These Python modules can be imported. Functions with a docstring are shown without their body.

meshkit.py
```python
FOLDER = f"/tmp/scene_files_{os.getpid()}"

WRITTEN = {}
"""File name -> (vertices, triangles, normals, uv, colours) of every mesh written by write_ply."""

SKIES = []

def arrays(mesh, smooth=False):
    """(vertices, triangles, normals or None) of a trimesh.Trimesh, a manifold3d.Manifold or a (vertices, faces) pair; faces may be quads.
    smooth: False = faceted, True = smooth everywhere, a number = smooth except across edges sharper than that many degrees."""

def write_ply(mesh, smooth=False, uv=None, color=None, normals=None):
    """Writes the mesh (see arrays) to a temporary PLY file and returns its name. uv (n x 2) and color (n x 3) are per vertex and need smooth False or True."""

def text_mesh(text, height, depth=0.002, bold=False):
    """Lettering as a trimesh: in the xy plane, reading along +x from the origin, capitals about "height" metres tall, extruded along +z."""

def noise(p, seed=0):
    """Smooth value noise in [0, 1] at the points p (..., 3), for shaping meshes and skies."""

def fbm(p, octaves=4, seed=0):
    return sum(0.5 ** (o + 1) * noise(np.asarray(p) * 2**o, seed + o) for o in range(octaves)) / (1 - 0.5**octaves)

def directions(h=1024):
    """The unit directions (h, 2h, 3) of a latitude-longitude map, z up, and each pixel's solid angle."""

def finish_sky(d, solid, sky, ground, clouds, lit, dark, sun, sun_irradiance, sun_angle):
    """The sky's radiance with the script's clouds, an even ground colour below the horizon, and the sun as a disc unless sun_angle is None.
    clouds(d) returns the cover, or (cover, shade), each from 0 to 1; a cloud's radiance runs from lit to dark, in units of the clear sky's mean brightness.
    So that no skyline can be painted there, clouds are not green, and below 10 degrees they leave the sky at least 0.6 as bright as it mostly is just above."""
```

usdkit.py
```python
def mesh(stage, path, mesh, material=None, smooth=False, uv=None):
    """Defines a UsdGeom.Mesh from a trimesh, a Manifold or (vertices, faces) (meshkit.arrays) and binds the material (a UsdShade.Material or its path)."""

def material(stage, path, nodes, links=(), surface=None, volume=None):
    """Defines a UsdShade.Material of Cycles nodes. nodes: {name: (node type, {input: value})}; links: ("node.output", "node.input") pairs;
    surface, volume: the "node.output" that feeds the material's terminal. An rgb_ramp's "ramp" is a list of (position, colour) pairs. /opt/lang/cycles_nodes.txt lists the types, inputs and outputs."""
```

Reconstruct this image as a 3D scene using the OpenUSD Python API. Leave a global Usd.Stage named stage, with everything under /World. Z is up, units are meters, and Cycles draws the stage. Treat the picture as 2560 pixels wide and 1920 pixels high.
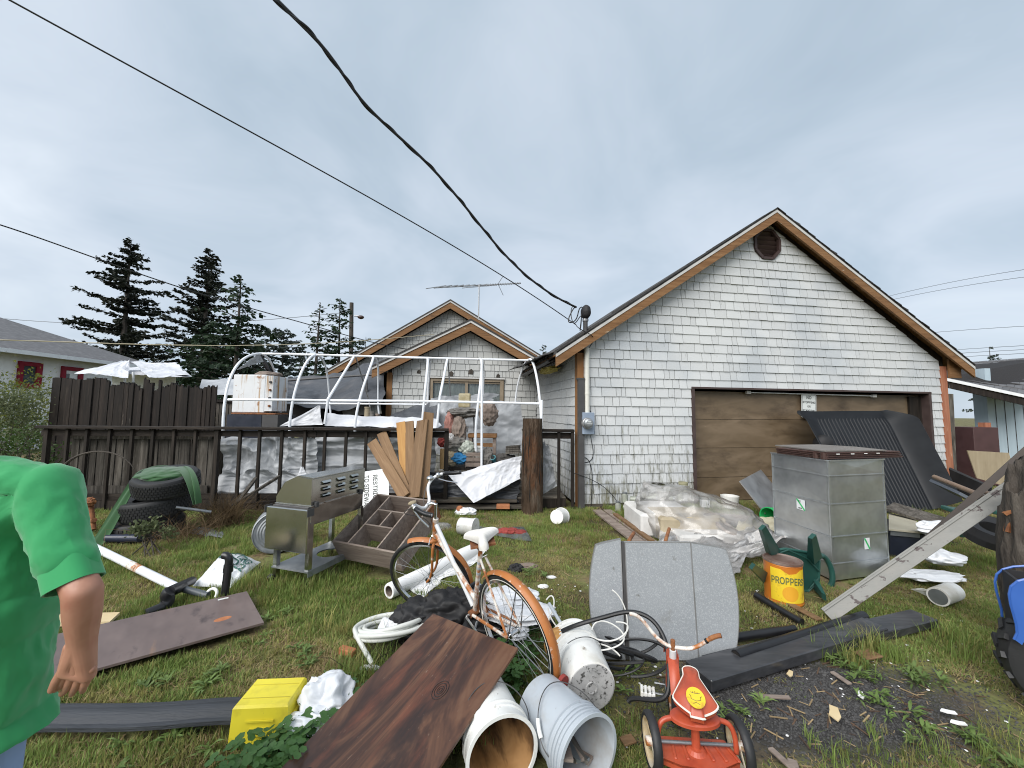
import math, random, numpy as np, trimesh, usdkit, meshkit
import manifold3d as m3
from shapely.geometry import Polygon, box as sbox, Point
from shapely.ops import unary_union
from pxr import Usd, UsdGeom, UsdLux, UsdShade, Gf, Sdf, Vt

stage = Usd.Stage.CreateInMemory()
UsdGeom.SetStageUpAxis(stage, UsdGeom.Tokens.z)
UsdGeom.SetStageMetersPerUnit(stage, 1.0)
UsdGeom.Xform.Define(stage, '/World')
UsdGeom.Scope.Define(stage, '/World/Looks')
rng = np.random.default_rng(11)
R_ = random.Random(5)
A_ = np.array

# ---------------------------------------------------------------- camera
FPX, EYE, PITCH, ROLL = 962.0, 1.63, math.radians(4.2), math.radians(0.57)
EXPOSURE = 1.5
_f = A_([0, math.cos(PITCH), math.sin(PITCH)]); _r = A_([1., 0, 0]); _u = A_([0, -math.sin(PITCH), math.cos(PITCH)])
CR = _r * math.cos(ROLL) + _u * math.sin(ROLL); CU = _u * math.cos(ROLL) - _r * math.sin(ROLL); CF = _f
CPOS = A_([0, 0, EYE])
cam = UsdGeom.Camera.Define(stage, '/World/camera')
cam.CreateHorizontalApertureAttr(36.0); cam.CreateVerticalApertureAttr(27.0)
cam.CreateFocalLengthAttr(36.0 * FPX / 2560)
cam.CreateClippingRangeAttr(Gf.Vec2f(0.05, 2000))
cam.CreateExposureAttr(EXPOSURE)
cam.AddTransformOp().Set(Gf.Matrix4d(*[float(x) for x in np.vstack([np.append(CR, 0), np.append(CU, 0), np.append(-CF, 0), np.append(CPOS, 1)]).ravel()]))

# ---------------------------------------------------------------- sky and sun (bright overcast)
SUN = A_([-0.42, -0.62, 0.66]); SUN = SUN / np.linalg.norm(SUN)
SUN_EL, SUN_ROT = math.asin(SUN[2]), math.atan2(SUN[0], SUN[1])
CLOUD = [(0.30, (1.40, 1.76, 2.12)), (0.43, (1.84, 2.2, 2.56)), (0.53, (2.28, 2.58, 2.94)), (0.60, (2.56, 2.84, 3.16)), (0.70, (3.1, 3.34, 3.62))]
sky = UsdLux.DomeLight.Define(stage, '/World/sky')
skym = usdkit.material(stage, '/World/Looks/sky_look', {
    'tc': ('texture_coordinate', {}), 'sep': ('separate_xyz', {}), 'den': ('math', {'math_type': 'add', 'value2': 0.30}),
    'mx': ('math', {'math_type': 'maximum', 'value2': 0.02}),
    'qx': ('math', {'math_type': 'divide'}), 'qy': ('math', {'math_type': 'divide'}), 'cb': ('combine_xyz', {'z': 0.0}),
    'n1': ('noise_texture', {'scale': 1.9, 'detail': 6.0, 'roughness': 0.5, 'distortion': 0.5}),
    'n2': ('noise_texture', {'scale': 0.55, 'detail': 2.0, 'roughness': 0.5}),
    'av': ('mix_float', {'fac': 0.5}),
    'rp': ('rgb_ramp', {'ramp': CLOUD}),
    'sk': ('sky_texture', {'sky_type': 'single_scattering', 'sun_disc': False, 'sun_elevation': SUN_EL, 'sun_rotation': SUN_ROT, 'altitude': 50.0, 'air_density': 1.0, 'aerosol_density': 2.0, 'ozone_density': 1.0}),
    'mix': ('mix', {'mix_type': 'mix', 'fac': 0.94}),
    'bg': ('background_shader', {'strength': 0.1})},
    [('tc.generated', 'sep.vector'), ('sep.z', 'mx.value1'), ('mx.value', 'den.value1'), ('sep.x', 'qx.value1'), ('den.value', 'qx.value2'), ('sep.y', 'qy.value1'), ('den.value', 'qy.value2'),
     ('qx.value', 'cb.x'), ('qy.value', 'cb.y'), ('cb.vector', 'n1.vector'), ('cb.vector', 'n2.vector'), ('n1.fac', 'av.a'), ('n2.fac', 'av.b'), ('av.result', 'rp.fac'),
     ('sk.color', 'mix.color1'), ('rp.color', 'mix.color2'), ('mix.color', 'bg.color')], surface='bg.background')
UsdShade.MaterialBindingAPI.Apply(sky.GetPrim()).Bind(skym)
sky.GetPrim().SetCustomDataByKey('kind', 'structure')
sun = UsdLux.DistantLight.Define(stage, '/World/sun')
sun.CreateIntensityAttr(0.4); sun.CreateNormalizeAttr(True) if hasattr(sun, 'CreateNormalizeAttr') else None
sun.CreateAngleAttr(50.0); sun.CreateColorAttr(Gf.Vec3f(1.0, 0.975, 0.94))
_z = SUN; _x = np.cross([0, 0, 1.], _z); _x /= np.linalg.norm(_x); _y = np.cross(_z, _x)
sun.AddTransformOp().Set(Gf.Matrix4d(*[float(x) for x in np.vstack([np.append(_x, 0), np.append(_y, 0), np.append(_z, 0), [0, 0, 30, 1]]).ravel()]))

# ---------------------------------------------------------------- helpers: places
def ray(px, py): return CF + CR * (px - 1280) / FPX - CU * (py - 960) / FPX
def G(px, py, z=0.0):
    d = ray(px, py); return CPOS + d * ((z - EYE) / d[2])
def D(px, py, y):
    d = ray(px, py); return CPOS + d * (y / d[1])
def PLN(px, py, p, n):
    d = ray(px, py); return CPOS + d * (np.dot(A_(p) - CPOS, n) / np.dot(d, n))
def norm(v): v = A_(v, float); return v / max(np.linalg.norm(v), 1e-12)

# ---------------------------------------------------------------- helpers: the scene tree
class T:
    def __init__(s, path, M): s.path, s.M = path, M
_count = {}
def _name(parent, name):
    k = (parent, name); n = _count.get(k, 0); _count[k] = n + 1
    return f'{parent}/{name}' if n == 0 else f'{parent}/{name}_{n:03d}'
def _tags(prim, label, cat, group, kind):
    for k, v in (('label', label), ('category', cat), ('group', group), ('kind', kind)):
        if v: prim.SetCustomDataByKey(k, v)
def mtx(loc=(0, 0, 0), rz=0.0, X=None, Z=None):
    """4x4 with columns = axes. Either a turn about z, or x axis X and z axis near Z."""
    M = np.eye(4); M[:3, 3] = loc
    if X is not None:
        x = norm(X); z = A_(Z if Z is not None else (0, 0, 1.), float); z = norm(z - x * np.dot(x, z)); M[:3, 0], M[:3, 1], M[:3, 2] = x, np.cross(z, x), z
    else:
        c, s = math.cos(rz), math.sin(rz); M[:3, 0], M[:3, 1] = (c, s, 0), (-s, c, 0)
    return M
def _setM(x, M): x.AddTransformOp().Set(Gf.Matrix4d(*[float(v) for v in M.T.ravel()]))
def thing(name, label, cat, loc=(0, 0, 0), rz=0.0, group=None, M=None, kind=None):
    M = mtx(loc, rz) if M is None else M
    p = _name('/World', name); x = UsdGeom.Xform.Define(stage, p); _setM(x, M); _tags(x.GetPrim(), label, cat, group, kind)
    return T(p, M)
def xf(mesh, M):
    v, f, _ = meshkit.arrays(mesh); return (v @ M[:3, :3].T + M[:3, 3], f)
def obj(name, mesh, mat, parent=None, world=False, smooth=False, label=None, cat=None, group=None, kind=None, M=None, uv=None):
    """One mesh prim. world=True: the mesh is in world coordinates. M: its own frame within the parent."""
    v, f, _ = meshkit.arrays(mesh)
    if parent is None:
        if M is None:
            M = np.eye(4)
            if kind != 'structure':
                lo, hi = v.min(0), v.max(0); M[:3, 3] = [(lo[0] + hi[0]) / 2, (lo[1] + hi[1]) / 2, lo[2]]; v = v - M[:3, 3]
        path, PM = _name('/World', name), np.eye(4)
    else:
        path, PM = _name(parent.path, name), parent.M
        if world:
            I = np.linalg.inv(PM if M is None else PM @ M); v = v @ I[:3, :3].T + I[:3, 3]
    m = usdkit.mesh(stage, path, (v, f), mat, smooth, uv)
    if M is not None: _setM(UsdGeom.Xformable(m), M)
    _tags(m.GetPrim(), label, cat, group, kind)
    return T(path, PM if M is None else PM @ M)
def copy(src, label, loc=None, rz=0.0, M=None, group=None):
    was = stage.GetPrimAtPath(src.path).GetCustomData()
    base = src.path.split('/')[-1]; base = base[:-4] if base[-4:-3] == '_' and base[-3:].isdigit() else base
    p = _name('/World', base); x = UsdGeom.Xform.Define(stage, p)
    x.GetPrim().GetReferences().AddInternalReference(src.path); x.GetPrim().SetInstanceable(True)
    x.ClearXformOpOrder(); M = mtx(loc, rz) if M is None else M
    x.MakeMatrixXform().Set(Gf.Matrix4d(*[float(v) for v in M.T.ravel()]))
    _tags(x.GetPrim(), label, was.get('category'), group or was.get('group'), None)
    return T(p, M)

# ---------------------------------------------------------------- helpers: shapes, each returns (vertices, triangles)
def arr(m): v, f, _ = meshkit.arrays(m); return v, f
def cat(*ms):
    vs, fs, n = [], [], 0
    for m in ms:
        v, f = arr(m); vs.append(v); fs.append(f + n); n += len(v)
    return np.vstack(vs), np.vstack(fs)
_BF = A_([[0, 2, 1], [0, 3, 2], [4, 5, 6], [4, 6, 7], [0, 1, 5], [0, 5, 4], [1, 2, 6], [1, 6, 5], [2, 3, 7], [2, 7, 6], [3, 0, 4], [3, 4, 7]])
def bx(x0, x1, y0, y1, z0, z1, b=0.0):
    if b <= 0:
        return A_([[x0, y0, z0], [x1, y0, z0], [x1, y1, z0], [x0, y1, z0], [x0, y0, z1], [x1, y0, z1], [x1, y1, z1], [x0, y1, z1]], float), _BF
    P = []
    for x, sx in ((x0, 1), (x1, -1)):
        for y, sy in ((y0, 1), (y1, -1)):
            for z, sz in ((z0, 1), (z1, -1)):
                P += [[x, y + sy * b, z + sz * b], [x + sx * b, y, z + sz * b], [x + sx * b, y + sy * b, z]]
    return arr(trimesh.convex.convex_hull(A_(P)))
def hull(P): return arr(trimesh.convex.convex_hull(A_(P, float)))
def bar(p0, p1, w, t, up=(0, 0, 1), b=0.0):
    """A box of width w and thickness t (along up) from p0 to p1."""
    L = np.linalg.norm(A_(p1) - A_(p0)); return xf(bx(0, L, -w / 2, w / 2, -t / 2, t / 2, b), mtx(p0, X=A_(p1) - A_(p0), Z=up))
def tube(P, r, n=8, caps=True, closed=False):
    P = A_(P, float); k = len(P); r = np.broadcast_to(r, (k,))
    t = (np.roll(P, -1, 0) - np.roll(P, 1, 0)) if closed else np.gradient(P, axis=0)
    t /= np.linalg.norm(t, axis=1, keepdims=True) + 1e-12
    a = np.zeros_like(P); s = np.cross(t[0], [0, 0, 1.]) if abs(t[0][2]) < .9 else np.cross(t[0], [1., 0, 0]); a[0] = norm(s)
    for i in range(1, k): a[i] = norm(a[i - 1] - t[i] * np.dot(a[i - 1], t[i]))
    b = np.cross(t, a); ang = np.arange(n) * 2 * np.pi / n
    v = P[:, None] + r[:, None, None] * (np.cos(ang)[None, :, None] * a[:, None] + np.sin(ang)[None, :, None] * b[:, None])
    F = []; ii = np.arange(k if closed else k - 1)
    i, j = np.meshgrid(ii, np.arange(n), indexing='ij'); i2 = (i + 1) % k; j2 = (j + 1) % n
    q = np.stack([i * n + j, i * n + j2, i2 * n + j2, i2 * n + j], -1).reshape(-1, 4)
    F = np.vstack([q[:, [0, 1, 2]], q[:, [0, 2, 3]]]); v = v.reshape(-1, 3)
    if caps and not closed:
        v = np.vstack([v, P[0], P[-1]]); c0, c1 = len(v) - 2, len(v) - 1; jj = np.arange(n)
        F = np.vstack([F, np.stack([np.full(n, c0), (jj + 1) % n, jj], 1), np.stack([np.full(n, c1), (k - 1) * n + jj, (k - 1) * n + (jj + 1) % n], 1)])
    return v, F
def spl(P, n=40):
    from scipy.interpolate import CubicSpline
    P = A_(P, float); s = np.append(0, np.cumsum(np.linalg.norm(np.diff(P, axis=0), axis=1) + 1e-9)); return CubicSpline(s, P)(np.linspace(0, s[-1], n))
def cyl(p0, p1, r0, r1=None, n=16): return tube([p0, p1], A_([r0, r0 if r1 is None else r1]), n)
def lathe(prof, n=28, M=None, close=False):
    """prof: (r, z) pairs about local z."""
    prof = A_(prof, float); k = len(prof); a = np.arange(n) * 2 * np.pi / n
    v = np.stack([prof[:, None, 0] * np.cos(a), prof[:, None, 0] * np.sin(a), np.broadcast_to(prof[:, None, 1], (k, n))], -1).reshape(-1, 3)
    i, j = np.meshgrid(np.arange(k - 1), np.arange(n), indexing='ij'); j2 = (j + 1) % n
    q = np.stack([i * n + j, i * n + j2, (i + 1) * n + j2, (i + 1) * n + j], -1).reshape(-1, 4)
    m = (v, np.vstack([q[:, [0, 1, 2]], q[:, [0, 2, 3]]])); return m if M is None else xf(m, M)
def prism(poly, t, M=None):
    """Polygon in local xy, thickness t along +z."""
    if not isinstance(poly, Polygon): poly = Polygon(poly)
    m = arr(trimesh.creation.extrude_polygon(poly, t, engine='earcut')); return m if M is None else xf(m, M)
def grid(fn, nu, nv, thick=0.0):
    u, v = np.meshgrid(np.linspace(0, 1, nu), np.linspace(0, 1, nv), indexing='ij')
    P = fn(u, v).reshape(-1, 3); i, j = np.meshgrid(np.arange(nu - 1), np.arange(nv - 1), indexing='ij')
    q = np.stack([i * nv + j, (i + 1) * nv + j, (i + 1) * nv + j + 1, i * nv + j + 1], -1).reshape(-1, 4)
    F = np.vstack([q[:, [0, 1, 2]], q[:, [0, 2, 3]]])
    return solid(P, F, thick) if thick else (P, F)
def solid(P, F, t):
    tm = trimesh.Trimesh(P, F, process=False); N = tm.vertex_normals; n = len(P)
    e = np.sort(tm.edges, 1); _, inv, c = np.unique(e, axis=0, return_inverse=True, return_counts=True); be = tm.edges[c[inv.ravel()] == 1]
    side = np.vstack([np.stack([be[:, 1], be[:, 0], be[:, 0] + n], 1), np.stack([be[:, 1], be[:, 0] + n, be[:, 1] + n], 1)])
    return np.vstack([P, P - N * t]), np.vstack([F, F[:, ::-1] + n, side])
def bil(c00, c10, c11, c01): 
    c = [A_(x, float) for x in (c00, c10, c11, c01)]
    return lambda u, v: (c[0] * ((1 - u) * (1 - v))[..., None] + c[1] * (u * (1 - v))[..., None] + c[2] * (u * v)[..., None] + c[3] * ((1 - u) * v)[..., None])
def ridged(p, seed=0, octv=3):
    o = 0
    for k in range(octv): o = o + 0.5 ** k * (1 - np.abs(2 * meshkit.noise(A_(p) * 2 ** k, seed + k) - 1))
    return o / (2 - 0.5 ** (octv - 1))
def crumple(c00, c10, c11, c01, nu, nv, amp, freq, seed, thick=0.004, stretch=(1, 1), sag=0.0, edge=None, n=None):
    """A crumpled sheet between four corners: sharp creases, optional sag, ragged edges."""
    B = bil(c00, c10, c11, c01); nrm = norm(np.cross(A_(c10) - A_(c00), A_(c01) - A_(c00))) if n is None else norm(n)
    L = np.linalg.norm(A_(c10) - A_(c00)); Hh = np.linalg.norm(A_(c01) - A_(c00))
    def fn(u, v):
        if edge: 
            v = v * (1 + edge * (meshkit.noise(np.stack([u * 9, v * 0, u * 0 + seed], -1), seed + 9) - .5)); u = u * (1 + edge * .5 * (meshkit.noise(np.stack([v * 7, v * 0, v * 0 + seed], -1), seed + 5) - .5))
        p = np.stack([u * L * freq * stretch[0], v * Hh * freq * stretch[1], 0 * u + seed], -1)
        w = meshkit.fbm(p * .6, 2, seed + 40) - .5; p[..., 0] += w * 1.5; p[..., 1] += w * 1.2
        d = amp * (ridged(p, seed, 2) - .5) + amp * .8 * (meshkit.fbm(p * .35, 2, seed + 3) - .5) + amp * .30 * (ridged(p * 2.9 + 1.3 * w[..., None], seed + 21, 2) - .5) + amp * .10 * (ridged(p * 7.1, seed + 33, 1) - .5)
        out = B(u, v) + nrm * d[..., None]; out[..., 2] -= sag * np.sin(np.pi * np.clip(u, 0, 1)); return out
    return grid(fn, nu, nv, thick)
def blob(c, rad, seed, amp=.25, freq=3., sub=3, ridge=False):
    s = trimesh.creation.icosphere(sub); v = A_(s.vertices); q = v * freq * .5 + seed
    n = (ridged(q, seed, 2) if ridge else meshkit.fbm(q, 3, seed)) - .5
    return (v * (1 + amp * 2 * n)[:, None]) * A_(rad) + A_(c), A_(s.faces)
def flat_bottom(m, z): v, f = m; v = v.copy(); v[:, 2] = np.maximum(v[:, 2], z); return v, f
def text(s, h, depth=.002, bold=False): return arr(meshkit.text_mesh(s, h, depth, bold))
def ctext(s, h, depth=.002, bold=False, width=None):
    v, f = text(s, h, depth, bold); v = v.copy(); c = (v[:, 0].min() + v[:, 0].max()) / 2; v[:, 0] -= c
    if width: v[:, 0] *= width / (v[:, 0].max() - v[:, 0].min())
    return v, f

# ---------------------------------------------------------------- helpers: materials
_mats = {}
def pm(name, cols, scale=4., stretch=(1, 1, 1), detail=5., rough=.6, rvar=.2, metal=0., bump=.2, bscale=None, spec=.5, dirt=(), rnd=.1, dist=0., rings=0., coat=0., island=False, bdist=.01, transm=0., alpha=1., sheen=0., coord='object'):
    """Procedural surface: noise ramp colour, optional rings (plywood), dirt layers (colour, scale, low, high, stretch), bump and per-object variation."""
    if name in _mats: return _mats[name]
    N = {'tc': ('texture_coordinate', {}), 'ge': ('geometry', {}), 'mp': ('mapping', {'scale': stretch}), 'n': ('noise_texture', {'scale': scale, 'detail': detail, 'roughness': .6, 'distortion': dist}),
         'r': ('rgb_ramp', {'ramp': [(a, c) for a, c in cols] if np.ndim(cols[0][0]) == 0 and len(cols[0]) == 2 else list(zip(np.linspace(.28, .72, len(cols)), cols))}),
         'p': ('principled_bsdf', {'roughness': rough, 'metallic': metal, 'specular_ior_level': spec, 'coat_weight': coat, 'coat_roughness': .15, 'transmission_weight': transm, 'alpha': alpha, 'sheen_weight': sheen})}
    src = 'ge.position' if coord == 'world' else f'tc.{coord}'
    L = [(src, 'mp.vector'), ('mp.vector', 'n.vector')]; fac = 'n.fac'
    if rings:
        N['rm'] = ('math', {'math_type': 'multiply', 'value2': rings}); N['rs'] = ('math', {'math_type': 'sine'}); N['ra'] = ('math', {'math_type': 'multiply_add', 'value2': .10, 'value3': 0.0}); N['rb'] = ('math', {'math_type': 'add'})
        L += [('n.fac', 'rm.value1'), ('rm.value', 'rs.value1'), ('rs.value', 'ra.value1'), ('ra.value', 'rb.value1'), ('n.fac', 'rb.value2')]; fac = 'rb.value'
    L.append((fac, 'r.fac')); cur = 'r.color'
    for k, (dc, ds, lo, hi, dst) in enumerate(dirt):
        N[f'dm{k}'] = ('mapping', {'scale': dst, 'location': (k * 3.1 + 1, 2.3, .7)}); N[f'dn{k}'] = ('noise_texture', {'scale': ds, 'detail': 6., 'roughness': .65}); N[f'dr{k}'] = ('map_range', {'from_min': lo, 'from_max': hi, 'clamp': True}); N[f'dx{k}'] = ('mix', {'mix_type': 'mix', 'color2': dc})
        L += [(src, f'dm{k}.vector'), (f'dm{k}.vector', f'dn{k}.vector'), (f'dn{k}.fac', f'dr{k}.value'), (f'dr{k}.result', f'dx{k}.fac'), (cur, f'dx{k}.color1')]; cur = f'dx{k}.color'
    if rnd:
        N['oi'] = ('object_info', {}); N['vr'] = ('map_range', {'to_min': 1 - rnd, 'to_max': 1 + rnd}); N['hv'] = ('hsv', {})
        L += [('ge.random_per_island' if island else 'oi.random', 'vr.value'), ('vr.result', 'hv.value'), (cur, 'hv.color')]; cur = 'hv.color'
    L.append((cur, 'p.base_color'))
    if rvar:
        N['rr'] = ('map_range', {'to_min': max(.03, rough - rvar), 'to_max': min(1, rough + rvar)}); L += [('n.fac', 'rr.value'), ('rr.result', 'p.roughness')]
    if bump:
        N['bn'] = ('noise_texture', {'scale': bscale or scale * 3, 'detail': 4., 'roughness': .6}); N['b'] = ('bump', {'strength': bump, 'distance': bdist})
        L += [('mp.vector', 'bn.vector'), ('bn.fac', 'b.height'), ('b.normal', 'p.normal')]
    _mats[name] = usdkit.material(stage, f'/World/Looks/{name}', N, L, surface='p.BSDF'); return _mats[name]
def leafmat(name, cols, scale=2., rnd=.25, tr=.35, rough=.6, coord='object', island=False):
    N = {'tc': ('texture_coordinate', {}), 'ge': ('geometry', {}), 'n': ('noise_texture', {'scale': scale, 'detail': 3.}), 'r': ('rgb_ramp', {'ramp': list(zip(np.linspace(.3, .7, len(cols)), cols))}), 'oi': ('object_info', {}), 'vr': ('map_range', {'to_min': 1 - rnd, 'to_max': 1 + rnd}), 'hv': ('hsv', {}),
         'p': ('principled_bsdf', {'roughness': rough, 'specular_ior_level': .3}), 't': ('translucent_bsdf', {}), 'm': ('mix_closure', {'fac': tr})}
    L = [('ge.position' if coord == 'world' else 'tc.object', 'n.vector'), ('n.fac', 'r.fac'), ('ge.random_per_island' if island else 'oi.random', 'vr.value'), ('vr.result', 'hv.value'), ('r.color', 'hv.color'), ('hv.color', 'p.base_color'), ('hv.color', 't.color'), ('p.BSDF', 'm.closure1'), ('t.BSDF', 'm.closure2')]
    _mats[name] = usdkit.material(stage, f'/World/Looks/{name}', N, L, surface='m.closure'); return _mats[name]
def film(name, col, op=.35, rough=.25, gl=.5):
    """Thin plastic film or glass: part see-through, part sheen."""
    N = {'t': ('transparent_bsdf', {'color': (1, 1, 1)}), 'g': ('glossy_bsdf', {'color': (gl, gl, gl), 'roughness': rough}), 'f': ('fresnel', {'IOR': 1.45}), 'd': ('diffuse_bsdf', {'color': col}), 'tc': ('texture_coordinate', {}), 'n': ('noise_texture', {'scale': 6., 'detail': 5.}), 'mr': ('map_range', {'from_min': .3, 'from_max': .7, 'to_min': op * .5, 'to_max': min(1, op * 1.5), 'clamp': True}), 'm1': ('mix_closure', {}), 'm2': ('mix_closure', {})}
    L = [('tc.object', 'n.vector'), ('n.fac', 'mr.value'), ('mr.result', 'm1.fac'), ('t.BSDF', 'm1.closure1'), ('d.BSDF', 'm1.closure2'), ('f.fac', 'm2.fac'), ('m1.closure', 'm2.closure1'), ('g.BSDF', 'm2.closure2')]
    _mats[name] = usdkit.material(stage, f'/World/Looks/{name}', N, L, surface='m2.closure'); return _mats[name]
# ================================================================ materials
def wood(name, a, b, c, scale=2.2, st=(1, 14, 14), rough=.65, dirt=(), rnd=.18, bump=.35, **k): return pm(name, (a, b, c), scale=scale, stretch=st, detail=7, rough=rough, dirt=dirt, rnd=rnd, bump=bump, dist=.6, spec=k.pop('spec', .22), **k)
BLK = (.02, .018, .015)
W_fence = wood('grey_weathered_wood', (.028, .024, .02), (.075, .066, .056), (.15, .137, .118), st=(14, 14, 1), dirt=(((.03, .026, .02), 2.2, .5, .68, (3, 3, .7)),), rnd=.3)
W_dark = wood('dark_wet_wood', (.006, .0045, .004), (.014, .010, .008), (.032, .025, .02), st=(14, 14, 1), dirt=(((.12, .105, .088), 3.0, .67, .76, (5, 5, .8)),), rnd=.35)
W_rail = wood('black_brown_rail_wood', (.009, .007, .006), (.020, .015, .012), (.042, .034, .027), st=(1, 12, 12), rnd=.2)
W_post = wood('black_brown_post_wood', (.008, .0065, .005), (.018, .014, .011), (.04, .031, .025), st=(12, 12, 1), rnd=.2)
W_trim = wood('orange_brown_trim_wood', (.135, .068, .028), (.195, .10, .044), (.25, .14, .066), st=(1, 12, 12), scale=1.6, dirt=(((.42, .34, .25), 5., .66, .72, (1, 4, 4)), ((.06, .04, .025), 2., .58, .75, (1, 3, 3))), rnd=.05)
W_trimv = wood('orange_brown_corner_wood', (.16, .075, .028), (.215, .105, .042), (.27, .145, .062), st=(12, 12, 1), scale=1.6, dirt=(((.10, .06, .035), 3., .6, .75, (4, 4, 1)),), rnd=.08)
W_trimr = wood('reddish_trim_wood', (.25, .09, .05), (.32, .13, .075), (.40, .19, .11), st=(12, 12, 1), scale=1.6, dirt=(((.5, .35, .25), 5., .64, .7, (4, 4, 1)),), rnd=.03)
W_ced = wood('cedar_lumber', (.115, .066, .033), (.165, .098, .050), (.22, .14, .078), st=(1, 13, 13), rnd=.18, dirt=(((.12, .065, .03), 9., .70, .76, (1, 2, 2)),))
W_cedo = wood('amber_lumber', (.30, .15, .045), (.38, .20, .065), (.44, .25, .09), st=(1, 13, 13), rnd=.1)
W_crate = wood('greyed_pink_wood', (.13, .10, .085), (.20, .16, .135), (.28, .235, .20), st=(1, 10, 10), rnd=.15, dirt=(((.07, .05, .04), 3., .6, .75, (1, 2, 2)),))
W_deck = wood('mossy_deck_wood', (.04, .033, .026), (.085, .073, .058), (.15, .135, .11), st=(1, 12, 12), rnd=.3, dirt=(((.05, .055, .02), 2.5, .55, .7, (1, 1, 1)),))
W_ply = pm('stained_plywood', ((.028, .013, .009), (.06, .027, .016), (.105, .048, .026), (.15, .08, .045)), scale=1.1, stretch=(.9, 3.0, 3), detail=5, rough=.40, rvar=.18, rings=26, dist=1.3, bump=.12, bscale=14, rnd=0, dirt=(((.17, .055, .028), 1.8, .54, .76, (.8, 3, 3)), ((.02, .012, .01), 1.3, .56, .70, (.7, 3, 3)), ((.20, .14, .10), 22., .66, .75, (1, 3, 3))))
W_ply2 = pm('weathered_purple_plywood', ((.095, .068, .062), (.13, .096, .088), (.17, .128, .116)), scale=1.6, stretch=(3, 1.2, 3), detail=6, rough=.4, rvar=.15, bump=.08, rnd=0, dirt=(((.25, .15, .09), 2., .60, .78, (3, .7, 1)), ((.05, .035, .035), 3., .58, .72, (2, 1, 1))))
W_pply = pm('garage_plywood', ((.10, .069, .04), (.135, .096, .058), (.18, .13, .083)), scale=1.3, stretch=(.9, 2.5, 3), detail=7, rough=.55, dist=.9, bump=.15, rnd=.12, dirt=(((.055, .036, .02), 1.3, .5, .7, (.8, 1, 1.5)), ((.27, .2, .12), 9., .69, .74, (.5, 1, 3))))
W_log = pm('log_bark', ((.022, .015, .010), (.065, .043, .028), (.125, .092, .068)), scale=4.5, stretch=(4, 4, .6), detail=9, rough=.9, spec=.15, bump=1., bdist=.05, rnd=0, dirt=(((.13, .055, .025), 1.5, .55, .70, (1, 1, .7)), ((.15, .128, .10), 2.1, .50, .68, (2, 2, .5))))
M_bark = pm('dark_bark', ((.02, .016, .012), (.045, .036, .028), (.08, .068, .055)), scale=3, stretch=(4, 4, 1), rough=.85, bump=.8, bdist=.03)
M_black = pm('black_plastic', ((.008, .008, .009), (.013, .013, .015)), rough=.35, bump=.05)
M_blackm = pm('matte_black', ((.006, .006, .007), (.016, .015, .016)), rough=.7, bump=.15)
M_rubber = pm('tyre_rubber', ((.010, .010, .011), (.020, .020, .021)), rough=.6, bump=.15, bscale=40)
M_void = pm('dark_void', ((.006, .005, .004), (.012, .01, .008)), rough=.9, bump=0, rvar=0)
M_roof = pm('asphalt_shingle_dark', ((.02, .019, .019), (.045, .042, .04), (.07, .066, .062)), scale=9, rough=.85, bump=.5, rnd=.2)
M_roofg = pm('grey_roof_shingle', ((.075, .075, .078), (.10, .10, .105), (.14, .14, .145)), scale=6, rough=.85, bump=.4, rnd=.22)
M_drip = pm('pale_drip_edge', ((.42, .41, .39), (.55, .54, .52)), rough=.5, bump=.05, rnd=.05)
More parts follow.
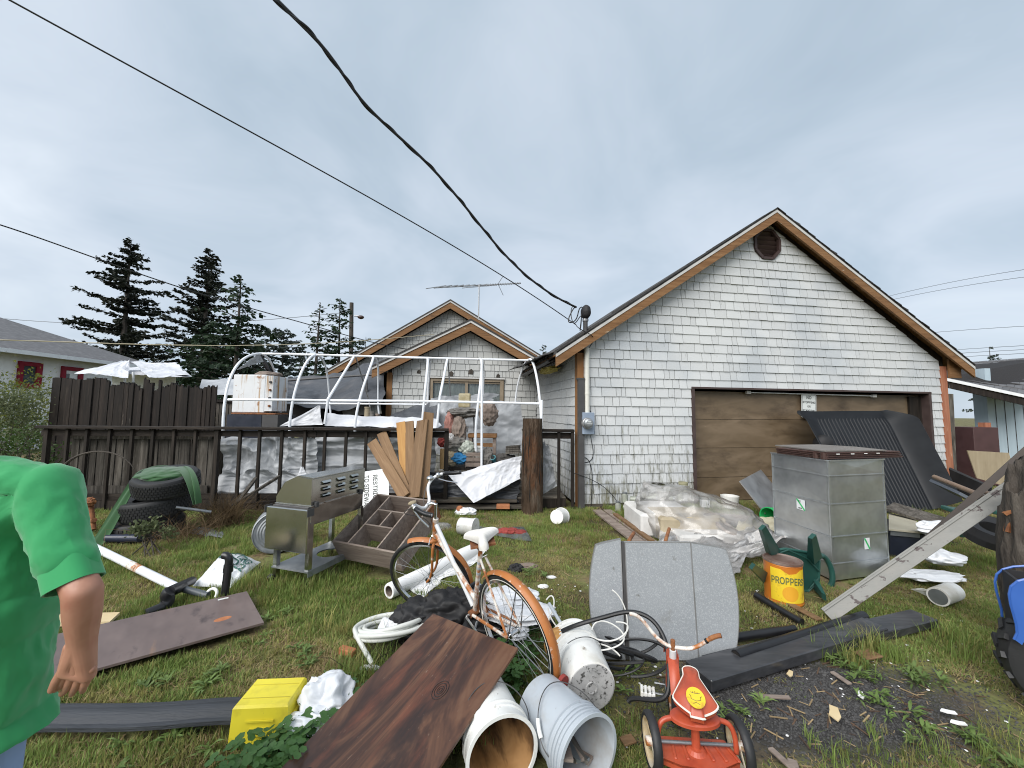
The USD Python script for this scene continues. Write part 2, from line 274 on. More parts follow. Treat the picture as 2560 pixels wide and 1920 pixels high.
M_grayst = pm('dark_grey_steel', ((.055, .053, .053), (.075, .073, .073)), rough=.5, metal=.2, bump=.05)
M_white = pm('white_paint', ((.60, .61, .62), (.70, .71, .72)), rough=.45, bump=.06, rnd=.05, dirt=(((.34, .28, .20), 11., .62, .76, (1, 1, 1)),))
M_wpipe = pm('white_pipe_paint', ((.66, .68, .72), (.78, .80, .83)), rough=.35, bump=.05, rnd=.06, dirt=(((.30, .22, .15), 14., .68, .74, (1, 1, 1)),))
M_cream = pm('cream_pvc', ((.58, .57, .51), (.66, .65, .60)), rough=.4, bump=.04, rnd=.03)
M_wplas = pm('white_bucket_plastic', ((.60, .60, .57), (.74, .745, .73)), scale=2, rough=.38, bump=.05, rnd=.05, dirt=(((.42, .37, .28), 2.6, .48, .74, (1, 1, 1)), ((.20, .17, .13), 14., .62, .74, (1, 1, 1)), ((.12, .10, .08), 40., .68, .74, (1, 1, 1))))
M_gplas = pm('grey_bucket_plastic', ((.34, .375, .41), (.43, .465, .50)), scale=2, rough=.35, bump=.05, rnd=0, dirt=(((.26, .23, .19), 3., .52, .78, (1, 1, 1)), ((.14, .12, .10), 30., .66, .73, (1, 1, 1))))
M_galv = pm('galvanized_steel', ((.42, .44, .45), (.48, .50, .51), (.54, .56, .57)), scale=4, stretch=(1, 1, 1), detail=3, rough=.28, rvar=.06, metal=.85, bump=.03, rnd=.06, dirt=(((.5, .5, .5), 2., .6, .8, (1, 1, 1)),))
M_zinc = pm('dull_zinc', ((.17, .18, .19), (.25, .265, .275), (.36, .37, .38)), scale=5, rough=.5, metal=.75, bump=.08, rnd=.1)
M_inox = pm('stainless_steel', ((.46, .46, .44), (.54, .54, .52)), scale=2, rough=.2, rvar=.06, metal=1., bump=.02, rnd=.05, dirt=(((.20, .18, .13), 3., .60, .8, (1, 1, 1)),))
M_chrome = pm('worn_chrome', ((.55, .55, .55), (.70, .70, .70)), rough=.2, metal=1., bump=.02, rnd=0, dirt=(((.22, .13, .07), 12., .62, .72, (1, 1, 1)),))
M_rust = pm('rust', ((.10, .035, .014), (.20, .075, .028), (.32, .14, .05)), scale=14, rough=.8, bump=.4, rnd=.1)
M_brust = pm('rusted_white_paint', ((.60, .56, .50), (.70, .67, .62)), scale=6, rough=.5, bump=.2, rnd=0, dirt=(((.36, .13, .035), 8., .44, .54, (1, 1, 1)), ((.20, .07, .02), 13., .60, .70, (1, 1, 1))))
M_frust = pm('orange_rust_fender', ((.40, .15, .035), (.33, .11, .03)), scale=6, rough=.5, bump=.25, rnd=0, dirt=(((.62, .55, .46), 16., .60, .68, (1, 1, 1)), ((.18, .06, .02), 9., .62, .74, (1, 1, 1))))
M_red = pm('faded_red_paint', ((.30, .045, .022), (.40, .07, .03), (.45, .10, .045)), scale=5, rough=.42, bump=.08, rnd=.04, dirt=(((.18, .035, .02), 6., .58, .74, (1, 1, 1)), ((.42, .22, .14), 18., .68, .76, (1, 1, 1))))
M_yel = pm('yellow_plastic', ((.72, .60, .035), (.80, .68, .05)), rough=.4, bump=.05, rnd=.03, dirt=(((.45, .36, .04), 4., .52, .8, (1, 1, 1)), ((.22, .18, .05), 26., .66, .74, (1, 1, 1))))
M_yels = pm('yellow_print', ((.66, .46, .02), (.76, .56, .04)), rough=.45, rnd=0, dirt=(((.40, .22, .03), 12., .56, .70, (1, 1, 1)), ((.25, .12, .03), 22., .64, .7, (1, 1, 1))))
M_orange = pm('orange_tin', ((.45, .13, .015), (.55, .19, .02)), rough=.45, rnd=0, dirt=(((.30, .08, .02), 5., .55, .7, (1, 1, 1)),))
M_olive = pm('olive_print', ((.10, .12, .04), (.14, .16, .06)), rough=.6, rnd=0, bump=0)
M_green = pm('bright_green_plastic', ((.02, .36, .10), (.03, .44, .13)), rough=.35, bump=.04, rnd=0)
M_dgreen = pm('dark_green_plastic', ((.012, .055, .045), (.024, .085, .07)), scale=2, rough=.38, bump=.05, rnd=.15)
M_gcloth = pm('green_cloth', ((.012, .055, .014), (.022, .085, .022)), scale=3, rough=.9, bump=.3, bscale=80, bdist=.002, rnd=0, sheen=.3)
M_blue = pm('blue_fender', ((.025, .085, .32), (.04, .125, .42)), scale=1.5, rough=.32, bump=.04, rnd=0, coat=.2, dirt=(((.07, .10, .20), 2.5, .58, .75, (1, 1, 1)),))
M_brown = pm('brown_metal', ((.035, .016, .012), (.06, .028, .022)), rough=.5, bump=.1, rnd=.15)
M_brick = pm('orange_brick', ((.30, .11, .045), (.40, .16, .07)), scale=12, rough=.9, bump=.5)
M_form = pm('grey_formica', ((.235, .25, .265), (.29, .305, .32)), scale=1.5, rough=.3, rvar=.1, bump=.02, rnd=.02, dirt=(((.355, .372, .388), 110., .55, .60, (1, 2.4, 1)), ((.35, .365, .38), 95., .56, .62, (2.6, 1, 1)), ((.17, .165, .15), 3., .60, .80, (1, 1, 1)), ((.12, .115, .10), 12., .66, .78, (1, 1, 1))))
M_alum = pm('dull_aluminium', ((.30, .30, .30), (.40, .40, .40)), rough=.4, metal=.7, bump=.03)
M_beam = pm('chipped_white_metal', ((.14, .14, .128), (.21, .208, .192)), scale=3, stretch=(1, 4, 4), rough=.55, bump=.15, rnd=0, dirt=(((.20, .19, .17), 5., .5, .68, (.6, 1, 1)), ((.045, .03, .028), 9., .60, .63, (.8, 1.6, 1.6))))
M_tarp = pm('silver_tarp', ((.24, .25, .265), (.33, .345, .362), (.43, .445, .46)), scale=1.3, rough=.45, rvar=.1, metal=0., bump=.12, bscale=9, bdist=.02, rnd=.12)
M_tarpd = pm('dark_tarp', ((.04, .043, .05), (.07, .075, .085)), scale=2, rough=.5, bump=.3, bscale=6, bdist=.02, rnd=.12)
M_tarpw = pm('white_tarp', ((.46, .47, .50), (.60, .61, .64)), scale=2, rough=.45, bump=.25, bscale=6, bdist=.02, rnd=.06, dirt=(((.3, .29, .27), 3., .6, .8, (1, 1, 1)),))
M_wbag = pm('white_plastic_bag', ((.66, .67, .69), (.76, .77, .79)), scale=3, rough=.35, bump=.4, bscale=14, bdist=.012, rnd=.04)
M_paper = pm('white_paper', ((.66, .66, .66), (.76, .75, .74)), rough=.7, bump=.15, rnd=.05)
M_cable = pm('black_cable', ((.007, .007, .008), (.014, .014, .015)), rough=.45, bump=.05)
M_wcable = pm('white_cable', ((.62, .61, .57), (.72, .71, .67)), rough=.4, bump=.03, rnd=.05)
M_rope = pm('tan_rope', ((.34, .30, .20), (.44, .39, .28)), rough=.8)
M_skin = pm('skin', ((.30, .135, .085), (.38, .19, .125), (.34, .145, .095)), scale=9, rough=.5, bump=.12, bscale=60, bdist=.003, rnd=0, dirt=(((.34, .12, .08), 9., .58, .75, (1, 1, 1)),))
M_hair = pm('grey_brown_hair', ((.07, .055, .045), (.16, .135, .115)), scale=10, stretch=(1, 1, .2), rough=.6, bump=.6)
M_shirt = pm('green_shirt', ((.020, .24, .078), (.028, .30, .10)), scale=2, rough=.85, bump=.25, bscale=160, bdist=.001, rnd=0, sheen=.25)
M_jean = pm('light_blue_jeans', ((.19, .28, .46), (.26, .36, .55)), scale=6, rough=.85, bump=.3, bscale=120, bdist=.002, rnd=0)
M_sign = pm('sign_white', ((.58, .60, .58), (.66, .68, .66)), rough=.35, rnd=0, dirt=(((.42, .42, .38), 4., .6, .8, (1, 1, 1)),))
M_ink = pm('sign_ink', ((.02, .022, .02), (.035, .037, .035)), rough=.5, bump=0, rvar=0)
M_teal = pm('teal_print', ((.015, .21, .16), (.02, .26, .2)), rough=.45, bump=0)
M_stucco = pm('white_stucco', ((.74, .75, .75), (.80, .81, .81)), scale=8, rough=.9, bump=.4, rnd=0)
M_wred = pm('red_window_paint', ((.19, .012, .025), (.24, .018, .035)), rough=.6, spec=.2, rnd=0)
M_pane = pm('dark_window_glass', ((.035, .045, .045), (.06, .07, .07)), rough=.06, rvar=0, spec=.6, bump=0)
M_curt = pm('pale_curtain', ((.30, .36, .33), (.42, .47, .44)), scale=5, stretch=(6, 6, .4), rough=.8, bump=.2, rnd=0)
M_wfr = pm('tan_window_frame', ((.20, .155, .105), (.27, .215, .15)), rough=.5, rnd=.05)
M_bsid = pm('pale_blue_siding', ((.34, .42, .47), (.40, .48, .53)), scale=2, stretch=(6, 6, .5), rough=.6, rnd=.02)
M_clear = film('clear_plastic_sheet', (.62, .60, .58), op=.27, rough=.18, gl=.9)
M_glass = film('window_glass', (.2, .22, .22), op=.10, rough=.03, gl=.9)
M_meter = pm('grey_blue_enamel', ((.20, .25, .32), (.25, .30, .375)), rough=.4, rnd=0)
M_cloth = [pm(f'cloth_{n}', (a, b), scale=4, rough=.9, bump=.4, bscale=12, bdist=.02, rnd=.15) for n, a, b in (('grey', (.11, .10, .09), (.19, .18, .165)), ('taupe', (.16, .12, .095), (.26, .21, .18)), ('pink', (.34, .15, .12), (.46, .25, .21)), ('beige', (.27, .22, .14), (.40, .34, .24)), ('blue', (.015, .13, .30), (.03, .20, .42)), ('dark', (.03, .027, .025), (.06, .055, .05)), ('white', (.48, .47, .45), (.6, .59, .57)), ('red', (.20, .025, .02), (.28, .05, .04)))]

def shingle_mat(name, base, lo, island):
    N = {'ge': ('geometry', {}), 'oi': ('object_info', {}), 'sp': ('separate_xyz', {}), 'mp': ('mapping', {'scale': (9, 9, 1.6)}), 'n': ('noise_texture', {'scale': 1.7, 'detail': 6., 'roughness': .7}),
         'mz': ('map_range', {'from_min': .0, 'from_max': 1.7, 'to_min': .21, 'to_max': 0., 'clamp': True}), 'ad': ('math', {'math_type': 'add'}), 'm': ('map_range', {'from_min': .62, 'from_max': .82, 'clamp': True}),
         'n2': ('noise_texture', {'scale': .9, 'detail': 3.}), 'r2': ('rgb_ramp', {'ramp': [(.3, lo), (.52, base), (.7, (base[0] * 1.02, base[1] * 1.02, base[2] * 1.01))]}), 'x': ('mix', {'mix_type': 'mix', 'color2': (.15, .145, .10)}),
         'mf': ('mapping', {'scale': (5, 5, 1)}), 'n3': ('noise_texture', {'scale': 14., 'detail': 4.}), 'b': ('bump', {'strength': .22, 'distance': .01}), 'vr': ('map_range', {'to_min': .93, 'to_max': 1.03}), 'hv': ('hsv', {}), 'p': ('principled_bsdf', {'roughness': .55})}
    L = [('ge.position', 'sp.vector'), ('ge.position', 'mp.vector'), ('mp.vector', 'n.vector'), ('sp.z', 'mz.value'), ('n.fac', 'ad.value1'), ('mz.result', 'ad.value2'), ('ad.value', 'm.value'), ('ge.position', 'n2.vector'), ('n2.fac', 'r2.fac'), ('r2.color', 'x.color1'), ('m.result', 'x.fac'),
         ('ge.position', 'mf.vector'), ('mf.vector', 'n3.vector'), ('n3.fac', 'b.height'), ('b.normal', 'p.normal'), ('ge.random_per_island' if island else 'oi.random', 'vr.value'), ('vr.result', 'hv.value'), ('x.color', 'hv.color'), ('hv.color', 'p.base_color')]
    return usdkit.material(stage, f'/World/Looks/{name}', N, L, surface='p.BSDF')
SH_G = shingle_mat('white_shingle', (.52, .53, .53), (.42, .445, .465), False); SH_GI = shingle_mat('white_shingle_field', (.52, .53, .53), (.42, .445, .465), True)
SH_H = shingle_mat('ivory_shingle', (.45, .452, .435), (.37, .38, .37), False); SH_HI = shingle_mat('ivory_shingle_field', (.45, .452, .435), (.37, .38, .37), True)

# ================================================================ ground
def mask_gravel(x, y): return np.exp(-(((x - 1.75) / .9) ** 2 + ((y - 2.35) / .42) ** 2) ** 1.5)
def gz(x, y): 
    p = np.stack([np.asarray(x) * .9, np.asarray(y) * .9, np.zeros_like(x) + 3.3], -1); return .05 * (meshkit.fbm(p, 3, 4) - .5) + .016 * (meshkit.fbm(p * 7, 2, 8) - .5) - .012
ax_ = np.concatenate([-np.geomspace(500, 13, 14), np.linspace(-12, 12, 321), np.geomspace(13, 500, 14)]); ay_ = np.concatenate([-np.geomspace(300, 1, 10), np.linspace(0, 11, 161), np.geomspace(11.6, 700, 16)])
gx, gy = np.meshgrid(ax_, ay_, indexing='ij'); gP = np.stack([gx, gy, gz(gx, gy)], -1).reshape(-1, 3); nx_, ny_ = len(ax_), len(ay_)
i, j = np.meshgrid(np.arange(nx_ - 1), np.arange(ny_ - 1), indexing='ij'); q = np.stack([i * ny_ + j, (i + 1) * ny_ + j, (i + 1) * ny_ + j + 1, i * ny_ + j + 1], -1).reshape(-1, 4)
gmat = usdkit.material(stage, '/World/Looks/yard_ground', {
    'ge': ('geometry', {}), 'n': ('noise_texture', {'scale': 1.1, 'detail': 6., 'roughness': .62}), 'r': ('rgb_ramp', {'ramp': [(.30, (.032, .022, .014)), (.42, (.075, .062, .024)), (.5, (.125, .135, .042)), (.58, (.165, .122, .06)), (.70, (.07, .046, .028))]}),
    'nf': ('noise_texture', {'scale': 30., 'detail': 5.}), 'rf': ('map_range', {'to_min': .45, 'to_max': 1.55}), 'hv': ('hsv', {}),
    'sub': ('vector_math', {'math_type': 'subtract', 'vector2': (1.75, 2.35, 0)}), 'mul': ('vector_math', {'math_type': 'multiply', 'vector2': (1 / 1.05, 1 / .5, 0)}), 'len': ('vector_math', {'math_type': 'length'}), 'ml': ('math', {'math_type': 'multiply_add', 'value2': -1., 'value3': 1.05}), 'mn': ('math', {'math_type': 'add'}), 'mm': ('map_range', {'from_min': .5, 'from_max': .95, 'clamp': True}),
    'gx': ('mix', {'mix_type': 'mix', 'color2': (.036, .034, .033)}), 'b': ('bump', {'strength': .9, 'distance': .02}), 'p': ('principled_bsdf', {'roughness': .85, 'specular_ior_level': .35})},
    [('ge.position', 'n.vector'), ('n.fac', 'r.fac'), ('ge.position', 'nf.vector'), ('nf.fac', 'rf.value'), ('rf.result', 'hv.value'), ('ge.position', 'sub.vector1'), ('sub.vector', 'mul.vector1'), ('mul.vector', 'len.vector1'), ('len.value', 'ml.value1'), ('ml.value', 'mn.value1'), ('n.fac', 'mn.value2'), ('mn.value', 'mm.value'),
     ('mm.result', 'gx.fac'), ('r.color', 'gx.color1'), ('gx.color', 'hv.color'), ('hv.color', 'p.base_color'), ('nf.fac', 'b.height'), ('b.normal', 'p.normal')], surface='p.BSDF')
obj('ground', (gP, np.vstack([q[:, [0, 1, 2]], q[:, [0, 2, 3]]])), gmat, smooth=True, kind='structure')

# ================================================================ garage
GA = A_([1.18, 6.83, 0]); GD = A_([.988, .156, 0]) / np.hypot(.988, .156); GN = A_([-GD[1], GD[0], 0]); GRZ = math.atan2(GD[1], GD[0]); GM = mtx(GA, GRZ)
def GL(px, py, yl=0.):
    p = PLN(px, py, GA + GN * yl, GN) - GA; return A_([p @ GD, yl, p[2]])
garage = thing('garage', 'white shingled gable garage with orange brown trim and plywood filled door', 'garage', M=GM)
def shingle_list(poly, rowh, zs, seed, wmin=.13, wmax=.36, M=None):
    r = np.random.default_rng(seed); out = []; x0, z0, x1, z1 = poly.bounds; z = zs
    while z < z1:
        x = x0 - r.uniform(0, wmax)
        while x < x1:
            w = r.uniform(wmin, wmax) if r.random() > .2 else r.uniform(.08, .14); g = .0048; jz = r.uniform(-.004, .004)
            rect = sbox(x + g, z + jz, x + w - g, z + rowh + .012); pr = r.uniform(.019, .027); x += w
            if not poly.intersects(rect): continue
            q_ = rect if poly.contains(rect) else poly.intersection(rect)
            for s in getattr(q_, 'geoms', [q_]):
                if s.geom_type != 'Polygon' or s.area < .0008: continue
                v, f = arr(trimesh.creation.extrude_polygon(s, 1., engine='earcut')) if s is not rect else arr(bx(*[rect.bounds[k] for k in (0, 2, 1, 3)], 0, 1))
                t = np.clip((v[:, 1] - z) / rowh, 0, 1.1); yy = np.where(v[:, 2] > .5, 0.001, -(pr - (pr - .005) * t))
                mesh = (np.stack([v[:, 0], yy, v[:, 1]], 1), f)
                out.append((mesh if M is None else xf(mesh, M), s.area))
        z += rowh
    return out
def put_shingles(parent, lst, mat, mati, nrm, lim=300):
    sc = []
    for m, a in lst:
        c = (parent.M @ np.append(m[0].mean(0), 1))[:3] - CPOS; sc.append(a * abs(c @ nrm(m)) / np.linalg.norm(c) ** 3)
    o = np.argsort(sc)[::-1]
    for k in o[:lim]: obj('shingle', lst[k][0], mat, parent)
    if len(o) > lim: obj('shingle_field', cat(*[lst[k][0] for k in o[lim:]]), mati, parent, kind='stuff')
apx = GL(1938, 522, -.21); tl = GL(1389, 880, -.21); tr_ = GL(2431, 913.5, -.21); W8 = 8.03
sl = (apx[2] - tl[2]) / (apx[0] - tl[0]); sr = (apx[2] - tr_[2]) / (tr_[0] - apx[0])
rz_ = lambda x: apx[2] - np.where(np.asarray(x) < apx[0], (apx[0] - x) * sl, (np.asarray(x) - apx[0]) * sr)
TH_ = .30  # vertical depth of roof slab + rake board
dTL, dTR = GL(1729, 973), GL(2322, 983); DX0, DX1, DZ = dTL[0], dTR[0], (dTL[2] + dTR[2]) / 2
wall = Polygon([(0, -.1), (W8, -.1), (W8, rz_(W8) - .10), (apx[0], apx[2] - .10), (0, rz_(0) - .10)])
ventc = GL(1915, 612); octa = [(ventc[0] + .29 * math.cos(a), ventc[2] + .31 * math.sin(a)) for a in np.arange(8) * math.pi / 4 + math.pi / 8]
hole = unary_union([sbox(DX0, -.2, DX1, DZ), Polygon(octa)])
XZ = mtx(); XZ[:3, 0], XZ[:3, 1], XZ[:3, 2] = (1, 0, 0), (0, 0, 1), (0, -1, 0)   # polygon xy -> local xz, thickness towards the viewer
def xzprism(poly, y0, y1): m = XZ.copy(); m[:3, 3] = (0, y1, 0); return prism(poly, y1 - y0, m)
obj('wall', cat(xzprism(wall.difference(hole), .003, .12), bx(.003, .12, .12, 7, -.1, float(rz_(0)) - .12), bx(W8 - .12, W8, .12, 7, -.1, float(rz_(W8)) - .12), xzprism(wall, 6.9, 7)), W_post, garage)
SIDE = mtx(); SIDE[:3, 0], SIDE[:3, 1], SIDE[:3, 2], SIDE[:3, 3] = (0, -1, 0), (1, 0, 0), (0, 0, 1), (0, 3.3, 0)
fr = Polygon([(.09, 0), (W8 - .12, 0), (W8 - .12, rz_(W8) - .2), (apx[0], apx[2] - .2), (.09, rz_(0.) - .2)])
hole2 = unary_union([sbox(DX0 - .02, -.2, DX1 + .02, DZ + .02), Polygon(octa).buffer(.02)])
sg = shingle_list(fr.difference(hole2), .171, .05, 3)
side = [(m, a) for m, a in shingle_list(sbox(.0, 0, 3.2, float(rz_(0)) - .25), .171, .05, 4, M=SIDE)]
front_ids = len(sg)
put_shingles(garage, sg + side, SH_G, SH_GI, lambda m: (GD if (m[0][:, 0].max() < .02) else GN))
for xa, xb, sgn in ((tl[0], apx[0], 1), (apx[0], tr_[0], -1)):
    za, zb = float(rz_(xa)), float(rz_(xb))
    pl = lambda t0, t1, e=0.: Polygon([(xa, za - t0), (xb, zb - t0), (xb, zb - t1), (xa, za - t1)])
    obj('roof', cat(xzprism(pl(0, .035), -.25, 7.2)), M_roof, garage)
    n = int(abs(xb - xa) / .16)
    tabs = []
    for k in range(n):   # the ragged courses seen along the rake edge
        x_, x2 = xa + (xb - xa) * k / n, xa + (xb - xa) * (k + 1.1) / n; x2 = min(max(x2, tl[0]), tr_[0]); up_ = R_.uniform(.008, .022) if R_.random() < .85 else .04
        z_, z2 = float(rz_(x_)), float(rz_(x2))
        tabs.append(xzprism(Polygon([(x_, z_ - .002), (x2, z2 - .002), (x2, z2 + (up_ if sgn < 0 else .004)), (x_, z_ + (.004 if sgn < 0 else up_))]), -.26 - R_.uniform(0, .015), 1.2))
    obj('roof_shingle_edge', cat(*tabs), M_roof, garage)
    obj('drip_edge', xzprism(pl(.036, .09), -.255, -.22), M_drip, garage)
    obj('rake_board', xzprism(pl(.092, .255), -.245, -.205), W_trim, garage)
    obj('soffit', xzprism(pl(.04, .065), -.203, 7.1), W_trim, garage)
for k in range(3): obj('rafter_tail', bx(W8 + .01, tr_[0] - .12, -.1 + .55 * k, -.06 + .55 * k, float(rz_(tr_[0])) - .26, float(rz_(W8)) - .14), W_trim, garage)
obj('corner_trim', bx(-.03, .09, -.032, .10, 0, float(rz_(0)) - .29), W_trimv, garage, label='orange brown corner board beside the meter')
obj('corner_trim', bx(W8 - .12, W8 + .03, -.035, .10, 0, float(rz_(W8)) - .29), W_trimr, garage, label='reddish corner board at the right end')
obj('corner_post', cat(bx(-.03, .075, -.10, -.034, -.05, GL(1440, 950)[2]), bx(-.05, .085, -.104, -.03, GL(1440, 950)[2], GL(1440, 950)[2] + .03)), M_grayst, garage)
obj('foundation', bx(.0, DX0, -.03, .0, -.12, .05), W_deck, garage)
# louvred vent
vt = obj('gable_vent', cat(*[bar((octa[k][0], -.022, octa[k][1]), (octa[(k + 1) % 8][0], -.022, octa[(k + 1) % 8][1]), .05, .06, up=(0, 1, 0)) for k in range(8)]), pm('dark_brown_vent', ((.03, .016, .014), (.055, .03, .026)), rough=.6), garage)
obj('vent_back', xzprism(Polygon(octa), .08, .1), M_void, vt)
for k in range(6):
    z_ = ventc[2] - .24 + k * .095; half = min(.27, .27 if abs(z_ - ventc[2]) < .13 else .27 - (abs(z_ - ventc[2]) - .13) * .95)
    obj('slat', bar((ventc[0] - half, .02, z_), (ventc[0] + half, .02, z_), .085, .012, up=(0, .75, .65)), _mats['dark_brown_vent'], vt)
# door
dr = thing('garage_door', 'brown weathered plywood panels closing the wide garage doorway', 'garage door', M=GM)
zz = [0.0, GL(1800, 1197)[2], GL(1800, 1122)[2], GL(2250, 1052)[2], DZ - .03]
for a_, b_ in zip(zz[:-1], zz[1:]):
    obj('panel', bx(DX0 + .05, DX1 - .04, .16 + R_.uniform(0, .008), .20, a_ + .004, b_ - .004), W_pply, dr)
obj('door_frame', cat(bx(DX0 - .02, DX0 + .045, -.03, .2, 0, DZ - .002), bx(DX1 - .04, DX1 + .02, -.03, .3, 0, DZ - .002), bx(DX0 - .02, DX1 + .02, -.035, .2, DZ, DZ + .035)), pm('dark_frame_wood', ((.035, .022, .02), (.07, .045, .04)), rough=.6), dr)
obj('jamb_board', bx(DX1 - .34, DX1 - .042, .115, .155, 0, DZ - .06), W_post, dr)
h_ = GL(1728, 1042, .15); obj('handle_board', bx(h_[0], h_[0] + .055, .12, .158, h_[2] - .06, h_[2] + .36, .008), pm('pale_new_wood', ((.52, .40, .22), (.62, .50, .30)), rough=.7), dr)
lt = thing('tube_light', 'thin white tube lamp fixed under the garage door head', 'lamp', M=GM); e0, e1 = GL(1872, 981, .1), GL(2186, 990, .1)
obj('tube', cyl(e0, e1, .012), M_white, lt)
for e in (e0, e1): obj('end_cap', bx(e[0] - .06, e[0] + .03, .07, .13, e[2] - .03, e[2] + .03, .006), M_drip, lt)

# ================================================================ electricity meter with mast
mt = thing('electricity_meter', 'blue grey meter box with white conduit and black mast on garage corner', 'electricity meter', M=GM)
b0, b1 = GL(1451, 1031, -.02), GL(1480, 1085, -.02); cx_ = (b0[0] + b1[0]) / 2
obj('box', bx(b0[0], b1[0], -.15, -.022, b1[2], b0[2], .008), M_meter, mt)
mc = GL(1467, 1058, -.15)
dl = obj('dial', lathe([(0, -.06), (.085, -.06), (.095, -.05), (.1, 0)], 24, mtx((mc[0], -.155, mc[2]), X=(1, 0, 0), Z=(0, 1, 0))), M_alum, mt)
obj('glass_dome', lathe([(0, -.12), (.05, -.115), (.078, -.095), (.083, -.06)], 24, mtx((mc[0], -.155, mc[2]), X=(1, 0, 0), Z=(0, 1, 0))), M_zinc, dl)
obj('nameplate', cat(bx(mc[0] - .05, mc[0] + .05, -.278, -.274, mc[2] - .012, mc[2] - .004), bx(mc[0] - .03, mc[0] + .03, -.278, -.274, mc[2] + .02, mc[2] + .035)), M_sign, dl)
wh = GL(1457, 776, -.2); obj('conduit', cyl((cx_, -.07, b0[2]), (cx_, -.07, float(rz_(cx_)) - .3), .045), M_cream, mt); obj('conduit_coupling', cyl((cx_, -.07, 1.95), (cx_, -.07, 2.0), .049), M_cream, mt)
mz = float(rz_(cx_)); obj('mast', cyl((cx_, -.0, mz - .05), (cx_, -.0, wh[2] - .05), .042), M_grayst, mt)
obj('weatherhead', blob((cx_, -.02, wh[2] + .02), (.09, .12, .13), 3, .08), M_blackm, mt); obj('mast_clamp', cyl((cx_, 0, wh[2] - .14), (cx_, 0, wh[2] - .10), .055), M_alum, mt)
def cable(name, P, r, mat, label, n=60, group=None, sides=6, cat_='cable'): return obj(name, tube(spl(P, n), r, sides), mat, label=label, cat=cat_, group=group)
wl = lambda *q_: [(GM @ np.append(GL(a, b, y), 1))[:3] for a, b, y in q_]
cable('thin_cable', wl((1440, 812, -.28), (1478, 838, -.27), (1484, 846, -.22), (1466, 880, -.03), (1467, 950, -.03), (1469, 1020, -.03), (1478, 1030, -.03)), .007, M_cable, 'thin black cable running down beside the white conduit to the meter')
cable('thin_cable', wl((1478, 1086, -.1), (1482, 1120, -.03), (1470, 1155, -.03), (1448, 1150, -.03), (1450, 1146, -.03), (1465, 1145, -.03), (1477, 1165, -.03), (1480, 1220, -.03), (1478, 1265, -.03)), .006, M_cable, 'thin black cable looping on white shingles under the meter box')
cable('thin_cable', wl((1436, 1183, -.12), (1480, 1200, -.1), (1515, 1222, -.08), (1545, 1258, -.1)), .006, M_cable, 'thin black cable curving from corner post down to the bottles')

# ================================================================ house behind
HM = GM @ mtx((0, 3.32, 0)); house = thing('house', 'ivory shingled house with two stepped gables, brown rakes and wide window', 'house', M=HM)
HL = lambda px, py, y: GL(px, py, 3.32 + y) - A_([0, 3.32, 0])
def gable(ap, lft, rgt, y0, ydeep, wallx, tag_n, seed, rowh=.165, hole=None, drop=.27, ov=.3, lim=300):
    a_, l_, r_ = HL(*ap, y0 - ov), HL(*lft, y0 - ov), HL(*rgt, y0 - ov); kl, kr = (a_[2] - l_[2]) / (a_[0] - l_[0]), (a_[2] - r_[2]) / (r_[0] - a_[0])
    zf = lambda x: a_[2] - (a_[0] - x) * kl if x < a_[0] else a_[2] - (x - a_[0]) * kr
    wx0, wx1 = wallx; P = Polygon([(wx0, 0), (wx1, 0), (wx1, zf(wx1) - .1), (a_[0], a_[2] - .1), (wx0, zf(wx0) - .1)])
    hp = P if hole is None else P.difference(hole)
    obj('wall', xzprism(hp, y0 + .003, y0 + .12), W_post, house)
    sp_ = P.buffer(-.001).intersection(Polygon([(wx0 + .1, 0), (wx1, 0), (wx1, zf(wx1) - drop), (a_[0], a_[2] - drop), (wx0 + .1, zf(wx0 + .1) - drop)]))
    if hole is not None: sp_ = sp_.difference(hole.buffer(.03))
    S = shingle_list(sp_, rowh, .05, seed, .09, .26, mtx((0, y0, 0)))
    for xa, xb in ((l_[0], a_[0]), (a_[0], r_[0])):
        za, zb = zf(xa), zf(xb); pl = lambda t0, t1: Polygon([(xa, za - t0), (xb, zb - t0), (xb, zb - t1), (xa, za - t1)])
        obj('roof', xzprism(pl(-.01, .035), y0 - ov - .03, ydeep), M_roof, house); obj('drip_edge', xzprism(pl(.036, .09), y0 - ov - .02, y0 - ov + .03), M_drip, house)
        obj('rake_board', xzprism(pl(.092, .29), y0 - ov, y0 - ov + .04), W_trim, house); obj('soffit', xzprism(pl(.1, .13), y0 - ov + .042, y0), W_trim, house)
    return S, zf
w0, w1 = HL(1077, 945, 0), HL(1258, 1020, 0); WZ0, WZ1 = w1[2] - .55, w0[2]
whole = sbox(w0[0], WZ0, w1[0], WZ1); hx0 = HL(968, 1000, 0)[0]
S1, zf1 = gable((1177, 798), (930, 915), (1352, 900), 0, 6, (hx0, -.02), 'front', 21, hole=whole)
S2, zf2 = gable((1126, 749), (815, 926), (1420, 930), 2.9, 9, (HL(835, 950, 2.9)[0], .8), 'rear', 22, rowh=.15)
put_shingles(house, S1, SH_H, SH_HI, lambda m: GN, lim=250); obj('shingle_field', cat(*[m for m, _ in S2]), SH_HI, house, kind='stuff')
obj('corner_trim', bx(hx0 - .02, hx0 + .11, -.035, .1, 0, zf1(hx0) - .3), W_trimv, house)
obj('side_wall', bx(hx0, hx0 + .1, .121, 5, 0, zf1(hx0) - .2), M_stucco, house)
wn = obj('window', cat(bx(w0[0], w1[0], -.045, .1, WZ1 - .07, WZ1), bx(w0[0], w1[0], -.045, .1, WZ0, WZ0 + .06), bx(w0[0], w0[0] + .06, -.045, .1, WZ0 + .06, WZ1 - .07), bx(w1[0] - .09, w1[0], -.045, .1, WZ0 + .06, WZ1 - .07)), M_wfr, house)
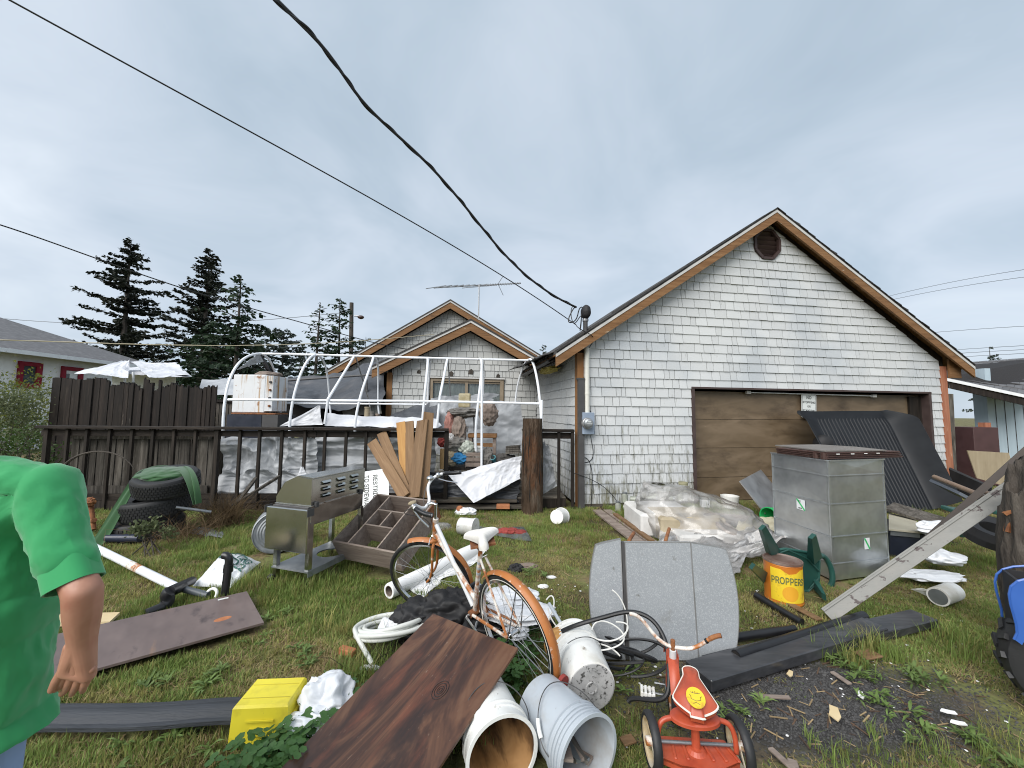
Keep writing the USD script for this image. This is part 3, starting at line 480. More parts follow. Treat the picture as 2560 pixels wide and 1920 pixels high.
wm = HL(1166, 980, 0)[0]; obj('sash', cat(bx(wm - .035, wm + .035, -.02, .05, WZ0 + .06, WZ1 - .07), bx(w0[0] + .06, w1[0] - .09, -.01, .04, WZ1 - .12, WZ1 - .071)), M_wfr, wn)
for xa, xb in ((w0[0] + .06, wm - .036), (wm + .036, w1[0] - .09)):
    obj('pane', bx(xa, xb, .015, .02, WZ0 + .061, WZ1 - .121), M_glass, wn)
    obj('curtain', grid(lambda u, v: np.stack([xa + (xb - xa) * u, .085 + .018 * np.sin(u * 34 + 2 * np.sin(v * 2)), WZ0 + (WZ1 - WZ0 - .1) * v], -1), 60, 4), M_curt, wn, smooth=True)
obj('window_head', bx(w0[0] - .04, w1[0] + .03, -.075, -.046, WZ1, WZ1 + .035), M_drip, wn)
for px, py, s in ((1127, 934, .07), (1177, 929, .07), (1245, 939, .05), (1047, 929, .05)):   # torn or missing shingles
    c = HL(px, py, -.03); obj('torn_shingle', prism([(-s, -s * .8), (s * .8, -s), (s, s * .3), (s * .2, s), (-s * .7, s * .5)], .012, mtx((c[0], -.02, c[2])) @ XZ), M_bark, house)
# broken eave between the two roofs
ev = thing('broken_eave', 'broken dark eave with torn roofing and yellow insulation between the roofs', 'eave', M=GM)
for k in range(9):
    y_ = .1 + k * .32; obj('torn_board', bar((tl[0] + R_.uniform(-.1, .05), y_, 2.62 + R_.uniform(-.12, .03)), (.0 + R_.uniform(-.1, -.02), y_ + R_.uniform(-.1, .2), 2.86 + R_.uniform(-.15, -.02)), R_.uniform(.06, .22), .02, up=(R_.uniform(-.3, .3), R_.uniform(-.3, .3), 1)), W_dark, ev)
obj('torn_roofing', crumple((tl[0] - .25, -.1, 2.62), (tl[0] - .35, 2.9, 2.66), (.1, 2.9, 2.98), (.0, -.1, 2.95), 24, 14, .07, 2.5, 8, .012), M_roof, ev)
obj('insulation', blob((-.22, 1.2, 2.52), (.16, .5, .07), 5, .5, 6), pm('yellow_insulation', ((.38, .30, .06), (.5, .42, .12)), rough=.95, bump=.6), ev)
obj('gutter_stub', bar((tl[0] + .02, .2, 2.58), (tl[0] - .12, 2.2, 2.48), .1, .02), M_grayst, ev)

# ================================================================ antenna
an = thing('tv_antenna', 'spiky aluminium aerial on a thin mast above the house ridge', 'antenna', loc=D(1196, 800, 11.5))
q0 = D(1196, 800, 11.5); top = D(1198, 712, 11.5); obj('mast', cyl(q0, top, .018), M_alum, an, world=True)
b_l, b_r = D(1091, 719, 11.2), D(1302, 708, 12.2); obj('boom', cyl(b_l, b_r, .02), M_alum, an, world=True); obj('boom_brace', cyl(D(1155, 720, 11.4), D(1240, 713, 11.8), .010), M_alum, an, world=True)
for k in range(8):
    c = b_l + (b_r - b_l) * (k * .075); h = (1.05 - .07 * k) * .6; obj('rod', cyl(c + A_([.45 * h, .85 * h, .42 * h]) * .75, c - A_([.45 * h, .85 * h, .35 * h]) * .75, .014, n=6), M_alum, an, world=True)
for k in range(14):
    c = b_l + (b_r - b_l) * (.58 + k * .031); obj('director', cyl(c + A_([.02, .1, .07]), c - A_([.02, .1, .07]), .011, n=6), M_alum, an, world=True)
c = D(1245, 710, 11.8); obj('reflector', cat(cyl(c, D(1258, 690, 11.5), .008), cyl(c, D(1258, 738, 12.1), .008)), M_alum, an, world=True)

# ================================================================ overhead wires
def wire(pts, r, mat, label, name='overhead_wire', n=60):
    P = [D(a, b, y) for a, b, y in pts]
    if pts[0][1] < 0: d_ = norm(P[0] - P[1]); P = [P[0] + d_ * 9 + A_([0, 0, .5]), P[0] + d_ * 4 + A_([0, 0, .1])] + P
    cable(name, P, r, mat, label, n=n)
wire([(640, -60, 2.6), (692, 0, 2.9), (810, 121, 3.4), (903, 249, 4.0), (1041, 382, 4.6), (1157, 509, 5.2), (1273, 648, 5.9), (1388, 741, 6.5), (1441, 768, 6.75)], .017, M_cable, 'thick black service cable sagging from top of picture to mast head', 'service_cable', 130)
P_ = spl([D(a, b, y) for a, b, y in [(640, -60, 2.6), (692, 0, 2.9), (810, 121, 3.4), (903, 249, 4.0), (1041, 382, 4.6), (1157, 509, 5.2), (1273, 648, 5.9), (1388, 741, 6.5), (1441, 768, 6.75)]], 220)
ph = np.linspace(0, 60, 220); obj('twisted_strand', tube(P_ + .02 * np.stack([np.cos(ph), 0 * ph, np.sin(ph)], 1), .009, 5), M_cable, label='slimmer strand wound round the thick service cable', cat='cable')
wire([(-60, -46, 3.0), (620, 326, 4.15), (1440, 812, 6.8)], .008, M_cable, 'thin straight black wire from upper left corner to garage eave')
wire([(-40, 550, 5.2), (0, 562, 5.4), (359, 688, 6.6), (578, 757, 7.6), (810, 822, 8.8), (950, 860, 9.6), (1180, 885, 10.0), (1300, 880, 10.0)], .010, M_cable, 'black wire crossing in front of the fir trees toward the house')
wire([(-40, 849, 5.4), (0, 850, 5.5), (350, 861, 6.3), (694, 862, 7.5), (925, 850, 8.8), (1085, 836, 10.0)], .009, M_rope, 'tan rope strung low across the fir trees to the house gable', 'rope')
wire([(1436, 770, 6.75), (1424, 790, 6.72), (1424, 806, 6.7), (1432, 805, 6.7), (1446, 780, 6.72), (1455, 768, 6.8)], .010, M_cable, 'black cable drip loop hanging under the mast head', 'drip_loop')
wire([(1440, 770, 6.75), (1430, 800, 6.72), (1436, 808, 6.7), (1452, 790, 6.7), (1453, 808, 6.72), (1456, 775, 6.8)], .008, M_cable, 'shorter black cable loop beside the drip loop', 'drip_loop')
for a_, b_, nm in (((0, 796, 30), (170, 805, 30), 'upper'), ((600, 803, 34), (872, 780, 30), '')): wire([a_, ((a_[0] + b_[0]) / 2, (a_[1] + b_[1]) / 2 + 2, 31), b_], .02, M_grayst, 'faint far wire left of the big firs' if nm else 'faint far wire running to the utility pole')
for k, (y0_, y1_) in enumerate(((741, 669), (751, 689), (838, 817), (884, 866), (893, 876), (901, 886))): wire([(2200, y0_ + 5, 30), (2380, (y0_ + y1_) / 2, 24), (2640, y1_ - 6, 18)], .012, M_grayst, f'faint far wire over right hand roof, {["topmost", "second", "third", "fourth", "fifth", "lowest"][k]} of six')

# ================================================================ neighbours
nb = thing('neighbour_house', 'white stucco house with grey hip roof and red framed windows on left', 'house', loc=(-18.8, 16, 0))
EZ = D(157, 895, 16.2)[2]; wv = lambda *a_: (A_(a_[0], float), a_[1])
obj('wall', cat(bx(-27, -18.8, 11, 19.6, 0, EZ)), M_stucco, nb, world=True)
rp = A_([[-27.6, 10.4, EZ], [-18.3, 10.4, EZ], [-18.3, 20.2, EZ], [-27.6, 20.2, EZ], [-23, 14.0, EZ + 2.0], [-23, 16.5, EZ + 2.0]]); obj('roof', hull(rp), M_roofg, nb, world=True)
obj('gutter', cat(bx(-18.31, -18.2, 10.4, 20.2, EZ - .13, EZ + .02), bx(-27.6, -18.31, 20.2, 20.3, EZ - .13, EZ + .02)), M_white, nb, world=True)
ch = PLN(0, 785, (-22.5, 0, 0), A_([1., 0, 0])); obj('chimney', bx(-23.9, -23.1, ch[1] - .3, ch[1] + .35, EZ + .8, ch[2] + .75), M_stucco, nb, world=True)
X18 = lambda px, py: PLN(px, py, (-18.8, 0, 0), A_([1., 0, 0]))
for (xa, ya, xb, yb) in ((44, 902, 97, 968), (152, 915, 201, 947)):
    p0_, p1_ = X18(xa, ya), X18(xb, yb + 20 * (xa > 100)); y0_, y1_, z1_, z0_ = p0_[1], p1_[1], p0_[2], X18(xa, yb + 20 * (xa > 100))[2]
    w_ = obj('window', cat(bx(-18.79, -18.70, y0_, y1_, z1_ - .16, z1_), bx(-18.79, -18.70, y0_, y1_, z0_, z0_ + .16), bx(-18.79, -18.70, y0_, y0_ + .14, z0_ + .16, z1_ - .16), bx(-18.79, -18.70, y1_ - .2, y1_, z0_ + .16, z1_ - .16)), M_wred, nb, world=True); obj('pane', bx(-18.795, -18.75, y0_ + .14, y1_ - .2, z0_ + .16, z1_ - .16), M_pane, w_, world=True)
    if xa > 100: obj('inner_frame', cat(bx(-18.748, -18.73, y0_ + .14, y1_ - .2, z1_ - .3, z1_ - .17), bx(-18.748, -18.73, y1_ - .5, y1_ - .21, z0_ + .16, z1_ - .3)), M_white, w_, world=True)
obj('downpipe', cyl((-18.72, 12.9, .2), (-18.72, 12.9, EZ - .15), .05), M_drip, nb, world=True); obj('roof_pipe', cyl(D(205, 905, 17), D(205, 886, 17), .09), M_blackm, nb, world=True)
rb = thing('blue_grey_house', 'pale blue sided house with grey shingle roof right of the garage', 'house', loc=(13.5, 10.6, 0))
obj('wall', cat(bx(12.35, 12.5, 10.0, 10.3, 0, 2.9), bx(12.5, 14.0, 10.0, 10.12, 0, D(2420, 975, 10)[2])), M_bsid, rb, world=True)
for k in range(6): obj('siding_groove', bx(12.55 + .24 * k, 12.565 + .24 * k, 9.992, 9.999, 0, D(2420, 975, 10)[2] - .1), M_grayst, rb, world=True)
r00, r10, r01, r11 = D(2345, 945, 9.6), D(2600, 998, 9.0), D(2300, 915, 14.0), D(2640, 890, 14.0)
N_ = 11
for k in range(N_):
    t0, t1 = k / N_, (k + 1.12) / N_; c00, c10 = r00 + (r01 - r00) * t0, r10 + (r11 - r10) * t0; c01, c11 = r00 + (r01 - r00) * t1, r10 + (r11 - r10) * t1
    m_ = 14
    for s in range(m_):
        a_, b_ = c00 + (c10 - c00) * ((s + .5 * (k % 2)) / m_), c00 + (c10 - c00) * ((s + .5 * (k % 2) + .96) / m_); c_, d_ = c01 + (c11 - c01) * ((s + .5 * (k % 2) + .96) / m_), c01 + (c11 - c01) * ((s + .5 * (k % 2)) / m_)
        up_ = A_([0, 0, .035 + R_.uniform(0, .012)]); obj('roof_shingle', hull([a_, b_, c_, d_, a_ + up_, b_ + up_, c_ + up_ * .2, d_ + up_ * .2]), M_roofg, rb, world=True)
obj('roof_deck', hull([r00 - [0, 0, .02], r10 - [0, 0, .02], r11 - [0, 0, .02], r01 - [0, 0, .02], r00 - [0, 0, .12], r10 - [0, 0, .12], r11 - [0, 0, .12], r01 - [0, 0, .12]]), W_dark, rb, world=True)
obj('gutter', bar(D(2352, 946, 9.58), D(2600, 999, 8.95), .05, .07), M_white, rb, world=True); obj('fascia', bar(D(2352, 957, 9.6), D(2600, 1013, 8.98), .04, .17), W_dark, rb, world=True)
obj('rear_beam', bar(D(2470, 1003, 10.2), D(2620, 1003, 10.2), .08, .24), M_drip, rb, world=True); obj('rear_wall', hull([*[p for yy in (10.5, 10.6) for p in (D(2465, 1000, yy), D(2640, 1000, yy), D(2640, 1260, yy), D(2465, 1260, yy))]]), pm('maroon_boards', ((.028, .010, .010), (.045, .018, .016)), rough=.6), rb, world=True)
obj('rear_lintel', hull([*[p for yy in (10.3, 10.45) for p in (D(2470, 1012, yy), D(2640, 1010, yy), D(2640, 1032, yy), D(2470, 1034, yy))]]), M_stucco, rb, world=True)
obj('post', bar(D(2368, 985, 9.4), D(2378, 1200, 9.4), .14, .14, up=(0, 1, 0)), W_fence, rb, world=True)
# ================================================================ fences, railing, deck
def YR(x): return 6.78 + .062 * (x - 1.0)         # the railing line
RZ = 1.30
dk = thing('deck', 'low dark timber deck of boards in front of the house', 'deck', loc=(-2, 8, 0))
for k in range(14):
    o = .16 + .235 * k; a_, b_ = A_([-3.6, YR(-3.6) + o, .15]), A_([.95 if k < 10 else .3, YR(.9) + o, .15]); obj('deck_board', bar(a_, b_, .22, .035, b=.004), W_deck, dk, world=True)
obj('skirt_board', bar((-7.4, YR(-7.4) + .03, .07), (.95, YR(.95) + .03, .07), .03, .15), W_post, dk, world=True)
for z_, o, xa, xb in ((.02, -.02, -1.35, .25), (.10, .10, -1.4, .1)): obj('step_board', bar((xa, YR(xa) + o - .3 + .2, z_ + .03), (xb, YR(xb) + o - .3 + .2, z_ + .03), .2, .04, b=.005), W_deck, dk, world=True)
rl = thing('deck_railing', 'dark wet timber railing with square balusters along the deck edge', 'railing', loc=(-3, 6.6, 0))
xl, xr = G(108, 1270)[0] * 1.0, D(1121, 1072, 6.65)[0]
for xa, xb in ((xl, -3.3), (-3.29, xr)):
    obj('top_rail', bar((xa, YR(xa), RZ + .02), (xb, YR(xb), RZ + .02), .15, .045, b=.005), W_rail, rl, world=True); obj('under_rail', bar((xa, YR(xa) + .045, RZ - .07), (xb, YR(xb) + .045, RZ - .07), .035, .10), W_rail, rl, world=True)
    obj('bottom_rail', bar((xa, YR(xa) + .05, .2), (xb, YR(xb) + .05, .2), .04, .09), W_rail, rl, world=True)
for px in (112, 163, 212, 270, 326, 379, 432, 486, 541, 598, 647, 703, 761, 811, 864, 914, 968, 1030, 1116):
    x = D(px, 1120, 6.4)[0]; x = x * YR(x) / 6.4; h = .065 if px in (541, 1116, 112) else .042; obj('baluster', bar((x, YR(x) + .01, -.05), (x, YR(x) + .01, RZ), h, h, up=(0, 1, 0)), W_post, rl, world=True)
r2 = thing('deck_railing', 'short dark timber railing section between the log and the garage', 'railing', loc=(.8, 6.7, 0))
xa, xb = D(1306, 1075, 6.8)[0], D(1434, 1075, 6.8)[0]
obj('top_rail', bar((xa, 6.72, RZ + .02), (xb, 6.78, RZ + .02), .14, .045, b=.005), W_rail, r2, world=True); obj('under_rail', bar((xa, 6.76, RZ - .07), (xb, 6.82, RZ - .07), .035, .11), W_rail, r2, world=True)
for px in (1397, 1431): x = D(px, 1100, 6.75)[0]; obj('baluster', bar((x, 6.75, -.05), (x, 6.75, RZ), .05, .05, up=(0, 1, 0)), W_post, r2, world=True)
x = D(1314, 1100, 6.75)[0]; obj('baluster', bar((x, 6.75, .3), (x, 6.75, RZ), .07, .07, up=(0, 1, 0)), W_post, r2, world=True)

def plank_top(x0, x1, y0, y1, z0, z1, rag, r):
    n = 6; P = [(x0, z0), (x1, z0)] + [(x1 + (x0 - x1) * k / n, z1 + (r.uniform(-rag, 0) if 0 < k < n else r.uniform(-rag, 0) * .8)) for k in range(n + 1)]
    return xzprism(Polygon(P), y0, y1)
f1 = thing('low_fence', 'grey weathered plank fence standing just behind the left railing', 'fence', loc=(-5.5, 6.8, 0))
x = -7.35; r = random.Random(3)
while x < -5.15:
    w = r.uniform(.11, .19); y = YR(x) + .22 + r.uniform(0, .02); obj('plank', xzprism(sbox(x + .004, .02, x + w - .004, 1.17 + r.uniform(-.02, .02)), y, y + .02), W_fence, f1, world=True); x += w
for z_, h in ((1.17, .10), (.27, .16)): obj('stringer', bar((-7.35, YR(-7.35) + .185, z_), (-5.1, YR(-5.1) + .185, z_), .035, h), W_fence, f1, world=True)
f2 = thing('tall_fence', 'tall dark rotting plank fence with jagged top behind the railing', 'fence', loc=(-6.5, 7.9, 0))
tops = [(128, 943), (150, 944), (165, 945), (180, 947), (200, 948), (215, 945), (232, 943), (248, 944), (262, 946), (272, 958), (285, 957), (298, 952), (310, 953), (322, 954), (334, 958), (346, 968), (356, 942), (370, 956), (382, 968), (394, 948), (402, 962), (414, 960), (425, 955), (440, 958), (456, 960), (470, 962), (484, 960), (495, 968), (506, 964), (516, 962), (527, 961), (540, 974)]
for (pa, ya), (pb, _) in zip(tops[:-1], tops[1:]):
    Yf = 7.75; a_, b_ = D(pa, ya, Yf), D(pb, ya, Yf); obj('plank', plank_top(a_[0] + .006, b_[0] - .004, Yf + r.uniform(0, .035), Yf + .055, .02, a_[2], .085 if pa > 255 else .02, r), W_dark, f2, world=True)
obj('stringer', bar((D(128, 1000, 7.8)[0], 7.84, 1.2), (D(540, 1000, 7.8)[0], 7.84, 1.2), .04, .1), W_dark, f2, world=True)
f3 = thing('grey_fence', 'narrow grey batten fence seen between tall dark fence and fridge', 'fence', loc=(-5.2, 8.6, 0))
for k in range(12):
    a_, b_ = D(542 + k * 8, 1005, 8.8), D(548 + k * 8, 1005, 8.8); obj('batten', xzprism(sbox(a_[0], 0, b_[0], a_[2] + r.uniform(-.02, .02)), 8.8, 8.83), W_fence, f3, world=True)
obj('cap', bar(D(540, 1002, 8.79), D(640, 1004, 8.79), .08, .06), W_dark, f3, world=True)

# ================================================================ greenhouse frame
gh = thing('greenhouse_frame', 'bare white pipe hoop frame with ridge and side rails above deck', 'greenhouse frame', loc=(-2.4, 7.6, 0))
def GY(px): return 6.95 + .035 * (px - 1280) / 962 * 7
YB = 1.6
def hoop(px_f, px_b, pax, pay, base_py=1066, nm='hoop', sh=None):
    y0 = GY(px_f); f0, f1_ = D(px_f, base_py + 60, y0), D(px_f + (8 if px_f < 1200 else -4), 985, y0); ap = D(pax, pay, y0 + YB / 2); b1_, b0 = D(px_b - (8 if px_f < 1200 else 4), 975, y0 + YB), D(px_b, 1060, y0 + YB)
    k1 = D(px_f + (28 if px_f < 1000 else (14 if px_f < 1200 else -14)), 925, y0 + .18); k2 = D((pax * .35 + px_b * .65), 925, y0 + YB - .2)
    obj(nm, tube(spl([f0, f1_, k1, ap], 24), .023, 8), M_wpipe, gh, world=True); obj(nm, tube(spl([ap, k2, b1_, b0], 24), .02, 8), M_wpipe, gh, world=True)
hoop(557, 703, 651, 884); hoop(728, 830, 790, 888); hoop(895, 953, 931, 892); hoop(1054, 1078, 1067, 896); hoop(1190, 1216, 1196, 899); hoop(1352, 1296, 1322, 900)
rY = lambda px: GY(px) + YB / 2
obj('ridge_pipe', tube([D(px, py, rY(px)) for px, py in ((651, 884), (790, 887), (931, 891), (1067, 895), (1322, 901))], .023), M_wpipe, gh, world=True)
obj('side_rail', tube([D(px, py, GY(px) - .03) for px, py in ((570, 999), (735, 1000), (900, 1002), (1058, 1003), (1205, 1006), (1348, 1009))], .022), M_wpipe, gh, world=True)
obj('side_rail', tube([D(px, py, GY(px) + YB) for px, py in ((703, 1008), (830, 1009), (953, 1010), (1090, 1012), (1296, 1010))], .02), M_wpipe, gh, world=True)
obj('brace', tube([D(885, 892, rY(885)), D(820, 998, GY(820) - .06), D(812, 1060, GY(820) - .05)], .024), M_wpipe, gh, world=True)
obj('brace', tube([D(1118, 899, rY(1118)), D(1100, 990, GY(1100)), D(1092, 1070, GY(1100) - .03)], .024), M_wpipe, gh, world=True)
obj('brace', tube([D(890, 894, rY(890)), D(922, 1000, GY(900) + YB), D(930, 1050, GY(900) + YB)], .014), M_alum, gh, world=True)
obj('brace', tube([D(1120, 900, rY(1118)), D(1126, 990, GY(1100) + YB)], .014), M_alum, gh, world=True)
obj('upright', cyl(D(1205, 900, GY(1205) - .04), D(1204, 1172, GY(1205) - .04), .022), M_wpipe, gh, world=True)
obj('upright', cyl(D(1355, 1000, GY(1350) - .05), D(1350, 1185, GY(1350) - .05), .022), M_wpipe, gh, world=True)
obj('tarp_remnant', crumple(D(594, 925, 7.2), D(651, 882, 7.6), D(662, 905, 7.7), D(606, 922, 7.3), 20, 12, .05, 5, 3, .006), M_tarp, gh, world=True)
obj('tarp_remnant', crumple(D(650, 884, 7.7), D(690, 935, 8.3), D(683, 960, 8.3), D(662, 920, 8.0), 16, 12, .08, 5, 6, .006), M_tarpd, gh, world=True)

# ================================================================ tarps
def tarp(name, c, nu, nv, amp, fr, seed, mat, label, st=(1, 1), edge=.1, sag=0., cat_='tarp', th=.006, n=None): return obj(name, crumple(*c, nu, nv, amp, fr, seed, th, st, sag, edge, n), mat, smooth=50, label=label, cat=cat_)
def YT(px): x = D(px, 1100, 6.6)[0]; return YR(x) + .13
P4 = lambda q_, y: [D(a, b, yy if yy else y) for a, b, yy in q_]
tarp('hanging_tarp', P4([(556, 1236, 0), (800, 1244, 0), (800, 1092, 0), (556, 1094, 0)], YT(680) + .12), 150, 90, .24, 1.3, 2, M_tarp, 'crumpled silver tarp behind the railing, left of the leaning cedar planks', st=(.9, 1.5), edge=.06)
tarp('hanging_tarp', P4([(790, 1246, 0), (1088, 1252, 0), (1088, 1090, 0), (790, 1092, 0)], YT(940) + .14), 160, 90, .20, 1.4, 7, M_tarp, 'crumpled silver tarp behind the railing, around the leaning cedar planks', st=(.45, 2.0), edge=.06)
tarp('hanging_tarp', P4([(545, 1245, 0), (720, 1252, 0), (735, 1175, 0), (550, 1180, 0)], YT(620) + .06), 90, 50, .17, 2.2, 13, M_tarp, 'bunched silver tarp folds at foot of railing beside the dead grass', st=(.4, 1.6), edge=.3)
tarp('tarp_flap', P4([(700, 1066, 6.9), (806, 1062, 6.8), (800, 1014, 6.85), (796, 1014, 6.9)], 6.8), 40, 26, .05, 3, 4, M_tarpw, 'pale pointed tarp flap rising over the railing below white hoop', edge=0)
tarp('tarp_flap', P4([(812, 1066, 6.9), (1100, 1072, 6.9), (1092, 1048, 7.1), (818, 1036, 7.1)], 6.9), 60, 18, .05, 3, 5, M_tarpw, 'long pale tarp edge lying over the railing top behind cedar planks', edge=.1)
tarp('torn_strip', P4([(742, 1196, 0), (766, 1190, 0), (760, 1168, 0), (752, 1166, 0)], 6.35), 14, 16, .03, 6, 6, M_tarpw, 'torn white tarp strip hanging on baluster above the grill', edge=.2)
tarp('white_drape', P4([(1184, 1258, 6.35), (1300, 1200, 6.62), (1303, 1140, 6.75), (1120, 1188, 6.62)], 6.6), 70, 50, .07, 2.6, 9, M_tarpw, 'white tarp drape hanging to a point left of the log post', edge=.06)
tarp('dark_drape', P4([(1075, 1262, 6.75), (1295, 1255, 6.75), (1300, 1195, 6.8), (1075, 1180, 6.8)], 6.75), 80, 40, .09, 3.5, 19, M_tarpd, 'dark folded tarp under the white drape beside the log post', st=(.5, 1.8), edge=.1)
tarp('side_tarp', P4([(1350, 1240, 6.9), (1392, 1215, 6.9), (1372, 1115, 7.0), (1352, 1100, 7.0)], 6.9), 34, 44, .09, 4, 10, M_tarp, 'small silver tarp hanging right of the log post', edge=.15)
tarp('back_tarp', P4([(1050, 1130, 0), (1310, 1130, 0), (1300, 1005, 0), (1080, 990, 0)], 8.4), 70, 40, .10, 1.6, 12, M_tarp, 'grey tarp hung below the window behind the junk pile', edge=.08, sag=.06)
tarp('back_tarp', P4([(950, 1060, 8.0), (1100, 1060, 8.0), (1085, 1000, 8.5), (985, 1038, 8.5)], 8), 50, 24, .09, 2, 14, M_tarpd, 'dark grey tarp heaped over junk left of the window', edge=.1)
tarp('back_tarp', P4([(1080, 1010, 0), (1250, 1010, 0), (1238, 984, 0), (1090, 992, 0)], 8.6), 40, 14, .10, 2, 15, M_tarp, 'grey tarp ridge bunched along the window sill', edge=.4)
tarp('canopy_tarp', P4([(660, 990, 8.6), (960, 1000, 8.8), (965, 900, 10.6), (640, 945, 10.4)], 9), 70, 50, .26, 1.1, 16, M_tarpd, 'dark sagging tarp canopy left of the front gable', edge=.05, sag=.30)
tarp('canopy_tarp', P4([(490, 985, 10.5), (600, 990, 10.2), (600, 948, 12), (505, 950, 12)], 10), 30, 16, .06, 1.0, 17, M_tarp, 'grey tarp stretched above the grey batten fence', edge=.05)
tarp('low_cover', P4([(860, 1042, 9.2), (955, 1035, 9.2), (950, 968, 9.6), (848, 985, 9.6)], 9), 30, 20, .06, 1.0, 18, pm('beige_cover', ((.36, .34, .29), (.44, .42, .37)), rough=.7), 'pale beige cover over a shelf beside house corner', edge=.03)
sh = thing('shade_frame', 'dark open shed frame with rods holding the sagging tarp canopy', 'frame', loc=(-3.3, 9.2, 0))
for a_, b_ in (((690, 953, 9.0), (960, 935, 9.3)), ((695, 955, 9.0), (700, 1075, 9.0)), ((915, 940, 9.2), (925, 1075, 9.2))): obj('pole', cyl(D(*a_), D(*b_), .025), M_grayst, sh, world=True)
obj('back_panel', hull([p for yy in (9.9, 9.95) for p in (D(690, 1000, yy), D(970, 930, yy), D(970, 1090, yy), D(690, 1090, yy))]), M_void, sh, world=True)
cpt = thing('carport_canopy', 'dirty white tarp canopy on poles behind the tall dark fence', 'canopy', loc=(-8.3, 10.4, 0))
obj('tarp', crumple(D(186, 935, 10), D(475, 940, 10), D(440, 918, 12.2), D(275, 920, 12.2), 50, 30, .05, 1.2, 3, .006), M_tarpw, cpt, world=True)
ap_ = D(325, 903, 10.8); e_ = [D(186, 936, 9.9), D(318, 958, 9.4), D(372, 955, 9.4), D(480, 945, 10.2)]
obj('roof_tarp', cat(crumple(e_[0], e_[1] + [-.0, 0, .15], ap_, D(300, 905, 11), 40, 26, .10, 1.5, 4, .006), crumple(e_[2] + [0, 0, .1], e_[3], D(440, 910, 11), ap_, 40, 26, .10, 1.5, 9, .006)), M_tarpw, cpt, world=True)
for px in (312, 333): obj('pole', cyl(D(px, 930, 9.8), D(px, 1080, 9.8), .025), M_white, cpt, world=True)
obj('side_panel', hull([p for yy in (10.9, 10.95) for p in (D(280, 935, yy), D(440, 938, yy), D(440, 1010, yy), D(280, 1010, yy))]), M_stucco, cpt, world=True)

# ================================================================ freezer on dark cabinet
FY = 7.75; fa, fb = D(584, 936, FY), D(660, 1032, FY); fz = thing('freezer', 'rust streaked white freezer standing on a dark cabinet inside hoop frame', 'freezer', loc=((fa[0] + fb[0]) / 2, FY, fb[2]))
M_frz = pm('rust_streaked_enamel', ((.60, .61, .62), (.68, .69, .70)), scale=2, rough=.35, bump=.05, rnd=0, dirt=(((.36, .20, .06), 2.0, .54, .66, (6, 6, .3)), ((.28, .12, .04), 3., .60, .70, (2, 2, 2))))
obj('body', bx(fa[0], fb[0], FY, FY + .62, fb[2], fa[2], .015), M_frz, fz, world=True); obj('side_panel', bx(fb[0] + .002, fb[0] + .16, FY - .01, FY + .5, fb[2] + .03, fa[2] - .02, .006), M_frz, fz, world=True)
obj('rust_base', bx(fa[0] + .02, fb[0] + .25, FY - .03, FY + .4, fb[2] - .03, fb[2] - .002), M_rust, fz, world=True)
for k in range(4): z_ = fa[2] - .15 - k * .16; obj('knob', cyl((fb[0] + .11, FY - .011, z_), (fb[0] + .11, FY - .045, z_), .025, .02, 10), M_rust if k % 2 else M_grayst, fz, world=True)
obj('folded_cloth', flat_bottom(blob(((fa[0] + fb[0]) / 2 + .2, FY + .3, fa[2] + .02), (.26, .25, .07), 3, .3, 5), fa[2] + .002), M_cloth[1], label='folded pinkish cloth lying on the rusty freezer', cat='cloth')
cb = thing('dark_cabinet', 'black and grey low cabinet under the rusty freezer', 'cabinet', loc=((fa[0] + fb[0]) / 2, FY, .4))
obj('front', bx(fa[0] - .05, fb[0] - .02, FY - .04, FY + .6, .2, fb[2] - .04), pm('navy_black', ((.006, .009, .018), (.012, .016, .03)), rough=.4), cb, world=True); obj('side', bx(fb[0] - .018, fb[0] + .30, FY - .03, FY + .6, .2, fb[2] - .04), M_grayst, cb, world=True)

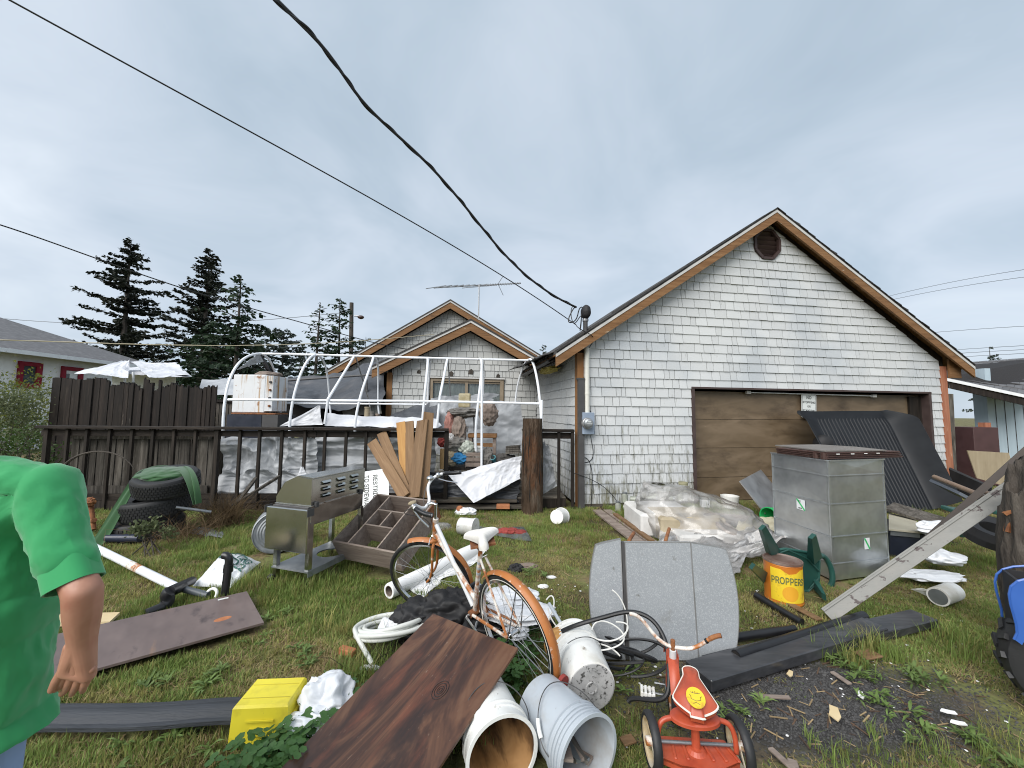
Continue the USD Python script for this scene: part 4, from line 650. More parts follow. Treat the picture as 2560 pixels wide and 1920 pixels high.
# ================================================================ trees
M_fir = leafmat('dark_fir_needles', ((.008, .012, .007), (.015, .021, .011), (.03, .035, .018)), scale=.8, rnd=.3, tr=.1, island=True)
M_spr = leafmat('green_spruce_needles', ((.010, .026, .012), (.02, .045, .018), (.045, .075, .03)), scale=.8, rnd=.3, tr=.15, island=True)
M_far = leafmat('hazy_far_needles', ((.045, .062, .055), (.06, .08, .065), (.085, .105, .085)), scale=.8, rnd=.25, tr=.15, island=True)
def conifer(label, base, h, spread, nb, seed, mat, droop=.25, lead=.04, gap=.25, z0=.08, top_sparse=0., fl=.16, dens=1.0, name='fir_tree', curve=.8):
    r = np.random.default_rng(seed); t = thing(name, label, 'tree', loc=base); V, F, n = [], [], 0
    obj('trunk', tube([(0, 0, -.2), (r.normal(0, .05), r.normal(0, .05), h * .5), (0, 0, h)], A_([h * .018, h * .011, .015]), 8), M_bark, t)
    segs = []; 
    for k in range(nb):
        f = z0 + (1 - z0) * ((k + r.random()) / nb) ** .95
        if r.random() < gap * .5: continue
        L = spread * (1 - f) ** curve * r.uniform(.55, 1.15) + .12 * spread * (r.random() < .4) * (1 - f); az = r.uniform(0, 2 * math.pi); L = max(L, .05 * spread * (f < .97))
        z = f * h; d = A_([math.cos(az), math.sin(az), 0]); m = max(3, int(L / .45)); pts = []
        for i_ in range(m + 1):
            s = i_ / m; pts.append(A_([0, 0, z]) + d * L * s + A_([0, 0, L * (-droop * s + (droop * .9) * s * s * 1.2 + .10 * s)]) + r.normal(0, .02, 3) * L)
        segs.append((pts, f))
    tw = []
    for pts, f in segs:
        tw.append(tube(pts, np.linspace(.035, .008, len(pts)) * h / 12, 3, caps=False))
        sp_f = top_sparse if f > .72 else 0
        for i_ in range(len(pts) - 1):
            a_, b_ = pts[i_], pts[i_ + 1]; sd = norm(np.cross(b_ - a_, [0, 0, 1.])); q_ = int(dens * 7 * np.linalg.norm(b_ - a_) / .45 * (1 - sp_f)) + 2
            for _ in range(q_):
                c = a_ + (b_ - a_) * r.random() + r.normal(0, .045, 3) * A_([1, 1, 1.2]) * (h / 15); sgn = r.choice([-1, 1]); ln = fl * 2.6 * r.uniform(.5, 1.5) * (h / 10) ** .5; wd = ln * r.uniform(.22, .38)
                dd = norm(sd * sgn * r.uniform(.3, 1.) + norm(b_ - a_) * r.uniform(.2, 1.) + A_([0, 0, r.uniform(-.75, .2)])); e = norm(np.cross(dd, r.normal(0, 1, 3)))
                V += [c, c + dd * ln * .5 + e * wd, c + dd * ln, c + dd * ln * .5 - e * wd]; F += [[n, n + 1, n + 2], [n, n + 2, n + 3]]; n += 4
    obj('crown', (A_(V), A_(F)), mat, t); obj('limb', cat(*tw), M_bark, t, kind='stuff')
    return t
def tb(px, y): p = D(px, 1025, y); return (p[0], p[1], 0)
def th_(px, py, y): return D(px, py, y)[2]
conifer('tall dark fir with wide drooping boughs, left of the other fir', tb(292, 26), th_(296, 600, 26), 5.2, 190, 1, M_fir, droop=.16, fl=.066, dens=3.6, gap=.3, curve=.72)
conifer('dark pointed fir behind the pale spruce, right of the widest fir', tb(498, 27), th_(502, 622, 27), 4.6, 190, 2, M_fir, droop=.18, fl=.066, dens=3.6, gap=.3, curve=.78)
conifer('green spruce with bare spindly leader in front of the dark firs', tb(582, 17), th_(583, 690, 17), 2.9, 120, 3, M_spr, droop=-.3, fl=.085, dens=1.7, top_sparse=.75, gap=.2, name='spruce_tree', curve=.62)
conifer('broad green spruce low in front of the dark firs', tb(520, 18), th_(520, 815, 18), 2.9, 110, 4, M_spr, droop=-.25, fl=.09, dens=1.9, gap=.15, name='spruce_tree', curve=.6)
conifer('thin spruce with long bare tip beside the utility pole', tb(788, 20), th_(788, 756, 20), 2.0, 80, 5, M_spr, droop=-.3, fl=.075, dens=1.4, top_sparse=.8, name='spruce_tree', curve=.7)
conifer('bushy spruce with wiry tip just left of the utility pole', tb(838, 21), th_(840, 748, 21), 2.3, 100, 6, M_spr, droop=-.25, fl=.075, dens=2.0, top_sparse=.5, name='spruce_tree', curve=.55)
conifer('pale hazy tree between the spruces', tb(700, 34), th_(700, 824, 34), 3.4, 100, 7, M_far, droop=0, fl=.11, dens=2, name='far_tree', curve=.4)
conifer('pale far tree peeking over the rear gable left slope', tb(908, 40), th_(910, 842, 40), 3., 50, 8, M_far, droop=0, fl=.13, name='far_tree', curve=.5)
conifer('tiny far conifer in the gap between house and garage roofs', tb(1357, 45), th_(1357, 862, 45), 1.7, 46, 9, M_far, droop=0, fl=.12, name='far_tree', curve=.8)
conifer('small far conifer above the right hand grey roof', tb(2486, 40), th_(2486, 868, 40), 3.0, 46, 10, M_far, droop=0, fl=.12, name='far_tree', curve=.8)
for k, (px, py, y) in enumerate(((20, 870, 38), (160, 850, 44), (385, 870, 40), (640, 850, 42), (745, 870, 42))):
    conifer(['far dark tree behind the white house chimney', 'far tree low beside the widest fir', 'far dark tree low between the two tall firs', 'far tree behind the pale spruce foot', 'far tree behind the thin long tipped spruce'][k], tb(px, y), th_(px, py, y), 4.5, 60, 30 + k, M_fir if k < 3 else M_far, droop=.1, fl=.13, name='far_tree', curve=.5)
up = thing('utility_pole', 'brown wooden utility pole with small street lamp by the spruces', 'utility pole', loc=tb(879, 24))
p0_, p1_ = D(879, 1000, 24), D(879, 757, 24); obj('pole', cyl(p0_ - [0, 0, 2.5], p1_, .15, .12), M_bark, up, world=True); obj('lamp_arm', cyl(D(886, 790, 24), D(898, 790, 24), .04), M_alum, up, world=True); obj('lamp', blob(D(902, 793, 24), (.2, .15, .12), 2, .1), M_brown, up, world=True)
# shrubs at left
def bush(name, label, c, rad, n, ls, mat, seed, cat_='bush', stems=5, up=.3):
    r = np.random.default_rng(seed); t = thing(name, label, cat_, loc=(c[0], c[1], 0)); V, F, k = [], [], 0; c = A_(c, float)
    cl = [c + r.normal(0, .45, 3) * rad for _ in range(max(4, n // 120))]
    for _ in range(n):
        q_ = cl[r.integers(len(cl))] + r.normal(0, .28, 3) * rad; q_[2] = max(q_[2], .03); d = norm(r.normal(0, 1, 3) + [0, 0, up]); e = norm(np.cross(d, r.normal(0, 1, 3))); l_ = ls * r.uniform(.6, 1.4)
        V += [q_, q_ + d * l_ * .5 + e * l_ * .28, q_ + d * l_, q_ + d * l_ * .5 - e * l_ * .28]; F += [[k, k + 1, k + 2], [k, k + 2, k + 3]]; k += 4
    obj('foliage', (A_(V), A_(F)), mat, t, world=True)
    obj('stem', cat(*[tube([(c[0] + r.normal(0, .1), c[1] + r.normal(0, .1), 0), (c + r.normal(0, .2, 3) * rad) * [1, 1, .6], cl[i_ % len(cl)]], A_([.008, .006, .003]), 5) for i_ in range(stems)]), M_bark, t, world=True, kind='stuff')
    return t
L_sage = leafmat('sage_leaves', ((.10, .13, .055), (.16, .19, .09), (.22, .24, .13)), island=True); L_yel = leafmat('yellow_green_leaves', ((.14, .17, .02), (.22, .24, .04)), island=True)
L_mid = leafmat('mid_green_leaves', ((.045, .085, .02), (.075, .13, .03)), island=True); L_clov = leafmat('clover_leaves', ((.07, .16, .045), (.11, .23, .07), (.16, .29, .11)), island=True, rough=.4); L_dry = leafmat('dry_stalks', ((.17, .11, .06), (.26, .18, .10)), island=True)
bush('yellow_bush', 'yellow green bush below the red framed window', D(85, 1020, 9.5), (1.1, .8, .9), 2600, .07, L_yel, 5)
bush('grey_green_bush', 'pale grey green bush at the far left edge', D(15, 1020, 7.5), (.55, .5, .45), 2600, .05, L_sage, 6)
bush('green_bush', 'green bush in front of the yellow one at fence end', D(75, 1080, 8.0), (.9, .6, .6), 2000, .06, L_sage, 7)
bush('bramble', 'dark brown bramble heap at left end of railing', D(45, 1130, 6.8), (.6, .4, .45), 1200, .05, L_mid, 8, stems=30)
# ================================================================ things against and on the deck
EXC = []   # places where no grass grows: (x, y, radius)
def ex(p, r): EXC.append((float(p[0]), float(p[1]), r))
lp0, lp1 = D(1330, 1300, 6.55), D(1331, 1046, 6.55); lp0[2] = -.1
lg = thing('log_post', 'thick weathered round log standing upright left of the short railing', 'log', loc=(lp0[0], 6.55, 0))
n_ = 26; ang = np.linspace(0, 2 * np.pi, 40, endpoint=False); V = []
for k in range(n_):
    t = k / (n_ - 1); c = lp0 + (lp1 - lp0) * t; rr_ = .185 - .02 * t + .012 * (meshkit.noise(np.stack([np.cos(ang) * 3, np.sin(ang) * 3, ang * 0 + t * 3], -1), 2) - .5) * 2
    rr_ = rr_ - .008 * (meshkit.noise(np.stack([np.cos(ang) * 9, np.sin(ang) * 9, ang * 0 + t * 2], -1), 5) > .66)
    V.append(c + np.stack([rr_ * np.cos(ang), rr_ * np.sin(ang), 0 * ang], 1))
V = np.vstack(V + [lp1[None]]); F = []
for k in range(n_ - 1):
    for j_ in range(40): a_, b_ = k * 40 + j_, k * 40 + (j_ + 1) % 40; F += [[a_, b_, b_ + 40], [a_, b_ + 40, a_ + 40]]
F1 = [[(n_ - 1) * 40 + j_, (n_ - 1) * 40 + (j_ + 1) % 40, len(V) - 1] for j_ in range(40)]
obj('trunk', (V[:-1], A_(F)), W_log, lg, world=True, smooth=40); obj('cut_end', cat((V, A_(F1))), W_post, lg, world=True)
ckr = random.Random(8)
ck = []
for k in range(34):
    a__ = -math.pi / 2 + ckr.uniform(-1.3, 1.3); z0__ = ckr.uniform(.05, 1.2); L__ = ckr.uniform(.12, .5); rr__ = lambda z: (.187 - .013 * z)
    ck.append(tube([lp0 * [1, 1, 0] + A_([rr__(z) * math.cos(a__ + .03 * math.sin(z * 9 + k)), rr__(z) * math.sin(a__ + .03 * math.sin(z * 9 + k)), z]) for z in np.linspace(z0__, min(z0__ + L__, 1.5), 7)], A_([.001, .004, .006, .006, .005, .003, .001]) * ckr.uniform(.6, 1.2), 4))
obj('cracks', cat(*ck), M_void, lg, world=True, kind='stuff')
# leaning cedar planks
def lean(q0, q1, w, name, mat, label, y0=5.95, y1=6.62, t=.04, face=None):
    a_, b_ = D(*q0, y0), D(*q1, y1); L = np.linalg.norm(b_ - a_); nrm = face if face is not None else (0.1, -1, .25)
    return obj(name, bx(0, L, -w / 2, w / 2, -t / 2, t / 2, .004), mat, label=label, cat='plank', M=mtx(a_, X=b_ - a_, Z=nrm))
lean((1012, 1242), (930, 1104), .17, 'cedar_plank', W_ced, 'leftmost leaning brown plank, tilted furthest left against railing', 5.8, 6.5)
lean((1020, 1244), (954, 1082), .16, 'cedar_plank', W_ced, 'second leaning brown plank from left, tilted over the first', 5.86, 6.56)
lean((1018, 1240), (1002, 1056), .15, 'amber_plank', W_cedo, 'brightest amber plank standing in the middle of the leaning planks', 5.95, 6.58)
lean((1026, 1240), (1024, 1054), .14, 'cedar_plank', W_ced, 'upright brown plank right beside the amber plank', 5.93, 6.6)
lean((1034, 1245), (1057, 1051), .20, 'cedar_plank', W_ced, 'wide orange brown plank leaning right in front of the tallest', 5.82, 6.52, face=(-.25, -1, .25))
lean((1056, 1245), (1072, 1032), .17, 'cedar_plank', W_ced, 'tallest cedar plank, rightmost of the leaning planks', 5.9, 6.6, face=(.45, -1, .2))
# sign lying sideways
s0 = D(938, 1290, 5.75); SM = mtx(s0, X=D(938, 1178, 6.1) - s0, Z=(.15, -1, .3)); sg_ = thing('street_sign', 'white sidewalk restriction sign turned sideways behind the grill', 'sign', M=SM)
obj('plate', prism(sbox(0, -.20, .72, .22).buffer(-.04).buffer(.04), .003, mtx((0, -.0, 0)) ), M_sign, sg_)
for k, (s_, w_) in enumerate((('RESTRICTED', .56), ('TO SIDEWALK', .58))):
    v, f = ctext(s_, .062, .002, True, w_); v = v.copy(); v = np.stack([-v[:, 0] + .36, -v[:, 1] + .03 + .125 * k, v[:, 2] + .004], 1); obj('lettering', (v, f), M_ink, sg_)

# junk pile
PY = 7.15
jt = thing('junk_table', 'dark timber platform carrying the junk pile under the hoops', 'table', loc=(-.4, 7.2, .15)); pa, pb = D(1108, 1168, 6.98), D(1300, 1168, 6.98)
obj('top', bx(pa[0], pb[0], 6.98, 7.75, pa[2] - .05, pa[2]), W_post, jt, world=True); ZT = pa[2]
for x_ in (pa[0] + .05, pb[0] - .05):
    for y_ in (7.02, 7.7): obj('leg', bx(x_ - .04, x_ + .04, y_ - .04, y_ + .04, .16, ZT - .051), W_post, jt, world=True)
def pb_(name, label, px, py, y, rad, mat, seed, cat_='bag', amp=.3, fr=4, ridge=True): return obj(name, blob(D(px, py, y), rad, seed, amp, fr, 4, ridge), mat, label=label, cat=cat_, smooth=60)
pc = thing('padded_chair', 'metal chair with beige patterned padded back high on the junk pile', 'chair', loc=D(1165, 1085, 7.5))
a_, b_ = D(1146, 1019, 7.6), D(1177, 984, 7.65)
obj('back_pad', bx(a_[0], b_[0], 7.58, 7.68, a_[2], b_[2], .02), pm('patterned_vinyl', ((.30, .24, .12), (.42, .36, .22), (.5, .46, .34)), scale=9, rough=.5), pc, world=True); s_ = D(1165, 1028, 7.5)
obj('seat', blob(s_, (.26, .22, .06), 3, .2, 4), M_cloth[0], pc, world=True)
for px in (1142, 1184): 
    for y_ in (7.35, 7.7): obj('leg', cyl(D(px, 1036, y_), D(px + 2, 1086, y_), .012, n=8), M_grayst, pc, world=True)
pb_('cloth_heap', 'crumpled dark grey cloth draped on seat of padded chair', 1160, 1032, 7.35, (.27, .2, .09), M_cloth[0], 2, 'cloth')
pb_('paper_bag', 'crumpled taupe bag hanging right of padded chair', 1222, 1034, 7.3, (.15, .14, .2), M_cloth[1], 3)
pb_('cloth_heap', 'orange and beige rags on top of the taupe bag', 1212, 1016, 7.35, (.10, .1, .06), M_cloth[3], 4, 'cloth')
pb_('red_bag', 'tall faded pink bag standing at left of junk pile', 1124, 1064, 7.25, (.085, .1, .22), M_cloth[2], 5)
pb_('brown_sack', 'long taupe sack slumped beside the pink bag', 1147, 1078, 7.2, (.12, .12, .24), M_cloth[1], 6)
pb_('cloth_heap', 'grey crumpled cloth heap below the taupe sack', 1140, 1110, 7.15, (.2, .16, .13), M_cloth[0], 7, 'cloth')
pb_('plastic_bag', 'cloudy pale green bag in middle of junk pile', 1165, 1122, 7.1, (.14, .14, .13), pm('cloudy_bag', ((.28, .31, .26), (.40, .42, .37)), rough=.4, bump=.5), 8)
pb_('blue_bag', 'bright blue bag low in the junk pile', 1149, 1146, 7.02, (.15, .1, .09), M_cloth[4], 9)
pb_('beige_bag', 'beige sack left of the bright blue bag', 1131, 1146, 7.05, (.12, .1, .12), M_cloth[3], 10)
pb_('grey_rag', 'grey rag hanging over crates right of white hoop leg', 1218, 1144, 7.0, (.10, .08, .16), M_cloth[0], 11, 'cloth')
pb_('cloth_heap', 'small red and white rag bundle at left edge of junk pile', 1106, 1105, 7.1, (.08, .08, .08), M_cloth[7], 12, 'cloth')
pb_('white_bundle', 'white crumpled bundle left of the grey cloth heap', 1124, 1096, 7.1, (.08, .08, .09), M_cloth[6], 13)
pb_('brown_heap', 'dark brown cloth heap at right of junk pile', 1262, 1150, 7.1, (.2, .15, .1), M_cloth[5], 14, 'cloth')
wt = thing('wooden_bench', 'small brown wooden bench in junk pile below padded chair', 'bench', loc=D(1206, 1120, 7.3)); a_, b_ = D(1170, 1094, 7.25), D(1242, 1086, 7.25)
obj('top', bx(a_[0], b_[0], 7.2, 7.5, a_[2], b_[2] + .01, .008), W_trim, wt, world=True)
for px in (1176, 1236): obj('leg', bx(*(lambda q_: (q_[0] - .03, q_[0] + .03))(D(px, 1100, 7.25)), 7.22, 7.46, ZT, a_[2] - .001), W_crate, wt, world=True)
obj('rail', bx(a_[0] + .05, b_[0] - .05, 7.25, 7.28, a_[2] - .17, a_[2] - .1), W_trim, wt, world=True)
def tub(name, label, c, r0, r1, h, M_, cat_='bucket', M=None, rim=True, wall_=.006, extra=None):
    t = thing(name, label, cat_, M=mtx(c) if M is None else M); p = [(0, 0), (r0, 0), (r0 + (r1 - r0) * .5, h * .5), (r1, h), (r1 - wall_, h), (r0 - wall_, .01), (0, .01)]
    obj('body', lathe(p, 28), M_, t, smooth=35)
    if rim: obj('rim', lathe([(r1 + .001, h - .03), (r1 + .008, h - .028), (r1 + .008, h + .002), (r1 - .004, h + .002)], 28), M_, t, smooth=35)
    return t
tub('white_tub', 'small white tub behind the taupe sack on junk pile', D(1160, 1081, 7.45), .075, .085, .12, M_wplas, 'tub'); tub('white_tub', 'white square shouldered tub beside white hoop leg in junk', D(1196, 1128, 7.05), .07, .08, .09, M_wplas, 'tub')
for px, lab in ((1175, 'left'), (1196, 'right')):
    c = D(px, 1168, 7.0); cr = thing('small_crate', f'{lab} of two small grey wooden crates at foot of junk pile', 'crate', loc=(c[0], 7.05, ZT))
    for k in range(3): obj('slat', bx(-.075, .075, -.10, -.09, .02 + .09 * k, .09 + .09 * k), W_crate, cr)
    for x_ in (-.075, .075): obj('side', bx(x_ - .006, x_ + .006, -.089, .09, .005, .28), W_crate, cr)
cn = D(1237, 1152, 7.0); tub('teal_can', 'small teal tin can lying at right of grey rag', cn, .045, .045, .1, pm('teal_tin', ((.05, .17, .2), (.08, .24, .27)), rough=.4), 'can', M=mtx(cn, X=(.3, .6, .75)))
for k in range(4): a_, b_ = D(1264 + k, 1132 - k * 5, 7.0 + .02 * k), D(1302 - k, 1130 - k * 5, 7.0); obj('short_board', bar(a_, b_, .16, .03, b=.003), W_fence, label=['bottom', 'second', 'third', 'top'][k] + ' short grey board of the stack left of the log top', cat='board')
obj('tan_roll', cyl(D(1106, 1172, 6.98), D(1107, 1122, 6.98), .05, .048), pm('tan_board', ((.36, .22, .09), (.46, .31, .15)), rough=.6), label='tan upright roll at left end of the junk pile', cat='roll')
for k, (px, py, m) in enumerate(((690 + 580, 1075 - 0, 0),)): pass
for k, (px, py, r0, h, m, lab) in enumerate(((918, 1043, .04, .22, M_cloth[3], 'cream jug on shelf behind cedar plank tops'), (930, 1044, .035, .13, M_cloth[0], 'grey jar beside the cream jug'), (944, 1046, .03, .1, M_cloth[1], 'small brown pot right of the grey jar'))): tub('jar', lab, D(px, py, 8.3), r0 * 1.6, r0 * 1.4, h, m, 'jar')

# ================================================================ left yard: tyres, cloth, tub, stalks
tr = []
def tyre(name, label, c, rad, w, tilt, mat=M_rubber, seed=1, group=None):
    t = thing(name, label, 'tyre', M=mtx(c, X=(1, 0, tilt[0]), Z=(-tilt[0], tilt[1], 1)), group=group); h = w / 2
    obj('carcass', lathe([(rad * .58, -h * .8), (rad * .8, -h), (rad * .94, -h * .9), (rad, -h * .6), (rad, h * .6), (rad * .94, h * .9), (rad * .8, h), (rad * .58, h * .8), (rad * .56, 0), (rad * .58, -h * .8)], 48), mat, t, smooth=40)
    bl = []
    for row in range(5):
        for k in range(56):
            a_ = (k + .5 * (row % 2)) * 2 * math.pi / 56; z_ = (row - 2) * h * .26; c_, s_ = math.cos(a_), math.sin(a_)
            M = np.eye(4); M[:3, 0], M[:3, 1], M[:3, 2], M[:3, 3] = (c_, s_, 0), (-s_, c_, 0), (0, 0, 1), (rad * c_, rad * s_, z_); bl.append(xf(bx(-.004, .007, -rad * .045, rad * .045, -h * .10, h * .10), M))
    obj('tread', cat(*bl), mat, t); return t
tyre('tyre', 'lowest tyre of the leaning stack by the fence', D(368, 1318, 5.15), .38, .27, (.05, -.05)); tyre('tyre', 'middle tyre of the leaning stack by the fence', D(390, 1262, 5.15), .37, .26, (.08, -.12)); tyre('tyre', 'top tyre of the leaning stack under green cloth', D(417, 1205, 5.15), .345, .25, (-.07, -.25))
obj('dark_cloth', flat_bottom(blob(D(418, 1186, 5.2), (.30, .30, .10), 4, .3, 3, 4), D(418, 1192, 5.2)[2] - .03), M_gcloth, smooth=60, label='dark green cloth spread over the top tyre', cat='cloth'); ex(D(375, 1320, 5.15), .3)
gc = [D(365, 1178, 5.0), D(400, 1170, 5.3), D(340, 1200, 4.95), D(240, 1365, 4.75)]
gp = spl([D(420, 1170, 5.45), D(372, 1172, 5.25), D(338, 1200, 4.98), D(300, 1262, 4.82), D(255, 1340, 4.72), D(232, 1372, 4.68)], 40)
gwd = np.interp(np.linspace(0, 1, 40), [0, .2, .5, 1], [.14, .10, .10, .20])
obj('green_cloth', grid(lambda u, v: gp[np.round(u * 39).astype(int)] + (v - .5)[..., None] * gwd[np.round(u * 39).astype(int)][..., None] * A_([1., .25, .35]) + A_([0, 0, 1.]) * (.03 * np.sin(v * 9 + u * 5))[..., None] * .6, 40, 16, .006), M_gcloth, smooth=60, label='green felt strip draped from top of tyre stack to the grass', cat='cloth')
gp2 = spl([D(440, 1170, 5.4), D(470, 1178, 5.15), D(484, 1215, 4.98), D(492, 1260, 4.95)], 20); gw2 = np.linspace(.14, .06, 20)
obj('green_cloth', grid(lambda u, v: gp2[np.round(u * 19).astype(int)] + (v - .5)[..., None] * gw2[np.round(u * 19).astype(int)][..., None] * A_([.9, .5, .25]) + A_([0, -1., 0]) * (.03 * np.sin(v * 8 + u * 3))[..., None], 20, 12, .006), M_gcloth, smooth=60, label='short green cloth end hanging at right side of tyre stack', cat='cloth')
obj('tyre_pipe', cyl(D(268, 1345, 4.75), D(350, 1345, 4.75), .045), pm('navy_pipe', ((.012, .016, .03), (.02, .025, .045)), rough=.35), label='dark blue pipe lying at the foot of tyre stack', cat='pipe')
obj('thin_rod', cyl(D(440, 1268, 5.0), D(528, 1280, 5.2), .018, n=8), M_zinc, label='thin grey rod sticking out right of tyre stack', cat='rod')
obj('arched_branch', tube(spl([D(148, 1180, 5.9), D(190, 1142, 5.9), D(255, 1129, 5.9), D(300, 1140, 5.9), D(335, 1172, 5.9)], 30), np.linspace(.02, .006, 30), 6), M_bark, label='thin bare branch arching in front of the fence planks', cat='branch')
rc = thing('rusty_barrow', 'small rusty and yellow machine part beside green shirt sleeve', 'machine part', loc=G(225, 1330)); q_ = D(225, 1290, 5.2)
obj('frame', cat(cyl(D(180, 1262, 5.3), D(228, 1256, 5.2), .03), cyl(D(224, 1250, 5.2), D(232, 1325, 5.1), .035), cyl(D(200, 1320, 5.2), D(236, 1300, 5.1), .03)), M_rust, rc, world=True); obj('panel', hull([p for y_ in (5.3, 5.34) for p in (D(178, 1262, y_), D(214, 1262, y_), D(214, 1292, y_), D(178, 1292, y_))]), pm('old_yellow', ((.18, .12, .03), (.25, .18, .06)), rough=.6), rc, world=True)
obj('clamp', blob(D(224, 1255, 5.15), (.06, .06, .06), 4, .4, 5), M_rust, rc, world=True)
for k, (a_, b_) in enumerate((((540, 1290, 5.6), (700, 1190, 6.3)), ((560, 1300, 5.7), (640, 1195, 6.35)), ((590, 1262, 6.2), (715, 1252, 6.3)))): obj('old_batten', bar(D(*a_), D(*b_), .05, .035), W_fence if k < 2 else W_dark, label=['long thin grey batten leaning on railing above dead grass', 'shorter grey batten leaning steeply beside the long one', 'dark board lying along railing foot'][k], cat='batten')
def stalks(name, label, c, n, h, sp, mat, seed, w=.004, cat_='dead grass', lean_=.5):
    r = np.random.default_rng(seed); V, F, k = [], [], 0
    for _ in range(n):
        b_ = A_([c[0] + r.normal(0, sp * .35), c[1] + r.normal(0, sp * .35), 0]); d = norm([r.normal(0, lean_), r.normal(0, lean_), 1]); L = h * r.uniform(.4, 1.2); e = norm(np.cross(d, r.normal(0, 1, 3))) * w; m_ = b_ + d * L * .55; t_ = b_ + d * L + A_([d[0], d[1], -.4]) * L * .35 * r.random()
        V += [b_ - e, b_ + e, m_ + e * .8, m_ - e * .8, t_]; F += [[k, k + 1, k + 2], [k, k + 2, k + 3], [k + 3, k + 2, k + 4]]; k += 5
    return obj(name, (A_(V), A_(F)), mat, label=label, cat=cat_)
stalks('dead_stalks', 'tuft of brown dead stalks at railing foot left of zinc tub', G(560, 1310), 500, .5, .3, L_dry, 2, .004); stalks('dead_stalks', 'thin brown bramble stalks in front of the tyre stack', G(455, 1345), 260, .5, .5, L_dry, 3, .003, lean_=1.0); stalks('dead_stalks', 'brown dead stalks under railing behind the grill', G(690, 1280), 260, .3, .9, L_dry, 4, .003, lean_=1.2)
bush('weed', 'pale leafy weed growing in front of the tyre stack', D(380, 1325, 4.5), (.17, .12, .13), 420, .045, L_sage, 15, 'weed', 8)
obj('metal_scrap', crumple(G(470, 1335), G(555, 1350), G(560, 1335), G(500, 1320), 14, 10, .05, 6, 3, .004), M_zinc, label='bent grey metal scrap lying below the dead stalks', cat='scrap')
# zinc tub on its side
tc = G(672, 1392); TX = norm(A_([.42, -.9, .12])); TM = mtx(A_([tc[0], tc[1] + .1, .235]) - TX * .0, X=np.cross([0, 0, 1.], TX), Z=TX); TM[:3, 2] = TX; TM[:3, 0] = norm(np.cross([0, 0, 1.], TX)); TM[:3, 1] = np.cross(TX, TM[:3, 0])
zt = thing('zinc_tub', 'round galvanized tub on its side with ringed base facing out', 'tub', M=TM)
obj('side', lathe([(.25, -.38), (.262, -.378), (.255, -.36), (.245, -.25), (.25, -.24), (.243, -.23), (.238, -.10), (.243, -.09), (.236, -.08), (.23, 0)], 40), M_zinc, zt, smooth=30)
obj('base', lathe([(.23, 0), (.222, .004), (.218, -.008)] + [(r__, -.008 - .004 * (k % 2)) for k, r__ in enumerate(np.linspace(.2, .02, 14))] + [(0, -.01)], 40), M_zinc, zt, smooth=30); obj('inside', lathe([(.25, -.38), (.225, -.02), (0, -.015)], 40), M_zinc, zt); ex(tc, .25)

# ================================================================ barbecue
N0 = A_([-1.86, 3.66, 0]); gb = norm([.30, .954, 0]); ge = norm([-.954, .30, 0]); BM = np.eye(4); BM[:3, 0], BM[:3, 1], BM[:3, 2], BM[:3, 3] = gb, ge, (0, 0, 1), N0
bq = thing('barbecue', 'tarnished stainless steel gas barbecue with louvred hood and folded side shelf', 'barbecue', M=BM)   # local x along the back, y across the end
BL, BW = .74, .42
obj('hood_back', bx(0, BL, 0, .012, .74, .985, .003), M_inox, bq)
hp = [(0, .74), (0, .985), (.17, 1.0), (.33, .93), (BW, .80), (BW, .74)]
for x_ in (-.004, BL - .006): obj('hood_end', prism(hp, .01, A_([[0, 0, 1, x_], [1, 0, 0, .0], [0, 1, 0, 0], [0, 0, 0, 1.]])), M_inox, bq)
hs = [(.0, .985), (.17, 1.0), (.33, .93), (BW, .80), (BW, .74)]
obj('hood_top', cat(*[bx(0, 0, 0, 0, 0, 0)] and [hull([(x_, y_, z_ + d) for x_ in (.007, BL - .007) for (y_, z_) in (p, q__) for d in (0.002, .01)]) for p, q__ in zip(hs[:-1], hs[1:])]), M_inox, bq)
for r__ in range(3):
    for c_ in range(3): 
        x_ = .11 + c_ * .20; z_ = .80 + r__ * .06; lv = obj('louvre', hull([(x_, -.001, z_ + .03), (x_ + .12, -.001, z_ + .03), (x_ + .01, -.022, z_ + .012), (x_ + .11, -.022, z_ + .012), (x_ + .01, -.001, z_), (x_ + .11, -.001, z_)]), M_inox, bq); obj('slot', bx(x_ + .008, x_ + .112, -.018, -.0015, z_ - .006, z_ - .001), M_void, lv)
obj('firebox', bx(.005, BL - .005, .004, BW, .555, .735, .006), M_inox, bq); obj('seam_lip', bx(-.01, BL + .01, -.012, BW + .01, .733, .742), M_chrome, bq)
obj('hinge', cat(bx(.03, .07, -.03, -.001, .72, .77, .004), bx(BL - .09, BL - .05, -.03, -.001, .72, .77, .004)), M_grayst, bq)
for nm, (x_, y_) in (('leg', (0, 0)), ('leg', (0, BW - .04)), ('leg', (BL - .04, 0)), ('leg', (BL - .04, BW - .04))): obj(nm, cat(bx(x_ - .003, x_ + .04, y_ - .003, y_ + .002, .0, .58), bx(x_ - .003, x_ + .002, y_ + .0021, y_ + .04, .0, .58)), M_inox, bq)
ss = obj('side_shelf', bx(-.075, -.035, -.04, BW + .04, .33, .72, .008), M_inox, bq); obj('shelf_trough', cat(bx(-.034, -.006, .0, BW, .69, .73), bx(-.085, -.005, -.045, -.041, .66, .73), bx(-.085, -.005, BW + .041, BW + .045, .66, .73)), M_grayst, ss)
shp = sbox(-.02, -.01, .72, BW).difference(Point(.45, .16).buffer(.13)); obj('bottom_shelf', prism(shp, .012, mtx((0, 0, .14))), M_zinc, bq); obj('shelf_lip', bx(-.02, .72, -.016, -.011, .10, .155), M_zinc, bq); obj('tank_guard', bx(.60, .72, .05, .06, .153, .20), M_zinc, bq)
